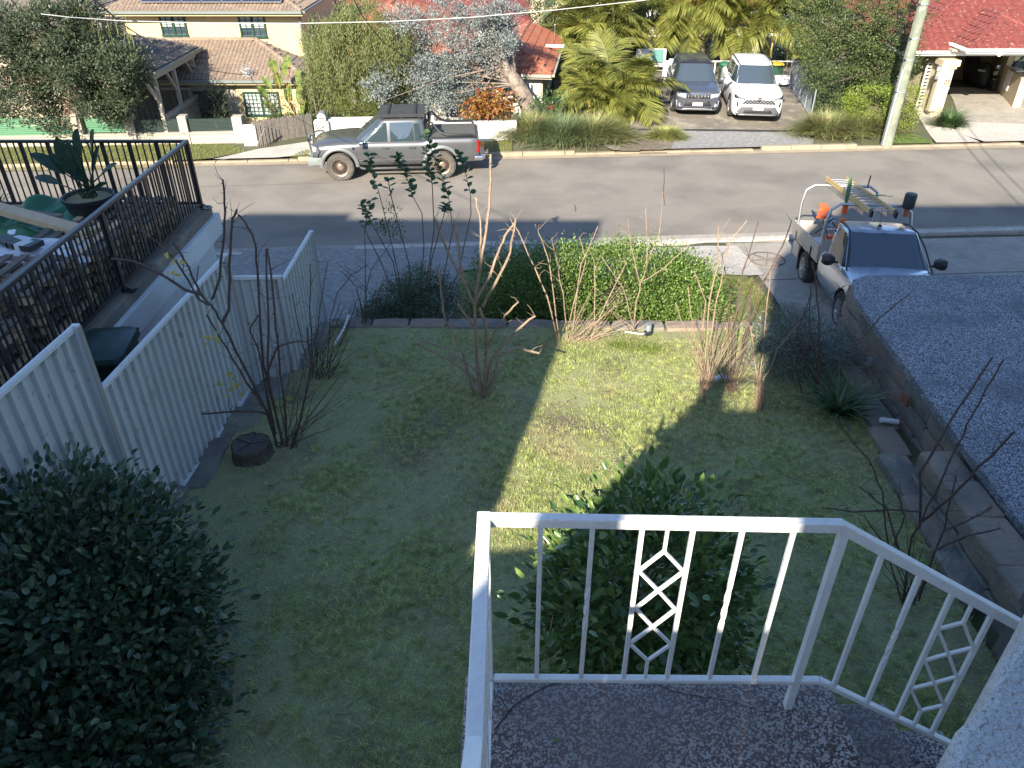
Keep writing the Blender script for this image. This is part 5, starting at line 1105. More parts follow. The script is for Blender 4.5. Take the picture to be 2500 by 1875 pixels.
class Car:
    def __init__(s, name, label, cat, loc, yaw, pitch=0, scale=1):
        s.t = thing(name, label, cat, loc); s.t.rotation_mode = 'QUATERNION'
        s.t.rotation_quaternion = (Matrix.Rotation(yaw, 3, 'Z')@Matrix.Rotation(pitch, 3, 'Y')).to_quaternion(); s.t.scale = (scale,)*3
    def b(s, mb, name, m_, smooth=False, bevel=0, sub=0, parent=None):
        return mb.build(name, m_, parent or s.t, smooth, bevel, sub, local=True)
    def body(s, st_, m_, wheels, wr, depth=.42, name='body'):
        """st_: rows (x, half width, bottom, belt, top)"""
        st_ = sorted(st_); X = [r[0] for r in st_]; cols = list(zip(*st_)); n = 64; rings = []
        prof = [(0, 0, 0), (.80, 0, 0), (.93, .03, 0), (.985, .16, 0), (1.0, .42, 0), (1.0, .62, 0), (.985, .82, 0), (.965, .94, 0), (.93, 1, .15), (.86, 1, .55), (.70, 1, .85), (.40, 1, .97), (0, 1, 1)]
        for k in range(n+1):
            x = X[0]+(X[-1]-X[0])*(.5-.5*math.cos(math.pi*k/n)); w, zb, zl_, zt = [cr(X, c, x) for c in cols[1:]]
            half = [(f*w, zb+(zl_-zb)*g_+(zt-zl_)*h_) for f, g_, h_ in prof]
            rings.append([(x, y_, z_) for y_, z_ in half]+[(x, -y_, z_) for y_, z_ in half[-2:0:-1]])
        mb = MB(); mb.loft(rings); o = s.b(mb, name, m_, smooth=True); o.modifiers.clear()
        cut = MB()
        for wx, wy in wheels:
            for sg in (-1, 1): cut.lathe([(0, wy-depth), (wr, wy-depth), (wr, wy+.5), (0, wy+.5)] if sg > 0 else [(0, -wy-.5), (wr, -wy-.5), (wr, -wy+depth), (0, -wy+depth)], (wx, 0, wr*.86), 'Y', 32)
        cm = cut.mesh('cut', M['trim']); c = bpy.data.objects.new('cut', cm); COL.objects.link(c)
        me0 = o.data; me0.materials.append(M['trim'])
        o2 = bpy.data.objects.new('tmp', me0); COL.objects.link(o2)
        md = o2.modifiers.new('b', 'BOOLEAN'); md.operation = 'DIFFERENCE'; md.object = c; md.solver = 'EXACT'
        dg = bpy.context.evaluated_depsgraph_get(); dg.update(); me = bpy.data.meshes.new_from_object(o2.evaluated_get(dg))
        if len(me.polygons) > 50: o.data = me; me.name = name
        bpy.data.objects.remove(o2); bpy.data.objects.remove(c)
        me = o.data; bm = bmesh.new(); bm.from_mesh(me)
        for f in bm.faces:               # the inside of the arches is dark liner
            c_ = f.calc_center_median()
            for wx, wy in wheels:
                if abs(c_.x-wx) < wr*1.01 and abs(c_.y) < wy+.02 and abs(math.hypot(c_.x-wx, c_.z-wr*.86)-wr) < .02 and len(f.verts) <= 5 and abs(f.normal.y) < .5: f.material_index = len(me.materials)-1
                if abs(abs(c_.y)-(wy-depth)) < .01 and math.hypot(c_.x-wx, c_.z-wr*.86) < wr: f.material_index = len(me.materials)-1
        bm.to_mesh(me); me.update(); s.bvh = BVHTree.FromBMesh(bm); bm.free()
        md = o.modifiers.new('es', 'EDGE_SPLIT'); md.split_angle = R(32)
        s.bodyo = o; return o
    def cabin(s, xF0, xR0, w0, z0, xF1, xR1, w1, z1, m_, n=5.5, crown=.05, name='cabin', roofm=None):
        s.cp = (xF0, xR0, w0, z0, xF1, xR1, w1, z1, n); mb = MB(); rings = []
        U = [2*math.pi*k/56 for k in range(56)]
        for v in [0, .2, .4, .6, .8, .92]:
            rings.append([s.cpt(a, v) for a in U])
        top = [s.cpt(a, .97) for a in U]; cx_ = (xF1+xR1)/2
        for sc_, dz in ((.985, -.005), (.955, .018), (.85, .03), (.6, .045), (.3, .05), (.02, .052)):
            rings.append([V(cx_+(p.x-cx_)*sc_, p.y*sc_, z1+(dz-.03)*crown/.05) for p in top])
        mb.loft(rings); o = s.b(mb, name, m_, smooth=True); o.modifiers['es'].split_angle = R(50)
        me = o.data; bm = bmesh.new(); bm.from_mesh(me); s.cbvh = BVHTree.FromBMesh(bm); bm.free(); return o
    def cpar(s, v):
        xF0, xR0, w0, z0, xF1, xR1, w1, z1, n = s.cp; e = v**1.12
        return xF0+(xF1-xF0)*v, xR0+(xR1-xR0)*v, w0+(w1-w0)*e, z0+(z1-z0)*v, n
    def cpt(s, a, v):
        xf, xr, w, z, n = s.cpar(v); c, d = math.cos(a), math.sin(a)
        return V((xf+xr)/2+(xf-xr)/2*math.copysign(abs(c)**(2/n), c), w*math.copysign(abs(d)**(2/n), d), z)
    def screen(s, yk, v0, v1, m_, front=True, name='windscreen', off=.006):
        mb = MB()
        def fn(u, t):
            v = v0+(v1-v0)*t; xf, xr, w, z, n = s.cpar(v); y = (u*2-1)*w*yk; r_ = (1-abs(y/w)**n)**(1/n)
            x = (xf+xr)/2+(xf-xr)/2*r_*(1 if front else -1); return (x+(off if front else -off), y, z+off)
        mb.grid(fn, 16, 8); return s.b(mb, name, m_, smooth=True)
    def side(s, xa0, xb0, xa1, xb1, v0, v1, sg, m_, name='side_window', off=.006, r_=0):
        mb = MB()
        def fn(u, t):
            v = v0+(v1-v0)*t; xf, xr, w, z, n = s.cpar(v); x = (xa0+(xb0-xa0)*u)*(1-t)+(xa1+(xb1-xa1)*u)*t
            q = abs((x-(xf+xr)/2)/((xf-xr)/2)); q = min(q, .995); y = w*(1-q**n)**(1/n); return (x, sg*(y+off), z)
        mb.grid(fn, 8, 5); return s.b(mb, name, m_, smooth=True)
    def front(s, name, quad, m_, off=.006, nu=8, nv=3, th=.01, d=-1):
        """patch laid on the nose (d=-1) or tail (d=1); quad: four (y, z) corners"""
        mb = MB()
        def fn(u, t, o_=off):
            a, b, c, e = quad; y = (a[0]*(1-u)+b[0]*u)*(1-t)+(e[0]*(1-u)+c[0]*u)*t; z = (a[1]*(1-u)+b[1]*u)*(1-t)+(e[1]*(1-u)+c[1]*u)*t
            h = s.bvh.ray_cast(V(-5*d, y, z), V(d, 0, 0)); x = h[0].x if h[0] else 0; return (x-d*o_, y, z)
        mb.grid(fn, nu, nv); o = s.b(mb, name, m_, smooth=True); md = o.modifiers.new('s', 'SOLIDIFY'); md.thickness = th; md.offset = 0; return o
    def sidepatch(s, name, pts, w_, m_, sg, off=.003, tgt=None):
        """strip along (x, z) points on the flank"""
        mb = MB(); P = []
        for x, z in pts:
            h = (tgt or s.bvh).ray_cast(V(x, sg*5, z), V(0, -sg, 0)); P.append(V(x, (h[0].y if h[0] else sg*.8)+sg*off, z))
        for p, q in zip(P[:-1], P[1:]):
            dd = (q-p).normalized(); n_ = V(dd.z, 0, -dd.x)*w_/2; mb.face([p-n_, q-n_, q+n_, p+n_])
        return s.b(mb, name, m_)
    def wheel(s, x, y, r, w, tm, rmt, style='alloy'):
        sg = 1 if y > 0 else -1; mb = MB(); ri = r*.62
        mb.lathe([(ri, -w/2+.01), (ri+.02, -w/2), (r*.93, -w/2+.005), (r, -w/2+.035), (r, w/2-.035), (r*.93, w/2-.005), (ri+.02, w/2), (ri, w/2-.01)], (x, y, r), 'Y', 36)
        if style == 'mud':
            for k in range(30):
                a = 2*math.pi*k/30
                for q in (-1, 1): c = V(x+math.cos(a)*r*.995, y+q*w*.33, r+math.sin(a)*r*.995); mb.box(c, (.03, w*.3, .05), mat=Matrix.Rotation(-a, 3, 'Y')@Matrix.Rotation(q*.3, 3, 'X'))
        t = s.b(mb, 'wheel', tm, smooth=True)
        mb = MB(); e = sg*w/2; mb.lathe([(.001, e*.55), (.05, e*.6), (.07, e*.5), (ri*.8, e*.35), (ri*.93, e*.9), (ri+.005, e*.97)], (x, y, r), 'Y', 28)
        rm_ = s.b(mb, 'rim', rmt, smooth=True, parent=t)
        mb = MB()
        if style == 'mud':
            for k in range(18):
                a = 2*math.pi*k/18; mb.lathe([(.001, e*.72), (.027, e*.70), (.027, e*.3)], (x+math.cos(a)*ri*.68, y, r+math.sin(a)*ri*.68), 'Y', 6)
            for k in range(14):
                a = 2*math.pi*(k+.5)/14; mb.lathe([(.001, e*.78), (.018, e*.78), (.018, e*.3)], (x+math.cos(a)*ri*.48, y, r+math.sin(a)*ri*.48), 'Y', 6)
            s.b(mb, 'rim_hole', M['trim'], parent=t)
        else:
            ns = 5 if style == 'alloy' else 10
            for k in range(ns):
                a = 2*math.pi*k/ns; c = V(x, y+e*.78, r); p, q = c+V(math.cos(a), 0, math.sin(a))*.04, c+V(math.cos(a), 0, math.sin(a))*ri*.96; mb.beam(p, q, .05 if ns == 5 else .025, .03, up=(0, 1, 0))
            mb.lathe([(.001, e*.9), (.045, e*.9), (.05, e*.6)], (x, y, r), 'Y', 12); s.b(mb, 'spokes', rmt, parent=t)
        return t
    def arch(s, wx, wy, wr, m_, w_=.05, out=.03, a0=-.1, a1=math.pi+.1):
        for sg in (-1, 1):
            mb = MB(); n = 22; rings = []
            for k in range(n+1):
                a = a0+(a1-a0)*k/n
                ring = []
                for rr, yo in ((wr-.005, -.04), (wr-.005, out*.6), (wr+w_*.35, out), (wr+w_, out*.5), (wr+w_+.004, -.04)):
                    x_, z_ = wx+rr*math.cos(a), wr*.86+rr*math.sin(a); ring.append((x_, sg*(wy+yo), z_))
                rings.append(ring)
            mb.loft(rings); s.b(mb, 'arch_trim', m_, smooth=True)
    def mirror(s, x, y, z, m_, sc_=1):
        for sg in (-1, 1):
            mb = MB(); mb.loft([[(x+dx, sg*(y+yy_), z+zz) for dx, zz in ((-.05*k, -.085*k), (.06*k, -.075*k), (.09*k, 0), (.06*k, .075*k), (-.05*k, .08*k))] for yy_, k in ((-.02, .45*sc_), (.05, .9*sc_), (.13, 1.0*sc_), (.19, .85*sc_), (.215, .5*sc_))]); o = s.b(mb, 'mirror', m_, smooth=True)
            mb = MB(); mb.beam((x+.0, sg*(y-.09), z-.05), (x, sg*(y+.03), z-.03), .06, .04); s.b(mb, 'mirror_arm', M['trim'], parent=o)
            mb = MB(); mb.box((x-.055, sg*(y+.11), z), (.004, .16*sc_, .12*sc_)); s.b(mb, 'mirror_glass', M['chrome'], parent=o)
    def flat(s, name, c, d, m_, bevel=.003, parent=None): mb = MB(); mb.box(c, d); return s.b(mb, name, m_, bevel=bevel, parent=parent)
def plate(c, y, z, w_=.37, rear=False, xoff=.02, d=-1):
    h = c.bvh.ray_cast(V(-5*d, y, z), V(d, 0, 0)); x = (h[0].x if h[0] else 2)-d*xoff; p = c.flat('number_plate', (x, y, z), (.012, w_, .11), M['plate'])
    mb = MB()
    for k in range(6):
        if k == 3: continue
        yy_ = y+(k-2.5)*w_*.145; mb.box((x-d*.008, yy_, z), (.004, w_*.07, .055))
    c.b(mb, 'plate_marks', M['trim'], parent=p)
# ---- grey SUV in the far driveway
c = Car('grey_car', 'dark grey compact SUV with a black panoramic roof parked in the driveway', 'car', (7.10, 31.78, .385), R(-95))
c.body([(2.09, .42, .30, .70, .78), (2.05, .66, .22, .78, .86), (1.95, .80, .20, .84, .93), (1.6, .87, .20, .90, 1.0), (1.0, .885, .20, .96, 1.06), (0, .885, .20, .98, 1.04), (-1.3, .88, .20, 1.0, 1.05), (-1.85, .86, .22, 1.0, 1.06), (-2.02, .78, .28, .98, 1.05), (-2.08, .6, .4, .9, .98)], M['grey_car'], [(1.27, .86), (-1.23, .86)], .385)
c.cabin(1.12, -2.0, .80, .98, .42, -1.72, .62, 1.60, M['grey_car'], crown=.045)
c.screen(.90, .10, .93, M['screen'])
c.screen(.86, .3, .9, M['glass_car'], False, 'rear_window')
for sg in (-1, 1):
    c.side(.85, .0, .36, .0, .12, .88, sg, M['glass_car']); c.side(-.06, -.92, -.06, -.92, .12, .88, sg, M['glass_car']); c.side(-1.0, -1.62, -1.0, -1.45, .2, .84, sg, M['glass_car'], 'quarter_window')
    c.sidepatch('door_seam', [(.95, .95), (.98, .6), (.9, .34), (0, .32)], .01, M['trim'], sg); c.sidepatch('door_seam', [(-.03, .96), (-.03, .34), (-.8, .34), (-.98, .96)], .01, M['trim'], sg)
    mb = MB(); mb.tube([(.35, sg*.60, 1.60), (.0, sg*.615, 1.645), (-1.3, sg*.615, 1.645), (-1.6, sg*.58, 1.60)], .018, 6); c.b(mb, 'roof_rail', M['trim'], smooth=True)
mb = MB(); mb.grid(lambda u, t: (.30-1.55*u, (t-.5)*.98, 1.612+.006-.012*abs(t-.5)*2-(.012 if u > .9 else 0)), 6, 6); c.b(mb, 'sunroof', M['glass'], smooth=True)
mb = MB(); mb.grid(lambda u, t: (.42-.2*u, (t-.5)*1.14, 1.597+.03*u), 3, 6); c.b(mb, 'black_roof_front', M['trim'], smooth=True)
c.front('grille', [(-.42, .66), (.42, .66), (.42, .80), (-.42, .80)], M['trim'])
for k in range(7): c.front('grille_bar', [(-.36+.12*k-.012, .67), (-.36+.12*k+.012, .67), (-.36+.12*k+.012, .79), (-.36+.12*k-.012, .79)], M['rim'], .016, 1, 1)
c.front('grille_bar', [(-.44, .795), (.44, .795), (.44, .81), (-.44, .81)], M['chrome'], .014, 8, 1)
for sg in (-1, 1):
    c.front('headlight', [(sg*.44, .655), (sg*.80, .72), (sg*.82, .84), (sg*.44, .81)], M['lamp'], .010)
    c.front('fog_surround', [(sg*.56, .30), (sg*.74, .34), (sg*.78, .56), (sg*.60, .52)], M['trim'], .008, 4, 3)
    c.front('running_light', [(sg*.73, .33), (sg*.77, .37), (sg*.80, .58), (sg*.76, .58)], M['lamp'], .02, 2, 4)
    mb = MB(); h = c.bvh.ray_cast(V(5, sg*.64, .43), V(-1, 0, 0))[0]; mb.lathe([(.001, 0), (.05, .005), (.065, .03), (.065, -.02)], (h.x+.012, sg*.64, .43), 'X', 16); c.b(mb, 'fog_light', M['lamp'])
c.front('lower_grille', [(-.50, .40), (.50, .40), (.42, .58), (-.42, .58)], M['trim'])
c.front('skid_plate', [(-.60, .24), (.60, .24), (.50, .31), (-.50, .31)], M['rim'], .02); c.front('air_intake', [(-.5, .31), (.5, .31), (.48, .37), (-.48, .37)], M['trim'], .012)
plate(c, 0, .46)
h = c.bvh.ray_cast(V(5, 0, .735), V(-1, 0, 0))[0]; mb = MB()
S_ = [(.07, .035), (0, .075), (-.07, .035), (-.02, .012), (.06, -.03), (0, -.075), (-.06, -.035)]
for p, q in zip(S_[:-1], S_[1:]): mb.beam((h.x+.035, p[0], .735+p[1]), (h.x+.035, q[0], .735+q[1]), .022, .016, up=(1, 0, 0))
c.b(mb, 'badge', M['chrome'])
for x_ in (1.27, -1.23):
    for sg in (-1, 1): c.wheel(x_, sg*.79, .345, .20, M['tyre'], M['rim'])
    c.arch(x_, .87, .385, M['trim'], .045, .02)
c.mirror(.82, .90, 1.08, M['grey_car'])
for q in (-1, 1): mb = MB(); mb.beam((1.13, q*.02, 1.03), (1.05, q*.02+.45*(1 if q > 0 else -1), 1.06), .015, .012); c.b(mb, 'wiper', M['trim'])
mb = MB(); mb.grid(lambda u, t: (.95-.25*u, (t-.5)*1.15, 1.02), 2, 2); c.b(mb, 'scuttle', M['trim'])
# ---- white SUV
c = Car('white_car', 'white mid-size SUV parked beside the grey car in the driveway', 'car', (9.24, 31.25, .365), R(-96.5))
c.body([(2.30, .45, .34, .72, .82), (2.26, .70, .24, .86, .93), (2.14, .85, .21, .92, 1.0), (1.8, .915, .21, .97, 1.07), (1.15, .925, .21, 1.0, 1.12), (0, .925, .21, 1.04, 1.10), (-1.4, .92, .21, 1.07, 1.12), (-2.0, .90, .23, 1.08, 1.13), (-2.22, .82, .3, 1.02, 1.1), (-2.29, .6, .45, .95, 1.0)], M['white_car'], [(1.36, .90), (-1.33, .90)], .41)
c.cabin(1.22, -2.18, .83, 1.03, .45, -1.75, .64, 1.69, M['white_car'], crown=.05)
c.screen(.90, .08, .93, M['screen']); c.screen(.86, .3, .9, M['glass_car'], False, 'rear_window')
for sg in (-1, 1):
    c.side(.92, .02, .38, .02, .12, .86, sg, M['glass_car']); c.side(-.05, -.98, -.05, -.98, .12, .86, sg, M['glass_car']); c.side(-1.06, -1.75, -1.06, -1.5, .24, .8, sg, M['glass_car'], 'quarter_window')
    c.sidepatch('door_seam', [(1.0, 1.0), (1.02, .6), (.9, .36), (0, .34)], .01, M['trim'], sg); c.sidepatch('door_seam', [(-.02, 1.02), (-.02, .36), (-.85, .36), (-1.05, 1.02)], .01, M['trim'], sg)
    c.sidepatch('sill_trim', [(.95, .28), (0, .28), (-.92, .28)], .12, M['trim'], sg, .006)
    mb = MB(); mb.tube([(.42, sg*.61, 1.675), (.1, sg*.63, 1.715), (-1.2, sg*.63, 1.715), (-1.6, sg*.60, 1.675)], .02, 6); c.b(mb, 'roof_rail', M['trim'], smooth=True)
c.front('grille', [(-.60, .64), (.60, .64), (.48, .80), (-.48, .80)], M['trim'])
for k in range(3):
    for j in range(9):
        y_ = -.48+.12*j+(.06 if k % 2 else 0); c.front('grille_cell', [(y_-.045, .65+.05*k), (y_+.03, .65+.05*k), (y_+.045, .68+.05*k), (y_-.03, .68+.05*k)], M['rim'], .014, 1, 1)
c.front('lower_bumper', [(-.84, .24), (.84, .24), (.60, .56), (-.60, .56)], mat('dark_grey_bumper', (.09, .09, .095), .5), .008, 14, 6)
c.front('air_intake', [(-.52, .33), (.52, .33), (.46, .44), (-.46, .44)], M['trim'], .016); c.front('silver_lip', [(-.70, .235), (.70, .235), (.66, .275), (-.66, .275)], M['alu'], .022)
for sg in (-1, 1):
    c.front('headlight', [(sg*.50, .78), (sg*.86, .82), (sg*.87, .95), (sg*.52, .84)], M['trim'], .010); c.front('light_strip', [(sg*.53, .82), (sg*.83, .905), (sg*.83, .93), (sg*.53, .835)], M['lamp'], .018, 6, 1)
    c.front('light_strip', [(sg*.55, .79), (sg*.76, .825), (sg*.76, .85), (sg*.55, .81)], M['lamp'], .018, 6, 1)
    c.front('fog_surround', [(sg*.70, .54), (sg*.78, .56), (sg*.80, .72), (sg*.74, .70)], M['trim'], .010, 3, 4)
plate(c, 0, .50)
h = c.bvh.ray_cast(V(5, 0, .84), V(-1, 0, 0))[0]
for rx_, rz__ in ((.085, .058), (.03, .055), (.055, .02)):
    mb = MB(); mb.tube([(h.x+.025, rx_*math.cos(a), .825+rz__*math.sin(a)+(.02 if rz__ == .02 else 0)) for a in np.linspace(0, 2*math.pi, 17)], .009, 5); c.b(mb, 'badge', M['trim'])
for x_ in (1.36, -1.33):
    for sg in (-1, 1): c.wheel(x_, sg*.83, .365, .22, M['tyre'], M['rim'])
    c.arch(x_, .915, .41, M['trim'], .05, .02)
c.mirror(.88, .94, 1.14, M['white_car'])
mb = MB(); mb.grid(lambda u, t: (1.05-.25*u, (t-.5)*1.2, 1.075), 2, 2); c.b(mb, 'scuttle', M['trim'])
for q in (-1, 1): mb = MB(); mb.beam((1.2, q*.05, 1.10), (1.12, q*.5, 1.13), .015, .012); c.b(mb, 'wiper', M['trim'])
# ---- silver dual cab pickup at the far kerb
A_f, A_r = PZ(833, 440, 0), PZ(1083, 434, 0); yaw = math.atan2(A_f.y-A_r.y, A_f.x-A_r.x); ax_ = (A_f+A_r)/2; nrm = V(-math.sin(yaw), math.cos(yaw), 0)
pc = ax_-nrm*.88
c = Car('silver_pickup', 'dark silver dual cab pickup with roof rack and bull bar at the far kerb', 'pickup truck', (pc.x, pc.y, 0), yaw)
W_ = .93
c.body([(2.42, .55, .55, .86, .98), (2.36, .74, .50, .96, 1.05), (2.22, .86, .48, 1.02, 1.10), (1.9, .92, .46, 1.06, 1.16), (1.1, W_, .44, 1.10, 1.22), (.9, W_, .44, 1.11, 1.15), (-1.1, W_, .44, 1.12, 1.14), (-1.22, W_, .46, 1.20, 1.22), (-2.5, W_, .48, 1.20, 1.22), (-2.70, .90, .50, 1.19, 1.20), (-2.74, .86, .55, 1.15, 1.18)], M['silver_car'], [(1.57, .92), (-1.57, .92)], .50)
c.cabin(1.16, -1.22, .84, 1.09, .28, -1.08, .66, 1.78, M['silver_car'], n=6, crown=.05)
c.screen(.90, .08, .92, M['screen']); c.screen(.84, .15, .85, M['glass_car'], False, 'rear_window')
for sg in (-1, 1):
    c.side(.88, .06, .30, .06, .08, .86, sg, M['glass_car']); c.side(-.03, -.76, -.03, -.72, .08, .86, sg, M['glass_car']); c.side(-.79, -1.0, -.75, -.92, .10, .80, sg, M['glass_car'], 'quarter_window')
    c.sidepatch('door_seam', [(.98, 1.06), (1.02, .85), (.98, .60), (.85, .52), (.0, .52), (-.0, 1.1)], .010, M['trim'], sg); c.sidepatch('door_seam', [(0, .52), (-.85, .52), (-.98, .75), (-1.05, 1.1)], .010, M['trim'], sg)
    c.sidepatch('bed_seam', [(-1.16, 1.16), (-1.16, .52)], .018, M['trim'], sg); c.sidepatch('crease', [(.95, .62), (-.95, .62)], .02, M['chrome'], sg, .002)
    for x_ in (.12, -.70): h = c.bvh.ray_cast(V(x_, sg*5, .98), V(0, -sg, 0))[0]; mb = MB(); mb.tube([(x_-.10, h.y, .98), (x_-.08, h.y+sg*.035, .98), (x_+.08, h.y+sg*.035, .98), (x_+.10, h.y, .98)], .014, 6); c.b(mb, 'door_handle', M['trim'])
    mb = MB(); mb.tube([(.95, sg*.93, .40), (.85, sg*.99, .38), (-.95, sg*.99, .38), (-1.05, sg*.93, .40)], .045, 8); c.b(mb, 'side_step', M['trim'], smooth=True)
    c.front('tail_light', [(sg*.74, .80), (sg*.88, .80), (sg*.89, 1.14), (sg*.76, 1.14)], M['red_lamp'], .012, 2, 4, d=1)
    c.sidepatch('tail_light_side', [(-2.66, .80), (-2.66, 1.14)], .15, M['red_lamp'], sg, .008)
    c.front('headlight', [(sg*.50, .86), (sg*.82, .86), (sg*.84, 1.03), (sg*.52, 1.0)], M['lamp'], .012)
    c.sidepatch('headlight_side', [(2.26, .88), (2.26, 1.01)], .16, M['lamp'], sg, .006)
    c.sidepatch('fender_badge', [(1.14, .98), (1.06, .98)], .08, M['chrome'], sg, .006)
c.front('grille', [(-.48, .84), (.48, .84), (.48, 1.0), (-.48, 1.0)], M['trim'])
bb = M['gutter']
mb = MB(); mb.loft([[(2.36+dx, y_, z_) for dx, z_ in ((0, .42), (.16, .46), (.20, .62), (.14, .72), (0, .74))] for y_ in np.linspace(-.88, .88, 9)]); c.b(mb, 'bull_bar', bb, bevel=.02)
for sg in (-1, 1):
    mb = MB(); mb.loft([[(2.36+dx-.28*k, sg*(.88+.10*k), z_) for dx, z_ in ((0, .44+.05*k), (.16, .48+.05*k), (.18, .62), (.12, .72), (0, .74))] for k in (0, .5, 1.0)]); c.b(mb, 'bull_bar_wing', bb, bevel=.015)
    mb = MB(); mb.tube([(2.48, sg*.28, .70), (2.52, sg*.30, 1.02), (2.50, sg*.34, 1.10), (2.42, sg*.72, 1.10), (2.22, sg*.88, 1.06), (2.14, sg*.90, .92), (2.26, sg*.90, .70)], .026, 8); c.b(mb, 'bull_bar_hoop', M['silver_car'], smooth=True)
mb = MB(); mb.tube([(2.50, -.3, 1.08), (2.54, 0, 1.12), (2.50, .3, 1.08)], .03, 8); c.b(mb, 'bull_bar_hoop', M['silver_car'], smooth=True)
mb = MB(); mb.tube([(2.50, .52, 1.1), (2.53, .55, 1.45), (2.57, .56, 2.05)], [.018, .012, .008], 6); c.b(mb, 'aerial', M['trim'])
mb = MB(); mb.tube([(2.50, .46, 1.1), (2.47, .45, 1.3)], .03, 6); c.b(mb, 'aerial_spring', M['galv'])
c.flat('front_plate', (2.57, .0, .60), (.012, .37, .1), M['plate'])
mb = MB(); mb.box((-2.84, 0, .60), (.18, 1.5, .14)); c.b(mb, 'rear_bumper', M['chrome'], bevel=.03)
for sg in (-1, 1): mb = MB(); mb.box((-2.72, sg*.84, .60), (.30, .16, .16)); c.b(mb, 'bumper_end', M['chrome'], bevel=.05)
mb = MB(); mb.box((-2.96, 0, .52), (.16, .1, .06)); mb.lathe([(.001, .06), (.03, .05), (.03, 0)], (-3.02, 0, .55), n=10); c.b(mb, 'tow_bar', M['chrome'])
mb = MB(); mb.grid(lambda u, t: (-1.30-1.34*u, (t-.5)*1.56, 1.232+.012*math.sin(t*math.pi)), 6, 6); c.b(mb, 'tray_cover', mat('tray_cover_vinyl', (.09, .09, .08), .6), smooth=True)
rk = M['plastic_dark']
mb = MB(); mb.b2((.30, -.66, 1.87), (-1.10, .66, 1.875)); rck = c.b(mb, 'roof_rack', rk)
for k in range(11): y_ = -.60+.12*k; c.flat('rack_slat', (-.40, y_, 1.892), (1.38, .085, .022), rk, parent=rck)
for x_ in (.0, -.82): c.flat('rack_crossbar', (x_, 0, 1.915), (.07, 1.34, .03), rk, parent=rck)
for sg in (-1, 1): c.flat('rack_side', (-.40, sg*.67, 1.86), (1.42, .02, .075), rk, parent=rck)
for x_ in (.15, -.4, -.95):
    for sg in (-1, 1): c.flat('rack_foot', (x_, sg*.62, 1.81), (.1, .04, .08), rk, parent=rck)
for sg in (-1, 1):
    mb = MB(); mb.tube([(-1.16, sg*.70, 1.2), (-1.18, sg*.66, 1.62), (-1.30, sg*.66, 1.66), (-1.55, sg*.74, 1.38), (-1.75, sg*.80, 1.31), (-2.55, sg*.82, 1.30), (-2.62, sg*.82, 1.22)], .035, 8); c.b(mb, 'sports_bar', M['black'], smooth=True)
mb = MB(); mb.tube([(-1.24, -.66, 1.64), (-1.24, .66, 1.64)], .04, 8)
for y_ in (-.4, 0, .4): mb.tube([(-1.24, y_, 1.64), (-1.2, y_, 1.22)], .025, 6)
c.b(mb, 'headboard_bar', M['black'], smooth=True)
for x_ in (1.57, -1.57):
    for sg in (-1, 1): c.wheel(x_, sg*.84, .415, .27, M['tyre_dusty'], M['bronze'], 'mud')
    c.arch(x_, .925, .50, mat('flare_grey', (.13, .135, .14), .45) if x_ > 0 else bpy.data.materials['flare_grey'], .10, .05, .0, math.pi)
c.mirror(.82, .95, 1.17, M['chrome'], 1.15)
# ---- silver tray-back ute on our side
fw2, rw2 = PZ(2040, 800, .72), PZ(1958, 694, .30); yaw = math.atan2(fw2.y-rw2.y, fw2.x-rw2.x); nrm = V(-math.sin(yaw), math.cos(yaw), 0)
mid = (fw2+rw2)/2+nrm*.84; pit = -math.atan2(.72-.30, (fw2-rw2).length)
c = Car('silver_ute', 'silver single cab ute with aluminium tray and ladder racks parked on the near driveway', 'ute', (mid.x, mid.y, .50), yaw, pit, .97)
c.body([(2.30, .5, .42, .80, .90), (2.24, .72, .36, .92, 1.0), (2.05, .86, .34, .98, 1.07), (1.5, .89, .36, 1.03, 1.14), (1.0, .90, .38, 1.07, 1.18), (.85, .90, .38, 1.08, 1.13), (-.2, .90, .40, 1.09, 1.12), (-.42, .89, .42, 1.08, 1.12), (-.46, .87, .45, 1.06, 1.10)], M['silver_ute'], [(1.45, .89)], .44, depth=.4)
c.cabin(1.22, -.45, .83, 1.07, .46, -.38, .66, 1.74, M['silver_ute'], n=6, crown=.05)
c.screen(.92, .04, .93, M['screen']); c.screen(.8, .2, .85, M['glass_car'], False, 'rear_window')
for sg in (-1, 1):
    c.side(.80, -.02, .42, -.10, .08, .86, sg, M['glass_car']); c.side(1.02, .86, .50, .46, .06, .80, sg, M['trim'], 'window_divider', .004)
    c.sidepatch('door_seam', [(.98, 1.02), (1.0, .62), (.85, .50), (-.1, .50), (-.22, .7), (-.2, 1.06)], .010, M['trim'], sg)
    h = c.bvh.ray_cast(V(.0, sg*5, .95), V(0, -sg, 0))[0]; mb = MB(); mb.tube([(-.1, h.y, .95), (-.07, h.y+sg*.035, .95), (.06, h.y+sg*.035, .95), (.09, h.y, .95)], .016, 6); c.b(mb, 'door_handle', M['silver_ute'])
    mb = MB(); mb.tube([(1.18, sg*.80, 1.10), (.78, sg*.715, 1.50), (.42, sg*.645, 1.725), (-.1, sg*.645, 1.755), (-.36, sg*.63, 1.72)], .016, 6); c.b(mb, 'roof_gutter', M['trim'], smooth=True)
    c.front('headlight', [(sg*.5, .74), (sg*.82, .76), (sg*.84, .95), (sg*.52, .90)], M['lamp'], .012)
c.mirror(.80, .96, 1.20, M['trim'], 1.35)
for q in (0, 1): mb = MB(); mb.beam((1.24, .05-q*.42, 1.12), (1.19, .45-q*.42, 1.14), .02, .015); c.b(mb, 'wiper', M['trim'])
mb = MB(); mb.grid(lambda u, t: (1.16-.05*u, (t-.5)*1.3, 1.10), 1, 2); c.b(mb, 'scuttle', M['trim'])
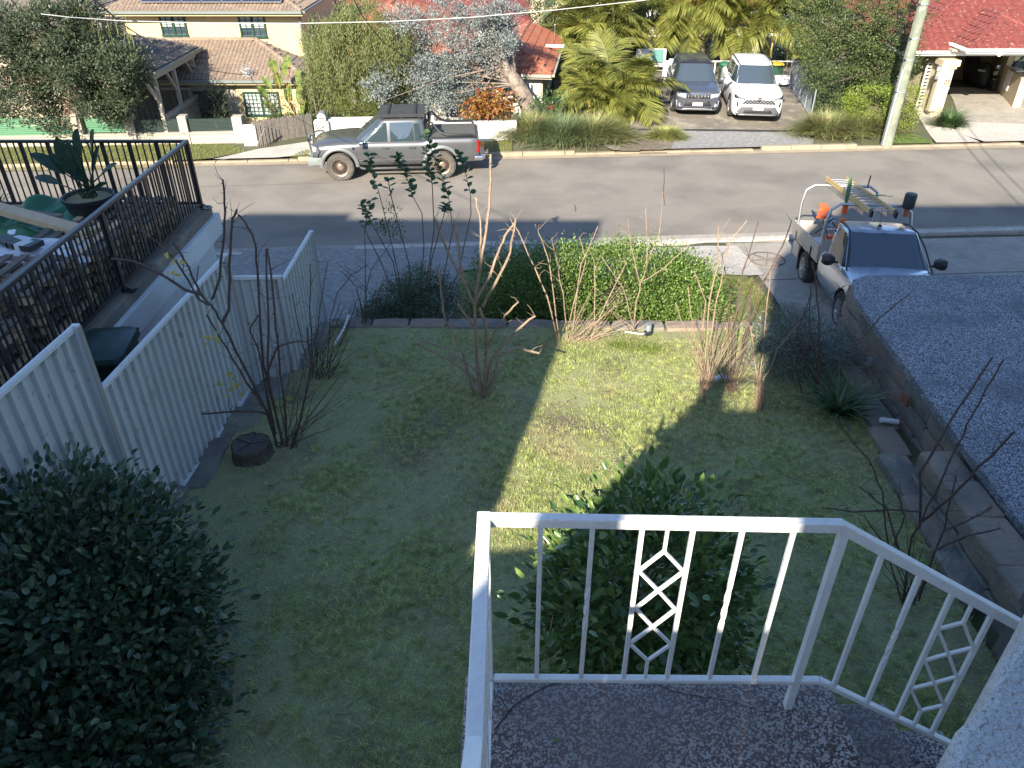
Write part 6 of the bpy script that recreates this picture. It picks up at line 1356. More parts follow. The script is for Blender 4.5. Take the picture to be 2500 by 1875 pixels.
mb = MB(); mb.lathe([(.001, .05), (.03, .04), (.045, 0)], (.30, -.05, 1.775), n=10); an = c.b(mb, 'aerial_base', M['trim'], smooth=True); mb = MB(); mb.tube([(.30, -.05, 1.80), (.02, .02, 2.12)], .005, 5); c.b(mb, 'aerial', M['trim'])
al = M['alu_matt']
c.flat('tray_floor', (-1.72, 0, .80), (2.42, 1.80, .05), al); tx0, tx1 = -2.93, -.51
for sg in (-1, 1):
    s_ = c.flat('tray_side', (-1.72, sg*.905, .99), (2.42, .03, .34), al, .006)
    for z_ in (.86, .93, 1.0, 1.07, 1.14): c.flat('side_rib', (-1.72, sg*.925, z_), (2.40, .012, .02), al, parent=s_)
    for x_ in (tx0+.5, tx1-.5): c.flat('latch', (x_, sg*.935, .90), (.05, .03, .22), M['trim'], parent=s_)
    c.flat('toolbox', (-2.45, sg*.75, .58), (.55, .28, .34), al, .01)
    mb = MB(); mb.lathe([(.47, -.16), (.49, -.16), (.49, .16), (.47, .16)], (-1.55, sg*.76, .40), 'Y', 20, a0=.15, a1=math.pi-.15); c.b(mb, 'mudguard', M['trim'], smooth=True)
    c.flat('mud_flap', (-2.02, sg*.76, .42), (.02, .3, .42), M['trim'])
c.flat('tailgate', (tx0, 0, .99), (.03, 1.80, .34), al); c.flat('chassis', (-1.5, 0, .60), (2.6, .8, .16), M['trim'])
c.flat('headboard_mesh', (-.50, 0, 1.05), (.03, 1.75, .46), al)
for xr3, zt3, nm in ((-.52, 2.04, 'front_rack'), (-2.72, 2.04, 'rear_rack')):
    mb = MB(); mb.tube([(xr3, -.86, .84), (xr3, -.86, 1.62), (xr3, -.80, 1.92), (xr3, -.62, zt3), (xr3, .62, zt3), (xr3, .80, 1.92), (xr3, .86, 1.62), (xr3, .86, .84)], .032, 10); c.b(mb, nm, M['alu'], smooth=True)
mb = MB(); mb.tube([(-.52, -.80, 1.5), (-.52, .80, 1.5)], .02, 6)
for k in range(9): mb.tube([(-.52, -.7+.175*k, 1.1), (-.52, -.7+.175*k, 1.5)], .008, 5)
c.b(mb, 'cab_guard', M['alu'])
for x_, r_ in ((1.45, .375), (-1.55, .375)):
    for sg in (-1, 1): c.wheel(x_, sg*.79, r_, .22, M['tyre'], M['rim'], 'steel')
UT = c.t
def uT(x, y, z): return Matrix.LocRotScale(Vector(UT.location), UT.rotation_quaternion, Vector(UT.scale))@V(x, y, z)
# ladder on the racks (a load, so a thing of its own)
la, lb_ = uT(-2.95, -.34, 2.16), uT(.45, -.34, 2.10); lc_ = uT(-2.95, .12, 2.16); sdv = lc_-la
ld = thing('ladder', 'yellow fibreglass extension ladder tied on the racks of the silver ute', 'ladder', la)
for q in (0, 1):
    b = MB(); b.beam(la+sdv*q, lb_+sdv*q, .03, .10); b.build('side_rail', M['fibreglass'], ld); b = MB(); b.beam(lb_+sdv*q, lb_+sdv*q+(lb_-la).normalized()*.12+V(0, 0, -.03), .05, .12); b.build('foot', M['trim'], ld)
    b = MB(); b.beam(la+sdv*q+V(0, 0, -.11)+(lb_-la)*.03, lb_+sdv*q+V(0, 0, -.11)-(lb_-la)*.1, .03, .09); b.build('lower_rail', M['alu'], ld)
b = MB(); b.tube([(0, 0, 0), sdv], .016, 8); rme = b.mesh('rung', M['alu'])
n = 13
for k in range(n): o = inst('rung', rme, ld, Matrix.Translation(la.lerp(lb_, (k+.5)/n)))
b = MB(); b.beam(uT(-.7, -.5, 2.22), uT(-.6, .4, 2.22), .012, .01); b.beam(uT(-.5, -.4, 2.22), uT(-.75, .3, 2.22), .012, .01); b.build('tie_strap', M['l_lom_y'], ld)
# garden tools in the tray
def trimmer(x, y, z, yaw_, label):
    p = uT(x, y, z); t = thing('brush_cutter', label, 'garden tool', p, 'garden machines in the ute tray')
    d = V(math.cos(yaw_), math.sin(yaw_), .1).normalized(); s_ = V(-d.y, d.x, 0)
    b = MB(); b.box(p, (.26, .20, .20), yaw_); b.box(p+V(0, 0, .12), (.16, .14, .06), yaw_); b.build('engine_cover', M['orange'], t, bevel=.035)
    for k in range(5): b = MB(); b.box(p+s_*(-.08+.04*k)+V(0, 0, .105), (.18, .012, .04), yaw_); b.build('cooling_fin', M['trim'], t)
    b = MB(); b.lathe([(.001, .02), (.05, .02), (.05, -.02)], p-d*.14, 'Y', 12); b.build('starter', M['white'], t)
    b = MB(); b.tube([p+d*.1, p+d*1.2], .016, 6); b.tube([p+d*.35+s_*.25, p+d*.38+s_*.1+V(0, 0, .12), p+d*.38-s_*.1+V(0, 0, .12), p+d*.35-s_*.25], .014, 6); b.build('shaft', M['trim'], t)
    for k in range(3): b = MB(); b.tube([p+d*(.25+.05*k)+V(0, 0, .05)+V(math.cos(a)*.14, math.sin(a)*.1, math.sin(a)*.10) for a in np.linspace(0, 2*math.pi, 14)], .012, 5); b.build('hose_loop', M['trim' if k % 2 else 'galv'], t)
    g_ = p+d*1.15; b = MB(); b.prism([g_+s_*.14-d*.1, g_+s_*.05+d*.22, g_-s_*.10+d*.2, g_-s_*.14-d*.1], (0, 0, .05)); b.prism([g_-d*.1+s_*.04, g_-d*.22, g_-d*.1-s_*.05], (0, 0, .1)); b.build('guard', M['orange'], t, bevel=.01); return t
trimmer(-1.45, -.25, 1.22, yaw+math.pi+.1, 'orange brush cutter lying highest on the load in the ute tray')
trimmer(-1.05, -.55, 1.12, yaw+math.pi-.05, 'orange brush cutter nearest the tray side of the ute')
b = MB(); b.box(uT(-.95, -.30, .98), (.40, .40, .34), yaw); o = b.build('black_tub', M['plastic_dark'], bevel=.03); tag(o, 'black plastic tub standing in the ute tray behind the cab', 'tub')
b = MB(); b.box(uT(-1.45, -.62, .95), (.35, .28, .22), yaw+.4); o = b.build('white_sack', M['cloth_white'], bevel=.06); tag(o, 'crumpled white sack lying against the tray side', 'sack')
b = MB()
for k in range(6): b.tube([uT(-.75, -.55+.1*k, .85+.05*(k % 3)), uT(-1.9, -.3+.15*k, .9+.06*(k % 2)), uT(-2.6, -.1+.1*k, .9)], .018, 6)
o = b.build('tool_handles', M['plastic_dark']); tag(o, 'bundle of dark tool handles along the ute tray floor', 'tools')
b = MB()
for k in range(9): a = k*.7; b.tube([uT(-.62, -.62, .95)+V(math.cos(t)*(.10+.012*k), math.sin(t)*.08, math.sin(t)*(.22)-.02*k) for t in np.linspace(0, 6.2, 14)], .012, 5)
o = b.build('green_rope', mat('green_rope', (.05, .28, .08), .6)); tag(o, 'coil of bright green rope behind the ute cab', 'rope')
p = uT(-.45, .68, 1.95); t = thing('covered_post', 'black hood over an orange tube standing at the ute rack corner', 'tool', p)
b = MB(); b.lathe([(.001, .38), (.10, .37), (.115, .34), (.115, .10), (.10, .08)], p, n=18); b.build('hood', M['plastic_dark'], t, smooth=True, bevel=.01); b = MB(); b.lathe([(.05, .12), (.05, -.1)], p, n=12); b.build('tube', mat('rust_orange', (.35, .10, .05), .6), t)
b = MB(); a, c_ = uT(-.62, -.52, 1.9), uT(-.75, -.55, 2.62)
b = MB(); b.loft([[uT(-.62+dx*k, -.50+dy*k, z_) for dx, dy in ((.01, .04), (-.01, .04), (-.01, -.04), (.01, -.04))] for z_, k in ((2.0, .5), (2.15, 1.0), (2.45, 1.0), (2.66, .3))]); t = thing('hedge_trimmer', 'hedge trimmer with green blade cover standing up beside the ladder', 'garden tool', uT(-.62, -.5, 1.8)); b.build('blade_cover', mat('scabbard_green', (.07, .16, .08), .5), t, bevel=.01)
b = MB(); b.box(uT(-.62, -.50, 1.92), (.10, .10, .2), yaw); b.box(uT(-.62, -.50, 1.6), (.12, .10, .26), yaw+.3); b.build('body', M['orange'], t, bevel=.02)
b = MB(); b.tube([uT(-2.7, .55, 2.03), uT(-2.7, .57, 2.3)], .016, 6); o = b.build('rack_pin', M['trim']); tag(o, 'short upright black pin on the rear rack of the ute', 'pin')
# ================================================================ VEGETATION
gv2 = np.random.default_rng(11)
def sup(c, r, ncl, per, cs, g, p=5, up=.3, bottom=True):
    """leaf positions over a clipped, box-like hedge"""
    d = unit(g.normal(size=(ncl, 3))); k = (np.abs(d)**p).sum(1)**(-1/p); rad = k*(.80+.2*g.random(ncl)**.5)*(1+.05*np.sin(d[:, 0]*9+d[:, 1]*7))
    cc = np.array(c)+d*rad[:, None]*np.array(r); off = g.normal(size=(ncl, per, 3))*cs*.55
    P = (cc[:, None, :]+off).reshape(-1, 3); m_ = np.abs(d)**3; nn_ = unit(np.sign(d)*m_)
    D = unit(np.repeat(nn_, per, 0)*.8+g.normal(size=P.shape)*.6+np.array([0, 0, up])); N = unit(np.repeat(nn_, per, 0)*.5+np.array([0, 0, .8])+g.normal(size=P.shape)*.5)
    return P, D, N, cc
def limbs(base, cc, r0, n, m_, parent, g, name='trunk', trunk=None, wob=.08):
    b = MB(); base = Vector(base); tr = [Vector(q) for q in (trunk or [base, base+V(0, 0, .5)])]
    b.tube(tr, [r0*(1-.35*i/max(1, len(tr)-1)) for i in range(len(tr))], 10)
    idx = g.choice(len(cc), min(n, len(cc)), replace=False)
    for i in idx:
        e = Vector(cc[i]); t0 = tr[-1] if g.random() < .6 else tr[-2].lerp(tr[-1], .6); mid = t0.lerp(e, .5)+V(*(g.normal(size=3)*wob*(e-t0).length)); 
        b.tube([t0, mid, e], [r0*.32, r0*.18, r0*.05], 5)
    return b.build(name, m_, parent, smooth=True)
def bush(name, label, cat, c, r, ncl, per, cs, L, Wd, lm, bark, g, tpl=LEAFQ, base=None, shell=.55, group=None, nb=25, r0=.05, up=.35, flat=.3, box=False, centers=None, squash=None, trunk=None):
    base = Vector(base) if base is not None else V(c[0], c[1], c[2]-r[2])
    t = thing(name, label, cat, base, group)
    if centers is None: centers = [(c, r, 1.)]
    Ps, Ds, Ns, cs_ = [], [], [], []
    for cc_, rr_, w in centers:
        f = sup if box else crown_pts
        a = f(cc_, rr_, max(3, int(ncl*w)), per, cs, g, up=up) if box else f(cc_, rr_, max(3, int(ncl*w)), per, cs, g, shell, flat, up, squash)
        Ps.append(a[0]); Ds.append(a[1]); Ns.append(a[2]); cs_.append(a[3])
    P, D, N, cc = [np.concatenate(q) for q in (Ps, Ds, Ns, cs_)]; n = len(P)
    leaves('crown', P, D, N, L*(.45+.85*g.random(n)), Wd*(.7+.5*g.random(n)), lm, t, tpl)
    if tpl is LEAF6 and not box:
        b = MB()
        for i in g.choice(len(P), 46, replace=False):
            q, d_ = Vector(P[i]), Vector(unit(D[i][None])[0]); b.tube([q-d_*.12, q+d_*.02, q+d_*.07+V(0, 0, .015)], [.004, .0035, .003], 4)
        o = b.build('cut_twigs', M['timber'], t); o['kind'] = 'stuff'
    if bark: limbs(base, cc, r0, nb, bark, t, g, 'trunk', trunk)
    return t
def cp_(u, v, Y): p = PY(u, v, Y); return (p.x, p.y, p.z)
g = gv2
# near bushes
bush('left_bush', 'large dark glossy-leaved bush in the bottom left corner by the white fence', 'bush', (-3.6, 4.25, 2.7), (1.35, 1.25, 1.15), 850, 18, .22, .10, .056, M['l_near'], M['bark'], g, LEAF6, shell=.5, nb=50, r0=.06, base=(-3.5, 4.3, 1.75), up=.25,
     centers=[((-4.0, 4.55, 2.70), (1.15, 1.1, 1.0), 1.), ((-3.2, 4.25, 2.5), (.60, .7, .8), .4), ((-3.2, 3.5, 2.15), (.7, .7, .65), .35)], squash=1.9)
bush('camellia_bush', 'rounded glossy camellia-like bush standing right behind the white railing', 'bush', (.98, 3.98, 3.30), (.74, .76, .96), 460, 15, .18, .10, .054, M['l_camellia'], M['bark'], g, LEAF6, shell=.5, nb=40, r0=.045, base=(1.2, 4.4, 1.84), trunk=[(1.2, 4.4, 1.84), (1.12, 4.3, 2.3), (1.0, 4.1, 2.8)])
# clipped hedge beyond the garden wall and its neighbours
bush('clipped_hedge', 'long clipped bright green hedge behind the low sandstone wall', 'hedge', (1.55, 13.6, 1.2), (2.6, .95, .72), 2300, 15, .19, .058, .031, M['l_hedge'], M['bark'], g, LEAF6, box=True, nb=90, r0=.03, base=(1.5, 13.4, .6), up=.4,
     centers=[((1.70, 13.6, 1.12), (1.95, .92, .68), .9), ((3.25, 13.4, 1.05), (.8, .75, .58), .3), ((.0, 13.6, 1.10), (.75, .78, .60), .26), ((2.4, 13.7, 1.22), (.9, .8, .66), .2), ((.9, 13.4, 1.22), (.5, .6, .55), .12), ((1.6, 14.0, 1.22), (.6, .5, .55), .1)])
bush('grey_shrub', 'fine grey-green shrub in the shade left of the clipped hedge', 'shrub', (-1.9, 13.1, 1.1), (.85, .6, .62), 620, 26, .15, .045, .022, M['l_grey'], M['bark'], g, shell=.2, nb=60, r0=.03, base=(-1.9, 13.1, .6), centers=[((-1.75, 13.15, 1.15), (.85, .6, .6), 1.), ((-2.5, 12.95, .9), (.5, .4, .35), .35)])
sg_ = PZ(1985, 925, 1.4)
bush('sage_bush', 'silvery grey-green sage bush in the right corner of the lawn', 'shrub', (sg_.x-.15, sg_.y+.35, 1.75), (.85, .7, .5), 420, 18, .18, .075, .018, M['l_sage'], M['bark'], g, shell=.3, nb=60, r0=.03, base=(sg_.x-.1, sg_.y+.2, 1.35))
# tall leafy whips behind the wall
lw = thing('leafy_stems', 'tall thin shrub stems carrying big green leaves in front of the road', 'shrub', PZ(1000, 775, .7)); LYw = 13.0
wh = [[(985, 790), (975, 680), (948, 560), (925, 470), (905, 410), (900, 380)], [(1010, 790), (1000, 650), (955, 480), (948, 440)], [(1020, 790), (1035, 600), (1030, 520), (1008, 480), (985, 410), (968, 380)],
      [(1045, 790), (1052, 640), (1085, 520), (1088, 500)], [(1060, 790), (1090, 640), (1105, 560), (1095, 480), (1070, 400), (1035, 322)], [(1070, 790), (1120, 660), (1150, 520), (1148, 470), (1130, 400), (1118, 378)],
      [(990, 790), (960, 640), (905, 540), (880, 500)], [(985, 780), (930, 640), (890, 560), (905, 490)], [(1040, 700), (1060, 560), (1055, 450), (1040, 360)]]
for i, w in enumerate(wh):
    P = [PY(u, v, LYw+.12*math.sin(i*2+k)) for k, (u, v) in enumerate(w)]; b = MB(); b.tube(P, [max(.004, .012-.0018*k) for k in range(len(P))], 5); b.build('stem', M['cane_dark'], lw)
    seg = [(P[k], P[k+1]) for k in range(len(P)-1)]; big = i in (0, 2, 4, 5); n = {0: 16, 1: 8, 2: 34, 3: 12, 4: 34, 5: 22, 6: 14, 7: 10, 8: 22}[i]
    pts, ds = [], []
    for k in range(n):
        t = 1-(k/n)*(.42 if big else .35); L_ = t*(len(P)-1); a = min(int(L_), len(P)-2); q = P[a].lerp(P[a+1], L_-a); pts.append(q); ds.append((math.cos(k*2.4)*.9, math.sin(k*2.4)*.9, .35))
    leaves('leaves', np.array(pts), np.array(ds)+g.normal(size=(n, 3))*.2, np.tile([0, 0, 1.], (n, 1))+g.normal(size=(n, 3))*.4, .16*(.6+.5*g.random(n)), .105, leafmat('leaf_whip', (.035, .085, .035), (.07, .15, .05), .45, .3) if i == 0 else (bpy.data.materials['leaf_whip'] if i != 5 else M['l_hedge_lime'] if False else bpy.data.materials['leaf_whip']), lw, LEAF6)
pp_ = PY(952, 545, 12.9); a = crown_pts(pp_, (.28, .2, .28), 26, 12, .10, g, .2); leaves('leaves', a[0], a[1], a[2], .07, .02, M['l_tree'], lw)
# ---------------------------------------------------------------- rose bushes
def rose(name, label, Yb, canes, rm, r0=.011, twigs=3, fan=None, group='bare pruned rose bushes on the lawn', seed=1, tl=.28, lean=.0, tk=1.0):
    r_ = random.Random(seed); P0 = PY(*canes[0][0], Yb); t = thing(name, label, 'rose bush', P0, group)
    for ci, cn in enumerate(canes):
        off = r_.uniform(-.25, .25); n = len(cn); P = [PY(u, v, Yb+off*(k/max(1, n-1))) for k, (u, v) in enumerate(cn)]
        if cn[0] == canes[0][0] or ci == 0: pass
        Q = []
        for k in range(n-1):
            for f in (0, .33, .66): Q.append(P[k].lerp(P[k+1], f)+V(r_.gauss(0, .006), r_.gauss(0, .006), r_.gauss(0, .004)))
        Q.append(P[-1]); rr = r0*r_.uniform(.75, 1.1)*(1 if ci < 3 else .8); N_ = len(Q); rad = [rr*(1-.35*k/(N_-1)) for k in range(N_)]
        b = MB(); b.tube(Q, rad, 6)
        b.tube([Q[-1], Q[-1]+(Q[-1]-Q[-2]).normalized()*.008], rad[-1]*1.05, 6)
        for k in range(N_-1):
            L_ = (Q[k+1]-Q[k]).length; m_ = int(L_/.055)
            for j in range(m_):
                p = Q[k].lerp(Q[k+1], (j+r_.random())/max(1, m_)); a = r_.uniform(0, 6.28); d = (Q[k+1]-Q[k]).normalized(); e = d.orthogonal().normalized(); e = Matrix.Rotation(a, 3, d)@e; h = (.013+rad[k]*.9)*tk
                s_ = d*.006; f_ = e.cross(d)*.0025; tip = p+e*(rad[k]+h)-d*.004; i0 = len(b.v); b.v += [tuple(p+s_), tuple(p-s_+f_), tuple(p-s_-f_), tuple(tip)]; b.f += [(i0, i0+1, i0+3), (i0+1, i0+2, i0+3), (i0+2, i0, i0+3)]; b.m += [0]*3
        for k in range(twigs):
            q = Q[r_.randrange(N_//3, N_)]; d = V(r_.uniform(-1, 1), r_.uniform(-.7, .7), r_.uniform(.0, .9)).normalized(); L_ = r_.uniform(.3, 1)*tl
            b.tube([q, q+d*L_*.5+V(0, 0, r_.uniform(-.02, .04)), q+d*L_+V(r_.uniform(-.05, .05), 0, r_.uniform(-.02, .06))], [.004, .003, .002], 4)
        b.build('cane', rm, t, fix=False)
    if fan:
        u, v, n, du, dv, su = fan; b = MB()
        for k in range(n):
            p = PY(u+r_.uniform(-su, su), v+r_.uniform(-6, 6), Yb+r_.uniform(-.12, .12)); q = PY(u+r_.uniform(du[0], du[1]), v-r_.uniform(dv[0], dv[1]), Yb+r_.uniform(-.3, .3)); m_ = p.lerp(q, .5)+V(r_.gauss(0, .03), r_.gauss(0, .03), r_.gauss(0, .02)); b.tube([p, m_, q], [.005, .004, .002], 4)
        o = b.build('fine_stems', rm, t, fix=False)
    return t
CD, CL = M['cane_dark'], M['cane']
rose('rose_bush', 'biggest bare rose bush, leaning left over the white fence beside the tree stump', 8.0, [[(676, 1090), (652, 1006), (616, 934), (576, 858), (543, 789), (515, 746), (489, 717), (460, 655), (424, 594)],
    [(543, 789), (558, 753), (562, 645), (565, 547), (578, 513)], [(489, 717), (449, 706), (395, 670), (326, 637), (274, 632)], [(515, 746), (486, 731), (446, 663), (417, 623), (384, 594), (341, 561)], [(518, 731), (536, 681), (547, 590), (549, 521), (544, 440)],
    [(700, 1090), (695, 977), (681, 880), (670, 753), (652, 608)], [(690, 1080), (659, 952), (652, 898), (656, 789), (650, 610)], [(668, 1060), (650, 960), (634, 862), (609, 807), (630, 770)], [(672, 1060), (645, 934), (674, 847), (717, 833), (753, 836)],
    [(690, 1085), (660, 960), (638, 854), (630, 663), (616, 572), (583, 525)], [(652, 1010), (634, 1004), (562, 1006), (493, 1010)], [(710, 1095), (735, 1020), (760, 900), (750, 800)], [(640, 990), (600, 930), (555, 850), (505, 770)]], CD, .021, 8, (700, 1090, 26, (-60, 160), (40, 260), 30), seed=2, tk=1.3)
rose('rose_bush', 'low thicket of bare rose stems against the foot of the white fence', 10.2, [[(765, 930), (757, 800), (757, 645)], [(775, 930), (770, 830), (790, 700), (800, 640)], [(785, 925), (790, 860), (835, 760)], [(800, 900), (806, 780), (822, 717), (860, 670), (896, 648)], [(760, 925), (730, 800), (715, 720)], [(790, 930), (850, 800), (872, 730)]], CD, .010, 5, (775, 930, 34, (-60, 110), (30, 200), 30), seed=3)
rose('rose_bush', 'pair of thin bare rose stems at the wall left of the grey shrub', 12.0, [[(893, 790), (893, 712), (906, 658), (953, 595)], [(893, 788), (870, 700), (832, 660)], [(893, 785), (890, 560)], [(893, 788), (925, 735), (880, 690), (822, 640)]], CD, .009, 4, (893, 790, 10, (-60, 60), (20, 140), 12), seed=4)
rose('rose_bush', 'central bare rose bush with its upper canes glowing orange in the sun', 9.5, [[(1176, 968), (1165, 870), (1158, 743)], [(1183, 968), (1185, 870), (1187, 798), (1172, 754)], [(1158, 743), (1133, 689), (1096, 624), (1075, 570), (1060, 532)], [(1160, 735), (1172, 653), (1187, 563), (1198, 472), (1198, 378)],
    [(1162, 718), (1172, 649), (1174, 545), (1162, 483)], [(1158, 740), (1198, 671), (1216, 617), (1234, 574), (1259, 541)], [(1180, 747), (1219, 675), (1245, 617), (1259, 534)], [(1180, 962), (1201, 874), (1234, 834), (1270, 798), (1306, 772)],
    [(1187, 852), (1209, 809), (1234, 769), (1265, 738)], [(1158, 964), (1129, 863), (1100, 801), (1086, 780), (1078, 718), (1068, 651)], [(1165, 906), (1089, 852), (1024, 828)], [(1160, 800), (1120, 745)], [(1205, 870), (1260, 850), (1315, 862)], [(1165, 930), (1100, 880), (1020, 840)], [(1130, 690), (1120, 600), (1108, 540), (1105, 570)], [(1190, 960), (1215, 900), (1210, 850)]], CL, .028, 5, (1180, 965, 16, (-90, 90), (10, 130), 14), seed=5, tk=1.0)
rose('rose_bush', 'reddish rose canes at the sandstone wall, left group before the hedge', 11.5, [[(1363, 836), (1337, 724), (1305, 652), (1265, 565), (1245, 533)], [(1366, 834), (1341, 645), (1323, 587), (1307, 549)], [(1388, 838), (1374, 717), (1356, 627), (1347, 583)], [(1395, 840), (1417, 645), (1446, 587), (1459, 554)], [(1450, 812), (1453, 717), (1450, 634)], [(1380, 838), (1400, 740), (1430, 640), (1415, 580)], [(1440, 830), (1480, 740), (1530, 640)]], CL, .012, 4, (1410, 838, 44, (-20, 130), (15, 150), 30), seed=6)
rose('rose_bush', 'single tall forked rose cane at the wall beside the small garden tap', 11.7, [[(1545, 806), (1554, 735), (1565, 695), (1580, 645), (1581, 590), (1576, 511)], [(1562, 688), (1540, 601), (1533, 536)], [(1565, 690), (1620, 655), (1690, 590)], [(1580, 640), (1610, 570), (1618, 470)], [(1548, 800), (1520, 700), (1470, 630)]], CL, .011, 3, (1545, 806, 12, (-80, 60), (10, 60), 14), seed=7)
rose('rose_bush', 'orange-lit rose bush at the right edge of the sunny patch', 9.3, [[(1719, 988), (1710, 898), (1713, 818), (1724, 735), (1695, 663)], [(1721, 985), (1724, 862), (1728, 753), (1753, 645), (1755, 554)], [(1717, 985), (1732, 847), (1750, 735), (1779, 590), (1822, 541)], [(1722, 980), (1705, 860), (1670, 800), (1650, 740)], [(1715, 980), (1700, 860), (1680, 700)]], CL, .012, 4, (1722, 950, 40, (-60, 130), (40, 220), 12), seed=8)
rose('rose_bush', 'dark straight rose canes just right of the orange-lit bush', 9.7, [[(1782, 958), (1779, 825), (1782, 717), (1762, 619)], [(1786, 958), (1797, 771), (1815, 663), (1851, 542)], [(1790, 958), (1815, 825), (1869, 681), (1909, 601), (1932, 540)], [(1780, 955), (1740, 880), (1790, 770), (1850, 700), (1905, 640)], [(1792, 955), (1850, 850), (1900, 760)], [(1788, 955), (1830, 800), (1835, 690)]], CD, .013, 4, (1786, 956, 26, (-60, 120), (40, 260), 14), seed=9)
rose('rose_bush', 'cut-back rose stump catching a stripe of sun near the sage bush', 9.2, [[(1851, 1008), (1855, 916), (1873, 753), (1880, 663)], [(1848, 1008), (1850, 915), (1832, 800)], [(1856, 1008), (1866, 925), (1900, 850), (1950, 790)], [(1845, 1004), (1846, 930)], [(1860, 1004), (1868, 940)], [(1853, 1004), (1858, 935)]], CL, .012, 2, (1852, 1006, 24, (-14, 22), (40, 100), 9), seed=10)
rose('rose_bush', 'tall dark rose bush growing up through the sage bush', 9.6, [[(1988, 975), (1993, 914), (2000, 839), (1998, 764), (1988, 665), (1983, 640)], [(1992, 975), (1999, 880), (1975, 800), (1980, 700)], [(2018, 963), (2073, 864), (2150, 774), (2220, 718)], [(1990, 940), (2060, 870), (2130, 853)], [(1995, 930), (1921, 814)], [(1880, 850), (1921, 814), (1973, 759), (2063, 697)], [(2000, 900), (2040, 880), (2120, 905)], [(1960, 960), (1930, 860), (1965, 760), (1980, 720)]], CD, .013, 3, (2000, 965, 12, (-70, 90), (40, 200), 14), seed=12)
rose('rose_bush', 'long-armed rose bush behind the sloping end of the white railing', 5.3, [[(2205, 1480), (2222, 1327), (2247, 1273), (2306, 1159), (2348, 1062), (2391, 981), (2448, 880)], [(2247, 1277), (2319, 1213), (2391, 1142), (2475, 1055)], [(2245, 1290), (2247, 1154), (2306, 1053), (2361, 965), (2422, 874)], [(2167, 1340), (2167, 1327), (2154, 1201), (2121, 1121), (2032, 1019)],
    [(2240, 1480), (2306, 1285), (2335, 1160)], [(2200, 1470), (2165, 1340), (2110, 1260)], [(2215, 1400), (2160, 1240), (2100, 1190)], [(2290, 1340), (2360, 1310), (2440, 1290)], [(2300, 1300), (2380, 1260), (2420, 1240)], [(2180, 1330), (2210, 1260), (2195, 1210)], [(2250, 1250), (2180, 1245), (2080, 1250), (2010, 1240)]], CD, .013, 4, (2215, 1475, 16, (-120, 120), (60, 240), 20), seed=13, tl=.22)
# yellow leaves left on the big rose
for (u, v, n, lab) in ((425, 650, 7, 'small cluster of yellowed leaves high on the big rose bush'), (512, 825, 6, 'small cluster of yellow leaves halfway up the big rose bush'), (560, 935, 12, 'yellow-green leaves low on the big rose bush')):
    pass
yl = [PY(425+g.normal()*12, 652+g.normal()*16, 7.9) for _ in range(9)]+[PY(512+g.normal()*18, 828+g.normal()*7, 7.9) for _ in range(9)]+[PY(568+g.normal()*20, 938+g.normal()*14, 7.9) for _ in range(16)]
n = len(yl); o = leaves('last_leaves', np.array(yl), g.normal(size=(n, 3)), np.tile([0, -.5, 1.], (n, 1))+g.normal(size=(n, 3))*.3, .085, .045, M['l_yellow'], bpy.data.objects['rose_bush'], LEAF6)
# strappy plant by the edging, weeds
p = PZ(2050, 1010, lz(9.0)); n = 90
a = g.random(n)*6.283; o = blades('strappy_plant', np.array([p]*n)+g.normal(size=(n, 3))*np.array([.07, .07, 0]), a, .55+.3*g.random(n), .05, .25+.8*g.random(n), .5+.4*g.random(n), M['l_strap'], segs=5)
tag(o, 'clump of broad strappy green leaves beside the stone edging', 'plant')
for k, (u, v, lab) in enumerate(((1585, 855, 'bright grass tuft on the sunny patch near the wall'), (1520, 845, 'smaller bright grass tuft left of the garden tap'), (1370, 1345, 'tuft of taller grass at the sunny edge left of the camellia'))):
    p = PZ(u, v, lz(8)); q = PZ(u, v, lz(p.y)); n = 220; a = g.random(n)*6.28; o = blades('grass_tuft', np.array([q]*n)+g.normal(size=(n, 3))*np.array([.13, .10, 0]), a, .10+.06*g.random(n), .009, .3+.6*g.random(n), .7, M['l_hedge_lime'] if k < 2 else M['g_verge']); tag(o, lab, 'grass', kind='stuff')
# stumps, pipes and odd things on the lawn
def stump(label, p, r, h, m_, seed):
    rr = random.Random(seed); t = thing('tree_stump', label, 'stump', p); b = MB(); n = 26; rings = []
    ph = [rr.uniform(.9, 1.06) for _ in range(n)]
    for z_, k in ((-.05, 1.18), (h*.4, 1.02), (h*.95, 1.0), (h, .97)): rings.append([V(*p)+V(math.cos(2*math.pi*i/n)*r*k*ph[i]*(1+.04*(i % 2)), math.sin(2*math.pi*i/n)*r*k*ph[i]*(1+.04*(i % 2)), z_) for i in range(n)])
    b.loft(rings, cap=False); b.build('bark', m_, t)
    b = MB(); b.face([V(*p)+V(math.cos(2*math.pi*i/n)*r*.97*ph[i], math.sin(2*math.pi*i/n)*r*.97*ph[i], h-.006) for i in range(n)]); b.build('cut_face', mat('cut_wood', (.10, .088, .072), .9, c2=(.055, .05, .042), ns=22, bump=.5, bs=50), t)
    b = MB()
    for a in (0.3, 1.5, 2.7, 4.1): b.beam(V(*p)+V(0, 0, h-.004), V(*p)+V(math.cos(a)*r*.9, math.sin(a)*r*.9, h-.004), .012, .006)
    b.build('crack', M['trim'], t); return t
q = PZ(612, 1085, 1.70); stump('round cut tree stump at the foot of the biggest rose bush', (q.x, q.y, lz(q.y)-.02), .25, .22, M['bark'], 3)
q = PZ(1850, 935, 1.45); 
pv_ = M['pvc']
def pipe(label, pts, r): b = MB(); b.tube(pts, r, 10); o = b.build('plastic_pipe', pv_, smooth=True); return tag(o, label, 'pipe')
pipe('thin white plastic pipe lying by the left end of the stone wall', [PZ(851, 770, 1.25), PZ(840, 800, 1.24), PZ(816, 842, 1.27)], .022)
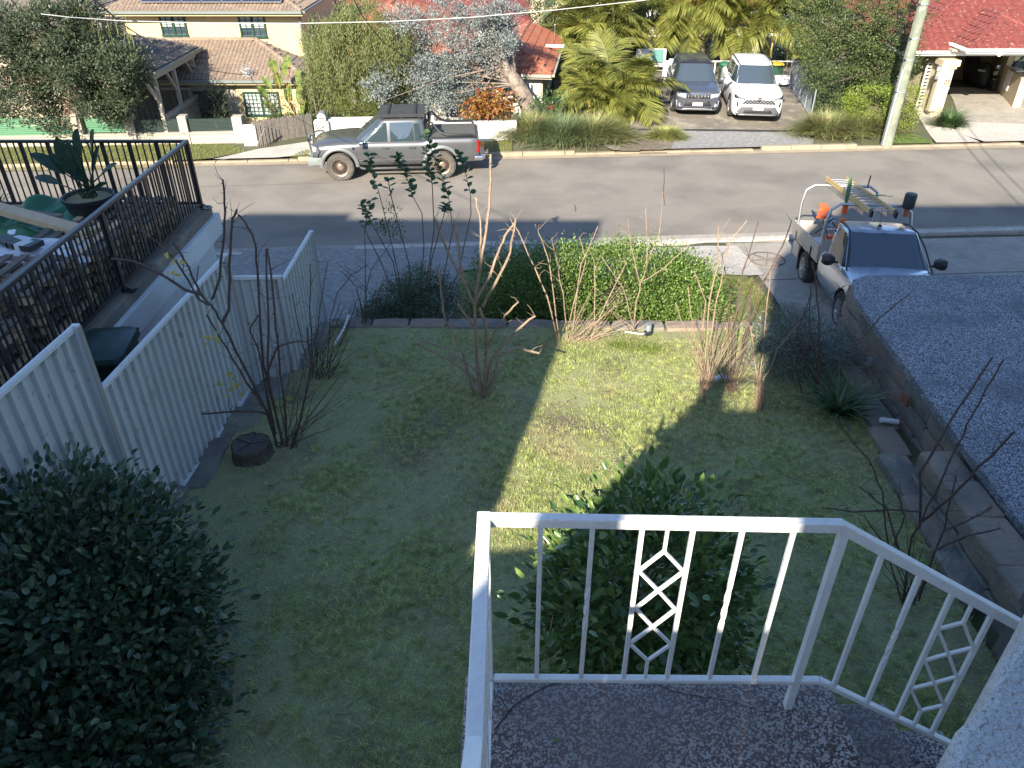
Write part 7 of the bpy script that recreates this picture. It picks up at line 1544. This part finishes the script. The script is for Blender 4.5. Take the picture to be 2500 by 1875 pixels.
pipe('short fat white pipe end poking out beside the stone edging', [PZ(2150, 1025, 1.62), PZ(2192, 1030, 1.58)], .040)
pipe('white plastic pipe bend in the shade of the bare rose canes', [PZ(1745, 928, 1.42), PZ(1762, 918, 1.47), PZ(1775, 926, 1.43)], .045)
tp_ = thing('garden_tap', 'small grey metal tap fitting with a pale hose by the sandstone wall', 'tap', PZ(1582, 815, 1.25)); q = PZ(1582, 812, 1.25)
b = MB(); b.lathe([(.001, .16), (.05, .16), (.055, .12), (.055, -.03), (.001, -.03)], q, n=14); b.build('cap', M['galv'], tp_, smooth=True, bevel=.006); b = MB(); b.tube([q+V(0, 0, .02), q+V(-.12, -.08, .01), q+V(-.28, 0, .0), q+V(-.4, .02, 0)], .012, 6); b.build('hose', M['pvc'], tp_); b = MB(); b.box(q+V(-.02, -.05, .02), (.10, .09, .07), .4); b.build('bracket', M['plastic_dark'], tp_)
wc = PZ(1872, 634, .2); b = MB(); b.tube([wc+V(math.cos(a)*.42, math.sin(a)*.42, .02) for a in np.linspace(0, 2*math.pi, 33)], .012, 6)
for k in range(3): a = k*math.pi/3+.2; b.tube([wc+V(math.cos(a)*.42, math.sin(a)*.42, .02), wc-V(math.cos(a)*.42, math.sin(a)*.42, -.02)], .009, 5)
o = b.build('chalk_circle', M['old_timber']); tag(o, 'thin dark spoked ring drawn on the pavement beside the ute', 'marking')
q = PZ(2122, 892, 1.6); b = MB(); b.lathe([(.001, .10), (.05, .10), (.06, 0)], (q.x, q.y, 1.62), n=12); o = b.build('pipe_cap', M['galv'], smooth=True); tag(o, 'small pale pipe cap standing between edging and stone wall', 'cap')
n = 800; y = 1.6+10*g.random(n); x = np.interp(y, [a for a, b in LX], [b for a, b in LX])+.3+(np.interp(y, [a for a, b in RX], [b for a, b in RX])-np.interp(y, [a for a, b in LX], [b for a, b in LX])-.6)*g.random(n)
P = np.stack([x, y, 1.17+(12.1-y)*.084+.03], 1)
o = leaves('fallen_leaves', P, g.normal(size=(n, 3))*np.array([1, 1, .25]), np.tile([0, 0, 1.], (n, 1))+g.normal(size=(n, 3))*.3, .03+.06*g.random(n)**3, .024, leafmat('leaf_fallen', (.40, .34, .20), (.14, .19, .10), .6, .1), None, LEAF6); tag(o, 'dry fallen leaves scattered over the lawn', 'leaves', kind='stuff')
for k, (u, v) in enumerate(((950, 995), (985, 990), (975, 1005))): pass
b = MB()
for k in range(60):
    u, v = rng.uniform(480, 1150), rng.uniform(1150, 1860); q = PZ(u, v, 1.9); q.z = lz(q.y)+.035; a = rng.uniform(0, 6.28); L_ = rng.uniform(.05, .22); b.tube([q, q+V(math.cos(a), math.sin(a), rng.uniform(-.02, .12))*L_], .003, 4)
o = b.build('twigs', M['cane_dark']); tag(o, 'thin dry twigs lying on the shaded lawn', 'twigs', kind='stuff')
q = PZ(1363, 1812, LZ); o = leaves('landing_leaf', np.array([V(q.x-.02, q.y, LZ+.008)]), np.array([[1., .1, 0.02]]), np.array([[0, 0, 1.]]), .033, .017, M['l_camellia'], None, LEAF6); tag(o, 'single green leaf lying on the speckled landing', 'leaf')
# ---------------------------------------------------------------- far side planting
def lomandra(label, u, v, n, L, spread, m_, w=.030, z=.14, group='strappy grass clumps along the far kerb'):
    p = PZ(u, v, z); a = g.random(n)*6.283; sp = g.normal(size=(n, 3))*np.array([spread, spread*.55, 0]); P = np.array([p])+sp; le_ = np.clip(np.hypot(sp[:, 0], sp[:, 1])/spread*.35, 0, .8)
    a = np.where(g.random(n) < .6, np.arctan2(sp[:, 1], sp[:, 0]), a); o = blades('grass_clump', P, a, L*(.6+.5*g.random(n)), w, le_+.35*g.random(n), .5+1.0*g.random(n), m_, segs=4); return tag(o, label, 'ornamental grass', group)
lomandra('long-leaved grass clump nearest the rear of the silver pickup', 1300, 335, 3600, 1.1, .42, M['l_lom'])
lomandra('tallest strappy grass clump in the middle of the row left of the brick path', 1375, 345, 3600, 1.1, .42, leafmat('leaf_lom_blue', (.10, .15, .07), (.22, .27, .13), .5, .2))
lomandra('strappy grass clump next to the brick path', 1448, 342, 3600, 1.1, .42, M['l_lom'])
lomandra('small pale yellow grass clump between brick path and driveway', 1625, 338, 1500, .55, .24, M['l_lom_y'])
lomandra('straw-green grass clump right of the driveway near its fence', 2015, 330, 3000, 1.05, .38, M['l_lom'])
lomandra('large straw-green grass clump just left of the power pole', 2098, 325, 3400, 1.1, .42, M['l_lom'])
lomandra('green strappy clump at the foot of the pillar numbered 25', 2312, 312, 700, .95, .10, M['l_strap'], .03)
# palms: four frond meshes shared by every palm
def frond_mesh(k, mm):
    r_ = np.random.default_rng(50+k); n = 46; T = np.linspace(.12, 1, n); L = 1.0; ax = np.stack([T*.92, 0*T, .42*T-.62*T**2.2], 1)
    P, D, N, LL = [], [], [], []
    for s_ in (-1, 1):
        P.append(ax); D.append(np.stack([.55+.25*T, s_*(1.0+0*T), -.18-.25*T], 1)+r_.normal(size=(n, 3))*.08); N.append(np.tile([0, 0, 1.], (n, 1))); LL.append(.42*np.sin(np.pi*np.clip(T*.93, 0, 1))**.6+.06)
    P, D, N, LL = np.concatenate(P), np.concatenate(D), np.concatenate(N), np.concatenate(LL); D = unit(D); S_ = unit(np.cross(D, N)); w = .020
    b = MB()
    for p, d, s_, l in zip(P, D, S_, LL):
        q = p+d*l*.55-np.array([0, 0, .02]); e = p+d*l-np.array([0, 0, .10]); b.face([p-s_*w*.3, q-s_*w*.5, q+s_*w*.5, p+s_*w*.3]); b.face([q-s_*w*.5, e, q+s_*w*.5])
    b.tube([tuple(ax[0]*0), tuple(ax[6]), tuple(ax[16]), tuple(ax[26]), tuple(ax[-1])], [.018, .014, .010, .006, .002], 4)
    return b.mesh('frond', mm, fix=False)
FM = [frond_mesh(k, M['l_palm']) for k in range(3)]+[frond_mesh(3, M['l_palm_y'])]
def palm(label, p, h, L, nf, seed, stems=1, group='golden cane palms around the far driveway', yel=.1, low=-.35):
    r_ = random.Random(seed); t = thing('palm', label, 'palm', p, group); P = Vector(p)
    for s_ in range(stems):
        dx, dy = (r_.uniform(-.5, .5), r_.uniform(-.4, .4)) if stems > 1 else (0, 0); hh = h*r_.uniform(.6, 1.0) if s_ else h
        top = P+V(dx*1.4, dy*1.2, hh); b = MB(); b.tube([P+V(dx*.4, dy*.4, 0), P+V(dx, dy, hh*.55), top], [.06, .05, .04], 7); b.build('stem', M['fibreglass'] if r_.random() < .4 else M['bark_pale'], t)
        for k in range(nf):
            a = k*2.4+r_.uniform(-.3, .3); el = r_.uniform(low, 1.15); Ls = L*r_.uniform(.75, 1.15)
            Mx = Matrix.Translation(top+V(0, 0, -.1*k/nf))@Matrix.Rotation(a, 4, 'Z')@Matrix.Rotation(-el, 4, 'Y')@Matrix.Rotation(r_.uniform(-.5, .5), 4, 'X')@Matrix.Diagonal((Ls, Ls, Ls, 1))
            inst('frond', FM[3] if (r_.random() < yel and el < .4) else FM[r_.randrange(3)], t, Mx)
fp = [(1425, 300, 29.6, 1.1, 1.7, 'front palm clump, lowest fronds over the grass clumps'), (1455, 260, 30.4, 1.9, 1.8, 'tall middle palm of the bright front clump'), (1500, 270, 30.2, 1.3, 1.6, 'right-hand palm of the front clump, arching over the driveway'), (1415, 215, 31.6, 1.6, 1.7, 'palm at the left of the front clump by the white house'), (1475, 300, 29.2, .6, 1.4, 'short palm at the foot of the front clump')]
for i, (u, v, Y, h, L, lab) in enumerate(fp):
    u += 32; L *= .88
    q = PZ(u, v, .15); x_ = PY(u, 200, Y).x; palm(lab, (x_, Y, .1), h, L, 13, 60+i, 2, yel=.04, low=-.5)
for i, (u, Y, h, lab) in enumerate(((1425, 38, 1.5, 'palm behind the terracotta roof edge'), (1460, 38.5, 2.6, 'palm standing highest behind the front clump'), (1500, 36.5, 2.6, 'dark palm against the white metal roof'), (1560, 39.5, 3.2, 'palm with an orange stem in front of the white roof'), (1620, 39.5, 2.6, 'first palm of the row behind the grey car'), (1672, 38.6, 2.7, 'second palm of the row, straight behind the grey car'), (1725, 38.9, 2.9, 'palm with drooping yellow fronds between the two cars'), (1775, 38.5, 2.6, 'palm behind the left side of the white car'), (1830, 38.9, 2.9, 'palm straight behind the white car'), (1885, 38.6, 2.6, 'palm behind the yellow lidded bin'), (1935, 39.2, 2.4, 'last palm of the row by the big green tree'))):
    q = PY(u, 120, Y); palm(lab, (q.x, Y, gz(q.x, Y)), h, 1.9, 13, 90+i, 2, yel=.05, low=-.6)
q0, q1 = PY(1610, 100, 40.5), PY(1960, 100, 40.5)
bush('dark_hedge', 'dense dark hedge mass behind the row of palms', 'hedge', ((q0.x+q1.x)/2, 40.6, 1.5), ((q1.x-q0.x)/2, .9, 1.5), 900, 16, .35, .16, .06, M['l_tree'], M['bark'], g, box=True, nb=10, base=((q0.x+q1.x)/2, 40.6, .3))
bush('dark_hedge', 'dark shrubs beside the side path under the palms', 'hedge', (PY(1440, 120, 38.4).x, 38.8, 1.2), (2.4, .9, 1.5), 600, 16, .35, .16, .06, M['l_tree'], M['bark'], g, box=True, nb=10, base=(PY(1440, 120, 38.4).x, 38.8, .3))
# weeping tree
wt = cp_(862, 160, 29.4); base = (wt[0]+.2, 29.4, .05); t = thing('weeping_tree', 'weeping olive-green tree with fine hanging foliage behind the white letterbox', 'tree', base)
cc_l = []; P_, D_, N_ = [], [], []
for (u, v, rx_, rz_2, w) in ((860, 110, 1.45, 1.1, 1.), (880, 30, 1.1, .8, .5), (790, 90, .9, .9, .5), (800, 150, 1.0, 1.1, .6), (930, 150, 1.2, 1.2, .8), (780, 205, .9, .9, .5), (880, 220, 1.2, .9, .7), (960, 90, .9, .8, .5), (840, 50, .8, .5, .35), (955, 225, .8, .7, .4)):
    q = cp_(u, v, 29.4+g.normal()*.2); d = unit(g.normal(size=(int(430*w), 3))); c_ = np.array(q)+d*(.5+.5*g.random(len(d)))[:, None]*np.array([rx_, 1.0, rz_2]); cc_l.append(c_)
    k = 34; tt = g.random((len(c_), k)); p = c_[:, None, :]+np.stack([g.normal(size=tt.shape)*.07, g.normal(size=tt.shape)*.07, -tt*.55], 2); P_.append(p.reshape(-1, 3))
P = np.concatenate(P_); n = len(P); D = np.stack([g.normal(size=n)*.45, g.normal(size=n)*.45, -np.ones(n)], 1); leaves('crown', P, D, g.normal(size=(n, 3)), .10*(.7+.6*g.random(n)), .020, M['l_weep'], t)
limbs(base, np.concatenate(cc_l), .12, 60, M['bark'], t, g, 'trunk', [base, (wt[0]+.1, 29.4, 1.2), (wt[0], 29.4, 2.0)])
bush('low_bush', 'yellow-green small-leaved bush behind the white wall under the weeping tree', 'bush', cp_(875, 262, 28.6), (1.0, .6, .5), 160, 22, .2, .055, .03, leafmat('leaf_lowbush', (.07, .11, .02), (.20, .22, .05), .4, .25), M['bark'], g, shell=.3)
# silver tree
base = PY(1308, 303, 29.2); t = thing('silver_tree', 'silver-leaved tree with a thick leaning trunk in front of the terracotta roofs', 'tree', base)
cl_ = [(1000, 95, .95, .8), (945, 165, .8, .8), (1040, 175, .85, .7), (1010, 240, .8, .6), (960, 255, .6, .4), (1075, 225, .9, .75), (1140, 215, .75, .6), (1130, 95, .95, .65), (1080, 45, 1.0, .55), (1195, 130, .7, .7), (1215, 75, .75, .75), (1228, 28, .75, .6), (1170, 30, .9, .5), (1240, 100, .45, .45), (1110, 160, .6, .5), (1225, 160, .5, .45), (985, 45, .7, .35), (1140, 260, .6, .4), (1030, 120, .8, .5), (1100, 190, .7, .5), (925, 210, .6, .35)]
P_, D_, N_, C_ = [], [], [], []
for (u, v, rr_, w) in cl_:
    a = crown_pts(cp_(u, v, 29.2+g.normal()*.35), (rr_, .8, rr_*.8), int(190*w), 28, .16, g, .15, .4, .2); P_.append(a[0]); D_.append(a[1]); N_.append(a[2]); C_.append(a[3])
P, D, N = map(np.concatenate, (P_, D_, N_)); n = len(P); leaves('crown', P, D, N, .085*(.6+.7*g.random(n)), .032, M['l_silver'], t)
tk_ = [base-V(0, 0, .3), PY(1290, 255, 29.2), PY(1262, 205, 29.1), PY(1232, 160, 29.1), PY(1205, 105, 29.2)]
b = MB(); b.tube(tk_, [.40, .33, .26, .20, .12], 14); b.build('trunk', M['bark_pale'], t, smooth=True)
b = MB(); cc = np.concatenate(C_)
for i in g.choice(len(cc), 90, replace=False)[:45]:
    e = Vector(cc[i]); s_ = tk_[2 if g.random() < .5 else 3]; mid = s_.lerp(e, .5)+V(0, 0, .25*g.random()); b.tube([s_, mid, e], [.035, .02, .005], 5)
b.build('branches', M['bark_pale'], t, smooth=True)
bush('red_shrub', 'shrub with large red and yellow leaves at the foot of the leaning trunk', 'shrub', cp_(1195, 262, 28.3), (.85, .5, .62), 110, 16, .22, .17, .075, M['l_red'], M['bark'], g, shell=.3, up=-.5, flat=.5)
bush('low_hedge', 'low dark green hedge between the red shrub and the grass clumps', 'hedge', cp_(1205, 298, 27.95), (.9, .3, .28), 120, 20, .16, .06, .03, M['l_dark'], M['bark'], g, box=True, nb=8)
bush('flowering_bush', 'loose green bush with a few red flowers between the trunk and the palms', 'bush', cp_(1335, 262, 28.6), (.55, .4, .45), 60, 16, .2, .12, .04, M['l_strap'], M['bark'], g, shell=.3)
q = cp_(1346, 262, 28.2); o = leaves('flower', np.array([q]*10)+g.normal(size=(10, 3))*.04, g.normal(size=(10, 3)), g.normal(size=(10, 3)), .07, .05, M['flower'], None); tag(o, 'red flower head beside the front palms', 'flower')
# dark tree at the left
base = PZ(212, 342, .1); t = thing('dark_tree', 'dense dark green street tree at the left of the far footpath', 'tree', base)
P_, D_, N_, C_ = [], [], [], []
for (u, v, rr_, w) in ((70, 110, 1.0, 1.), (150, 60, .9, .8), (235, 95, .95, .9), (300, 150, .65, .6), (170, 160, 1.1, 1.), (60, 200, .9, .8), (250, 200, .85, .8), (305, 235, .5, .45), (130, 235, .8, .6), (20, 60, .7, .5), (-30, 140, .9, .7), (110, 285, .45, .25), (15, 255, .6, .35), (280, 285, .4, .2), (200, 20, .6, .3), (90, 40, .6, .3), (230, 255, .55, .4), (150, 310, .3, .1), (335, 190, .35, .2)):
    a = crown_pts(cp_(u, v, 26.6+g.normal()*.3), (rr_, .9, rr_*.85), int(150*w), 32, .20, g, .3, .3, .5); P_.append(a[0]); D_.append(a[1]); N_.append(a[2]); C_.append(a[3])
P, D, N = map(np.concatenate, (P_, D_, N_)); n = len(P); leaves('crown', P, D, N, .11*(.6+.7*g.random(n)), .045, M['l_dark'], t)
tk_ = [base, PY(200, 300, base.y), PY(185, 250, 26.9), PY(170, 190, 26.8)]; b = MB(); b.tube(tk_, [.24, .20, .18, .12], 12); cc = np.concatenate(C_)
for i in g.choice(len(cc), 110, replace=False): e = Vector(cc[i]); b.tube([tk_[2] if g.random() < .5 else tk_[3], tk_[3].lerp(e, .5), e], [.06, .035, .008], 5)
b.build('trunk', mat('bark_reddish', (.15, .095, .07), .95, c2=(.09, .06, .05), ns=8, bump=1, bs=25), t, smooth=True)
b = MB()
for k in range(22): q = V(*cp_(rng.uniform(60, 320), rng.uniform(20, 110), 26.5)); b.tube([q-V(0, 0, .5), q, q+V(rng.uniform(-.1, .1), 0, rng.uniform(.2, .6))], [.012, .008, .003], 4)
o = b.build('shoots', M['l_lom_y'], t); o['kind'] = 'stuff'
bush('carport_shrub', 'dark round shrub between the carport and the yellow house wall', 'shrub', cp_(520, 262, 29.2), (.65, .5, .75), 120, 22, .2, .06, .03, M['l_dark'], M['bark'], g, shell=.4)
bush('side_tree', 'green garden tree behind the left end of the slatted front wall', 'tree', cp_(-10, 255, 30.5), (1.4, 1.0, 1.0), 160, 20, .3, .10, .05, M['l_tree'], M['bark'], g, shell=.4)
# big green tree right
base = PZ(2130, 262, .3); t = thing('green_tree', 'broad dense green tree between the parking area and the power pole', 'tree', base)
P_, D_, N_, C_ = [], [], [], []
for (u, v, rr_, w) in ((2010, 60, 1.3, 1.1), (2100, 40, 1.4, 1.1), (2180, 70, 1.2, 1.), (1985, 120, .9, .7), (2060, 130, 1.2, 1.), (2150, 150, 1.1, .9), (2200, 160, .7, .5), (2000, 190, .6, .35), (2040, 225, .75, .5), (2110, 215, .8, .5), (2160, 215, .6, .4), (1960, 20, .9, .6), (2060, -10, 1.1, .7), (2180, 0, 1.1, .7), (2015, 240, .5, .3), (2085, 255, .4, .25)):
    a = crown_pts(cp_(u, v, 30.4+g.normal()*.35), (rr_, 1.1, rr_*.85), int(100*w), 30, .22, g, .4, .3, .4); P_.append(a[0]); D_.append(a[1]); N_.append(a[2]); C_.append(a[3])
P, D, N = map(np.concatenate, (P_, D_, N_)); n = len(P); leaves('crown', P, D, N, .085*(.6+.7*g.random(n)), .044, M['l_tree'], t)
limbs(base, np.concatenate(C_), .2, 90, M['bark'], t, g, 'trunk', [base, base+V(0, .3, 1.0), base+V(-.2, .5, 2.0)])
bush('lime_hedge', 'clipped lime-green hedge behind and beside the power pole', 'hedge', cp_(2160, 262, 28.4), (1.1, .6, .6), 300, 22, .16, .055, .036, M['l_hedge_lime'], M['bark'], g, box=True, nb=14, centers=[(cp_(2130, 255, 28.6), (.85, .5, .55), .8), (cp_(2205, 262, 28.3), (.5, .5, .68), .6), (cp_(2085, 258, 28.6), (.4, .4, .25), .2)])
# banana-like plant in front of the yellow house
q = PZ(718, 302, .0); bn = thing('giant_strelitzia', 'tall banana-like plant with torn leaves and yellow stalks before the yellow house', 'plant', (q.x, 29.3, -.4)); B0 = V(PY(718, 300, 29.3).x, 29.3, -.3)
ym = mat('stalk_yellow', (.50, .33, .08), .5, c2=(.35, .16, .07), ns=6)
for (u, v, wd, pt_) in ((660, 135, .32, .78), (700, 128, .28, .80), (672, 172, .34, .75), (625, 205, .30, .7), (735, 200, .34, .6), (745, 240, .36, .45), (640, 240, .3, .6), (700, 195, .3, .6), (752, 262, .3, .4), (690, 150, .25, .8), (730, 160, .3, .7), (640, 180, .26, .75), (760, 225, .3, .55)):
    paddle(bn, B0+V(rng.uniform(-.15, .15), rng.uniform(-.15, .15), 0), PY(u, v, 29.3+rng.uniform(-.4, .4)), wd, M['l_banana'], .05, petiole=pt_, stalk=ym)
bush('climbing_bush', 'thin leafy bush across the lower window of the yellow house', 'bush', cp_(668, 262, 29.0), (.55, .3, .65), 55, 14, .22, .08, .045, M['l_tree'], M['bark'], g, shell=.1)
bush('fence_plants', 'low mixed leaves showing over the grey paling fence', 'shrub', cp_(700, 296, 28.8), (1.3, .3, .22), 90, 14, .16, .10, .035, M['l_strap'], M['bark'], g, shell=.1, nb=8)
# distance
for (nm, lab, u, v, Y, r, lm, ncl) in (('round_tree', 'round dark tree behind the terracotta roof', 1350, 48, 46, (2.0, 1.6, 1.3), 'l_tree', 300), ('far_tree', 'tree at the top right corner behind the cream house', 2480, 25, 42, (2.2, 1.5, 1.6), 'l_dark', 200), ('conifer', 'pale green conifer above the red tiled roof', 2408, 10, 40, (.75, .7, 1.6), 'l_strap', 120), ('roof_shrub', 'small shrub showing above the red roof ridge', 2318, 20, 38.5, (1.1, .8, .5), 'l_hedge', 90),
    ('far_tree', 'light green tree top left of the white metal roof', 1290, 5, 64, (3.5, 2, 2.2), 'l_hedge', 200), ('far_tree', 'tree behind the pink flats and silver tree', 1130, 5, 55, (3.5, 2, 2.2), 'l_weep', 220), ('far_tree', 'dark tree just above the weeping tree', 905, 12, 52, (2.4, 2, 1.6), 'l_tree', 160), ('far_tree', 'tree rising behind the dark roof at the far left', 60, 10, 50, (3, 2, 2), 'l_tree', 160),
    ('far_tree', 'dense tree standing between the flats and the white roof', 1380, 8, 62, (3.2, 2, 2.4), 'l_dark', 220), ('garden_tree', 'dark tree seen through the opening of the open garage', 2475, 150, 36.5, (1.4, .8, 1.2), 'l_dark', 160), ('side_shrub', 'dark shrub in the narrow gap right of the terracotta house', 1395, 200, 32.5, (.6, .8, .9), 'l_dark', 110)):
    bush(nm, lab, 'tree' if 'tree' in nm or nm == 'conifer' else 'shrub', cp_(u, v, Y), r, ncl, 18, .35*min(1, r[0]/2), .14*(Y/45), .07*(Y/45), M[lm], M['bark'], g, nb=10, base=(PY(u, v, Y).x, Y, gz(PY(u, v, Y).x, Y)), r0=.1, shell=.4)
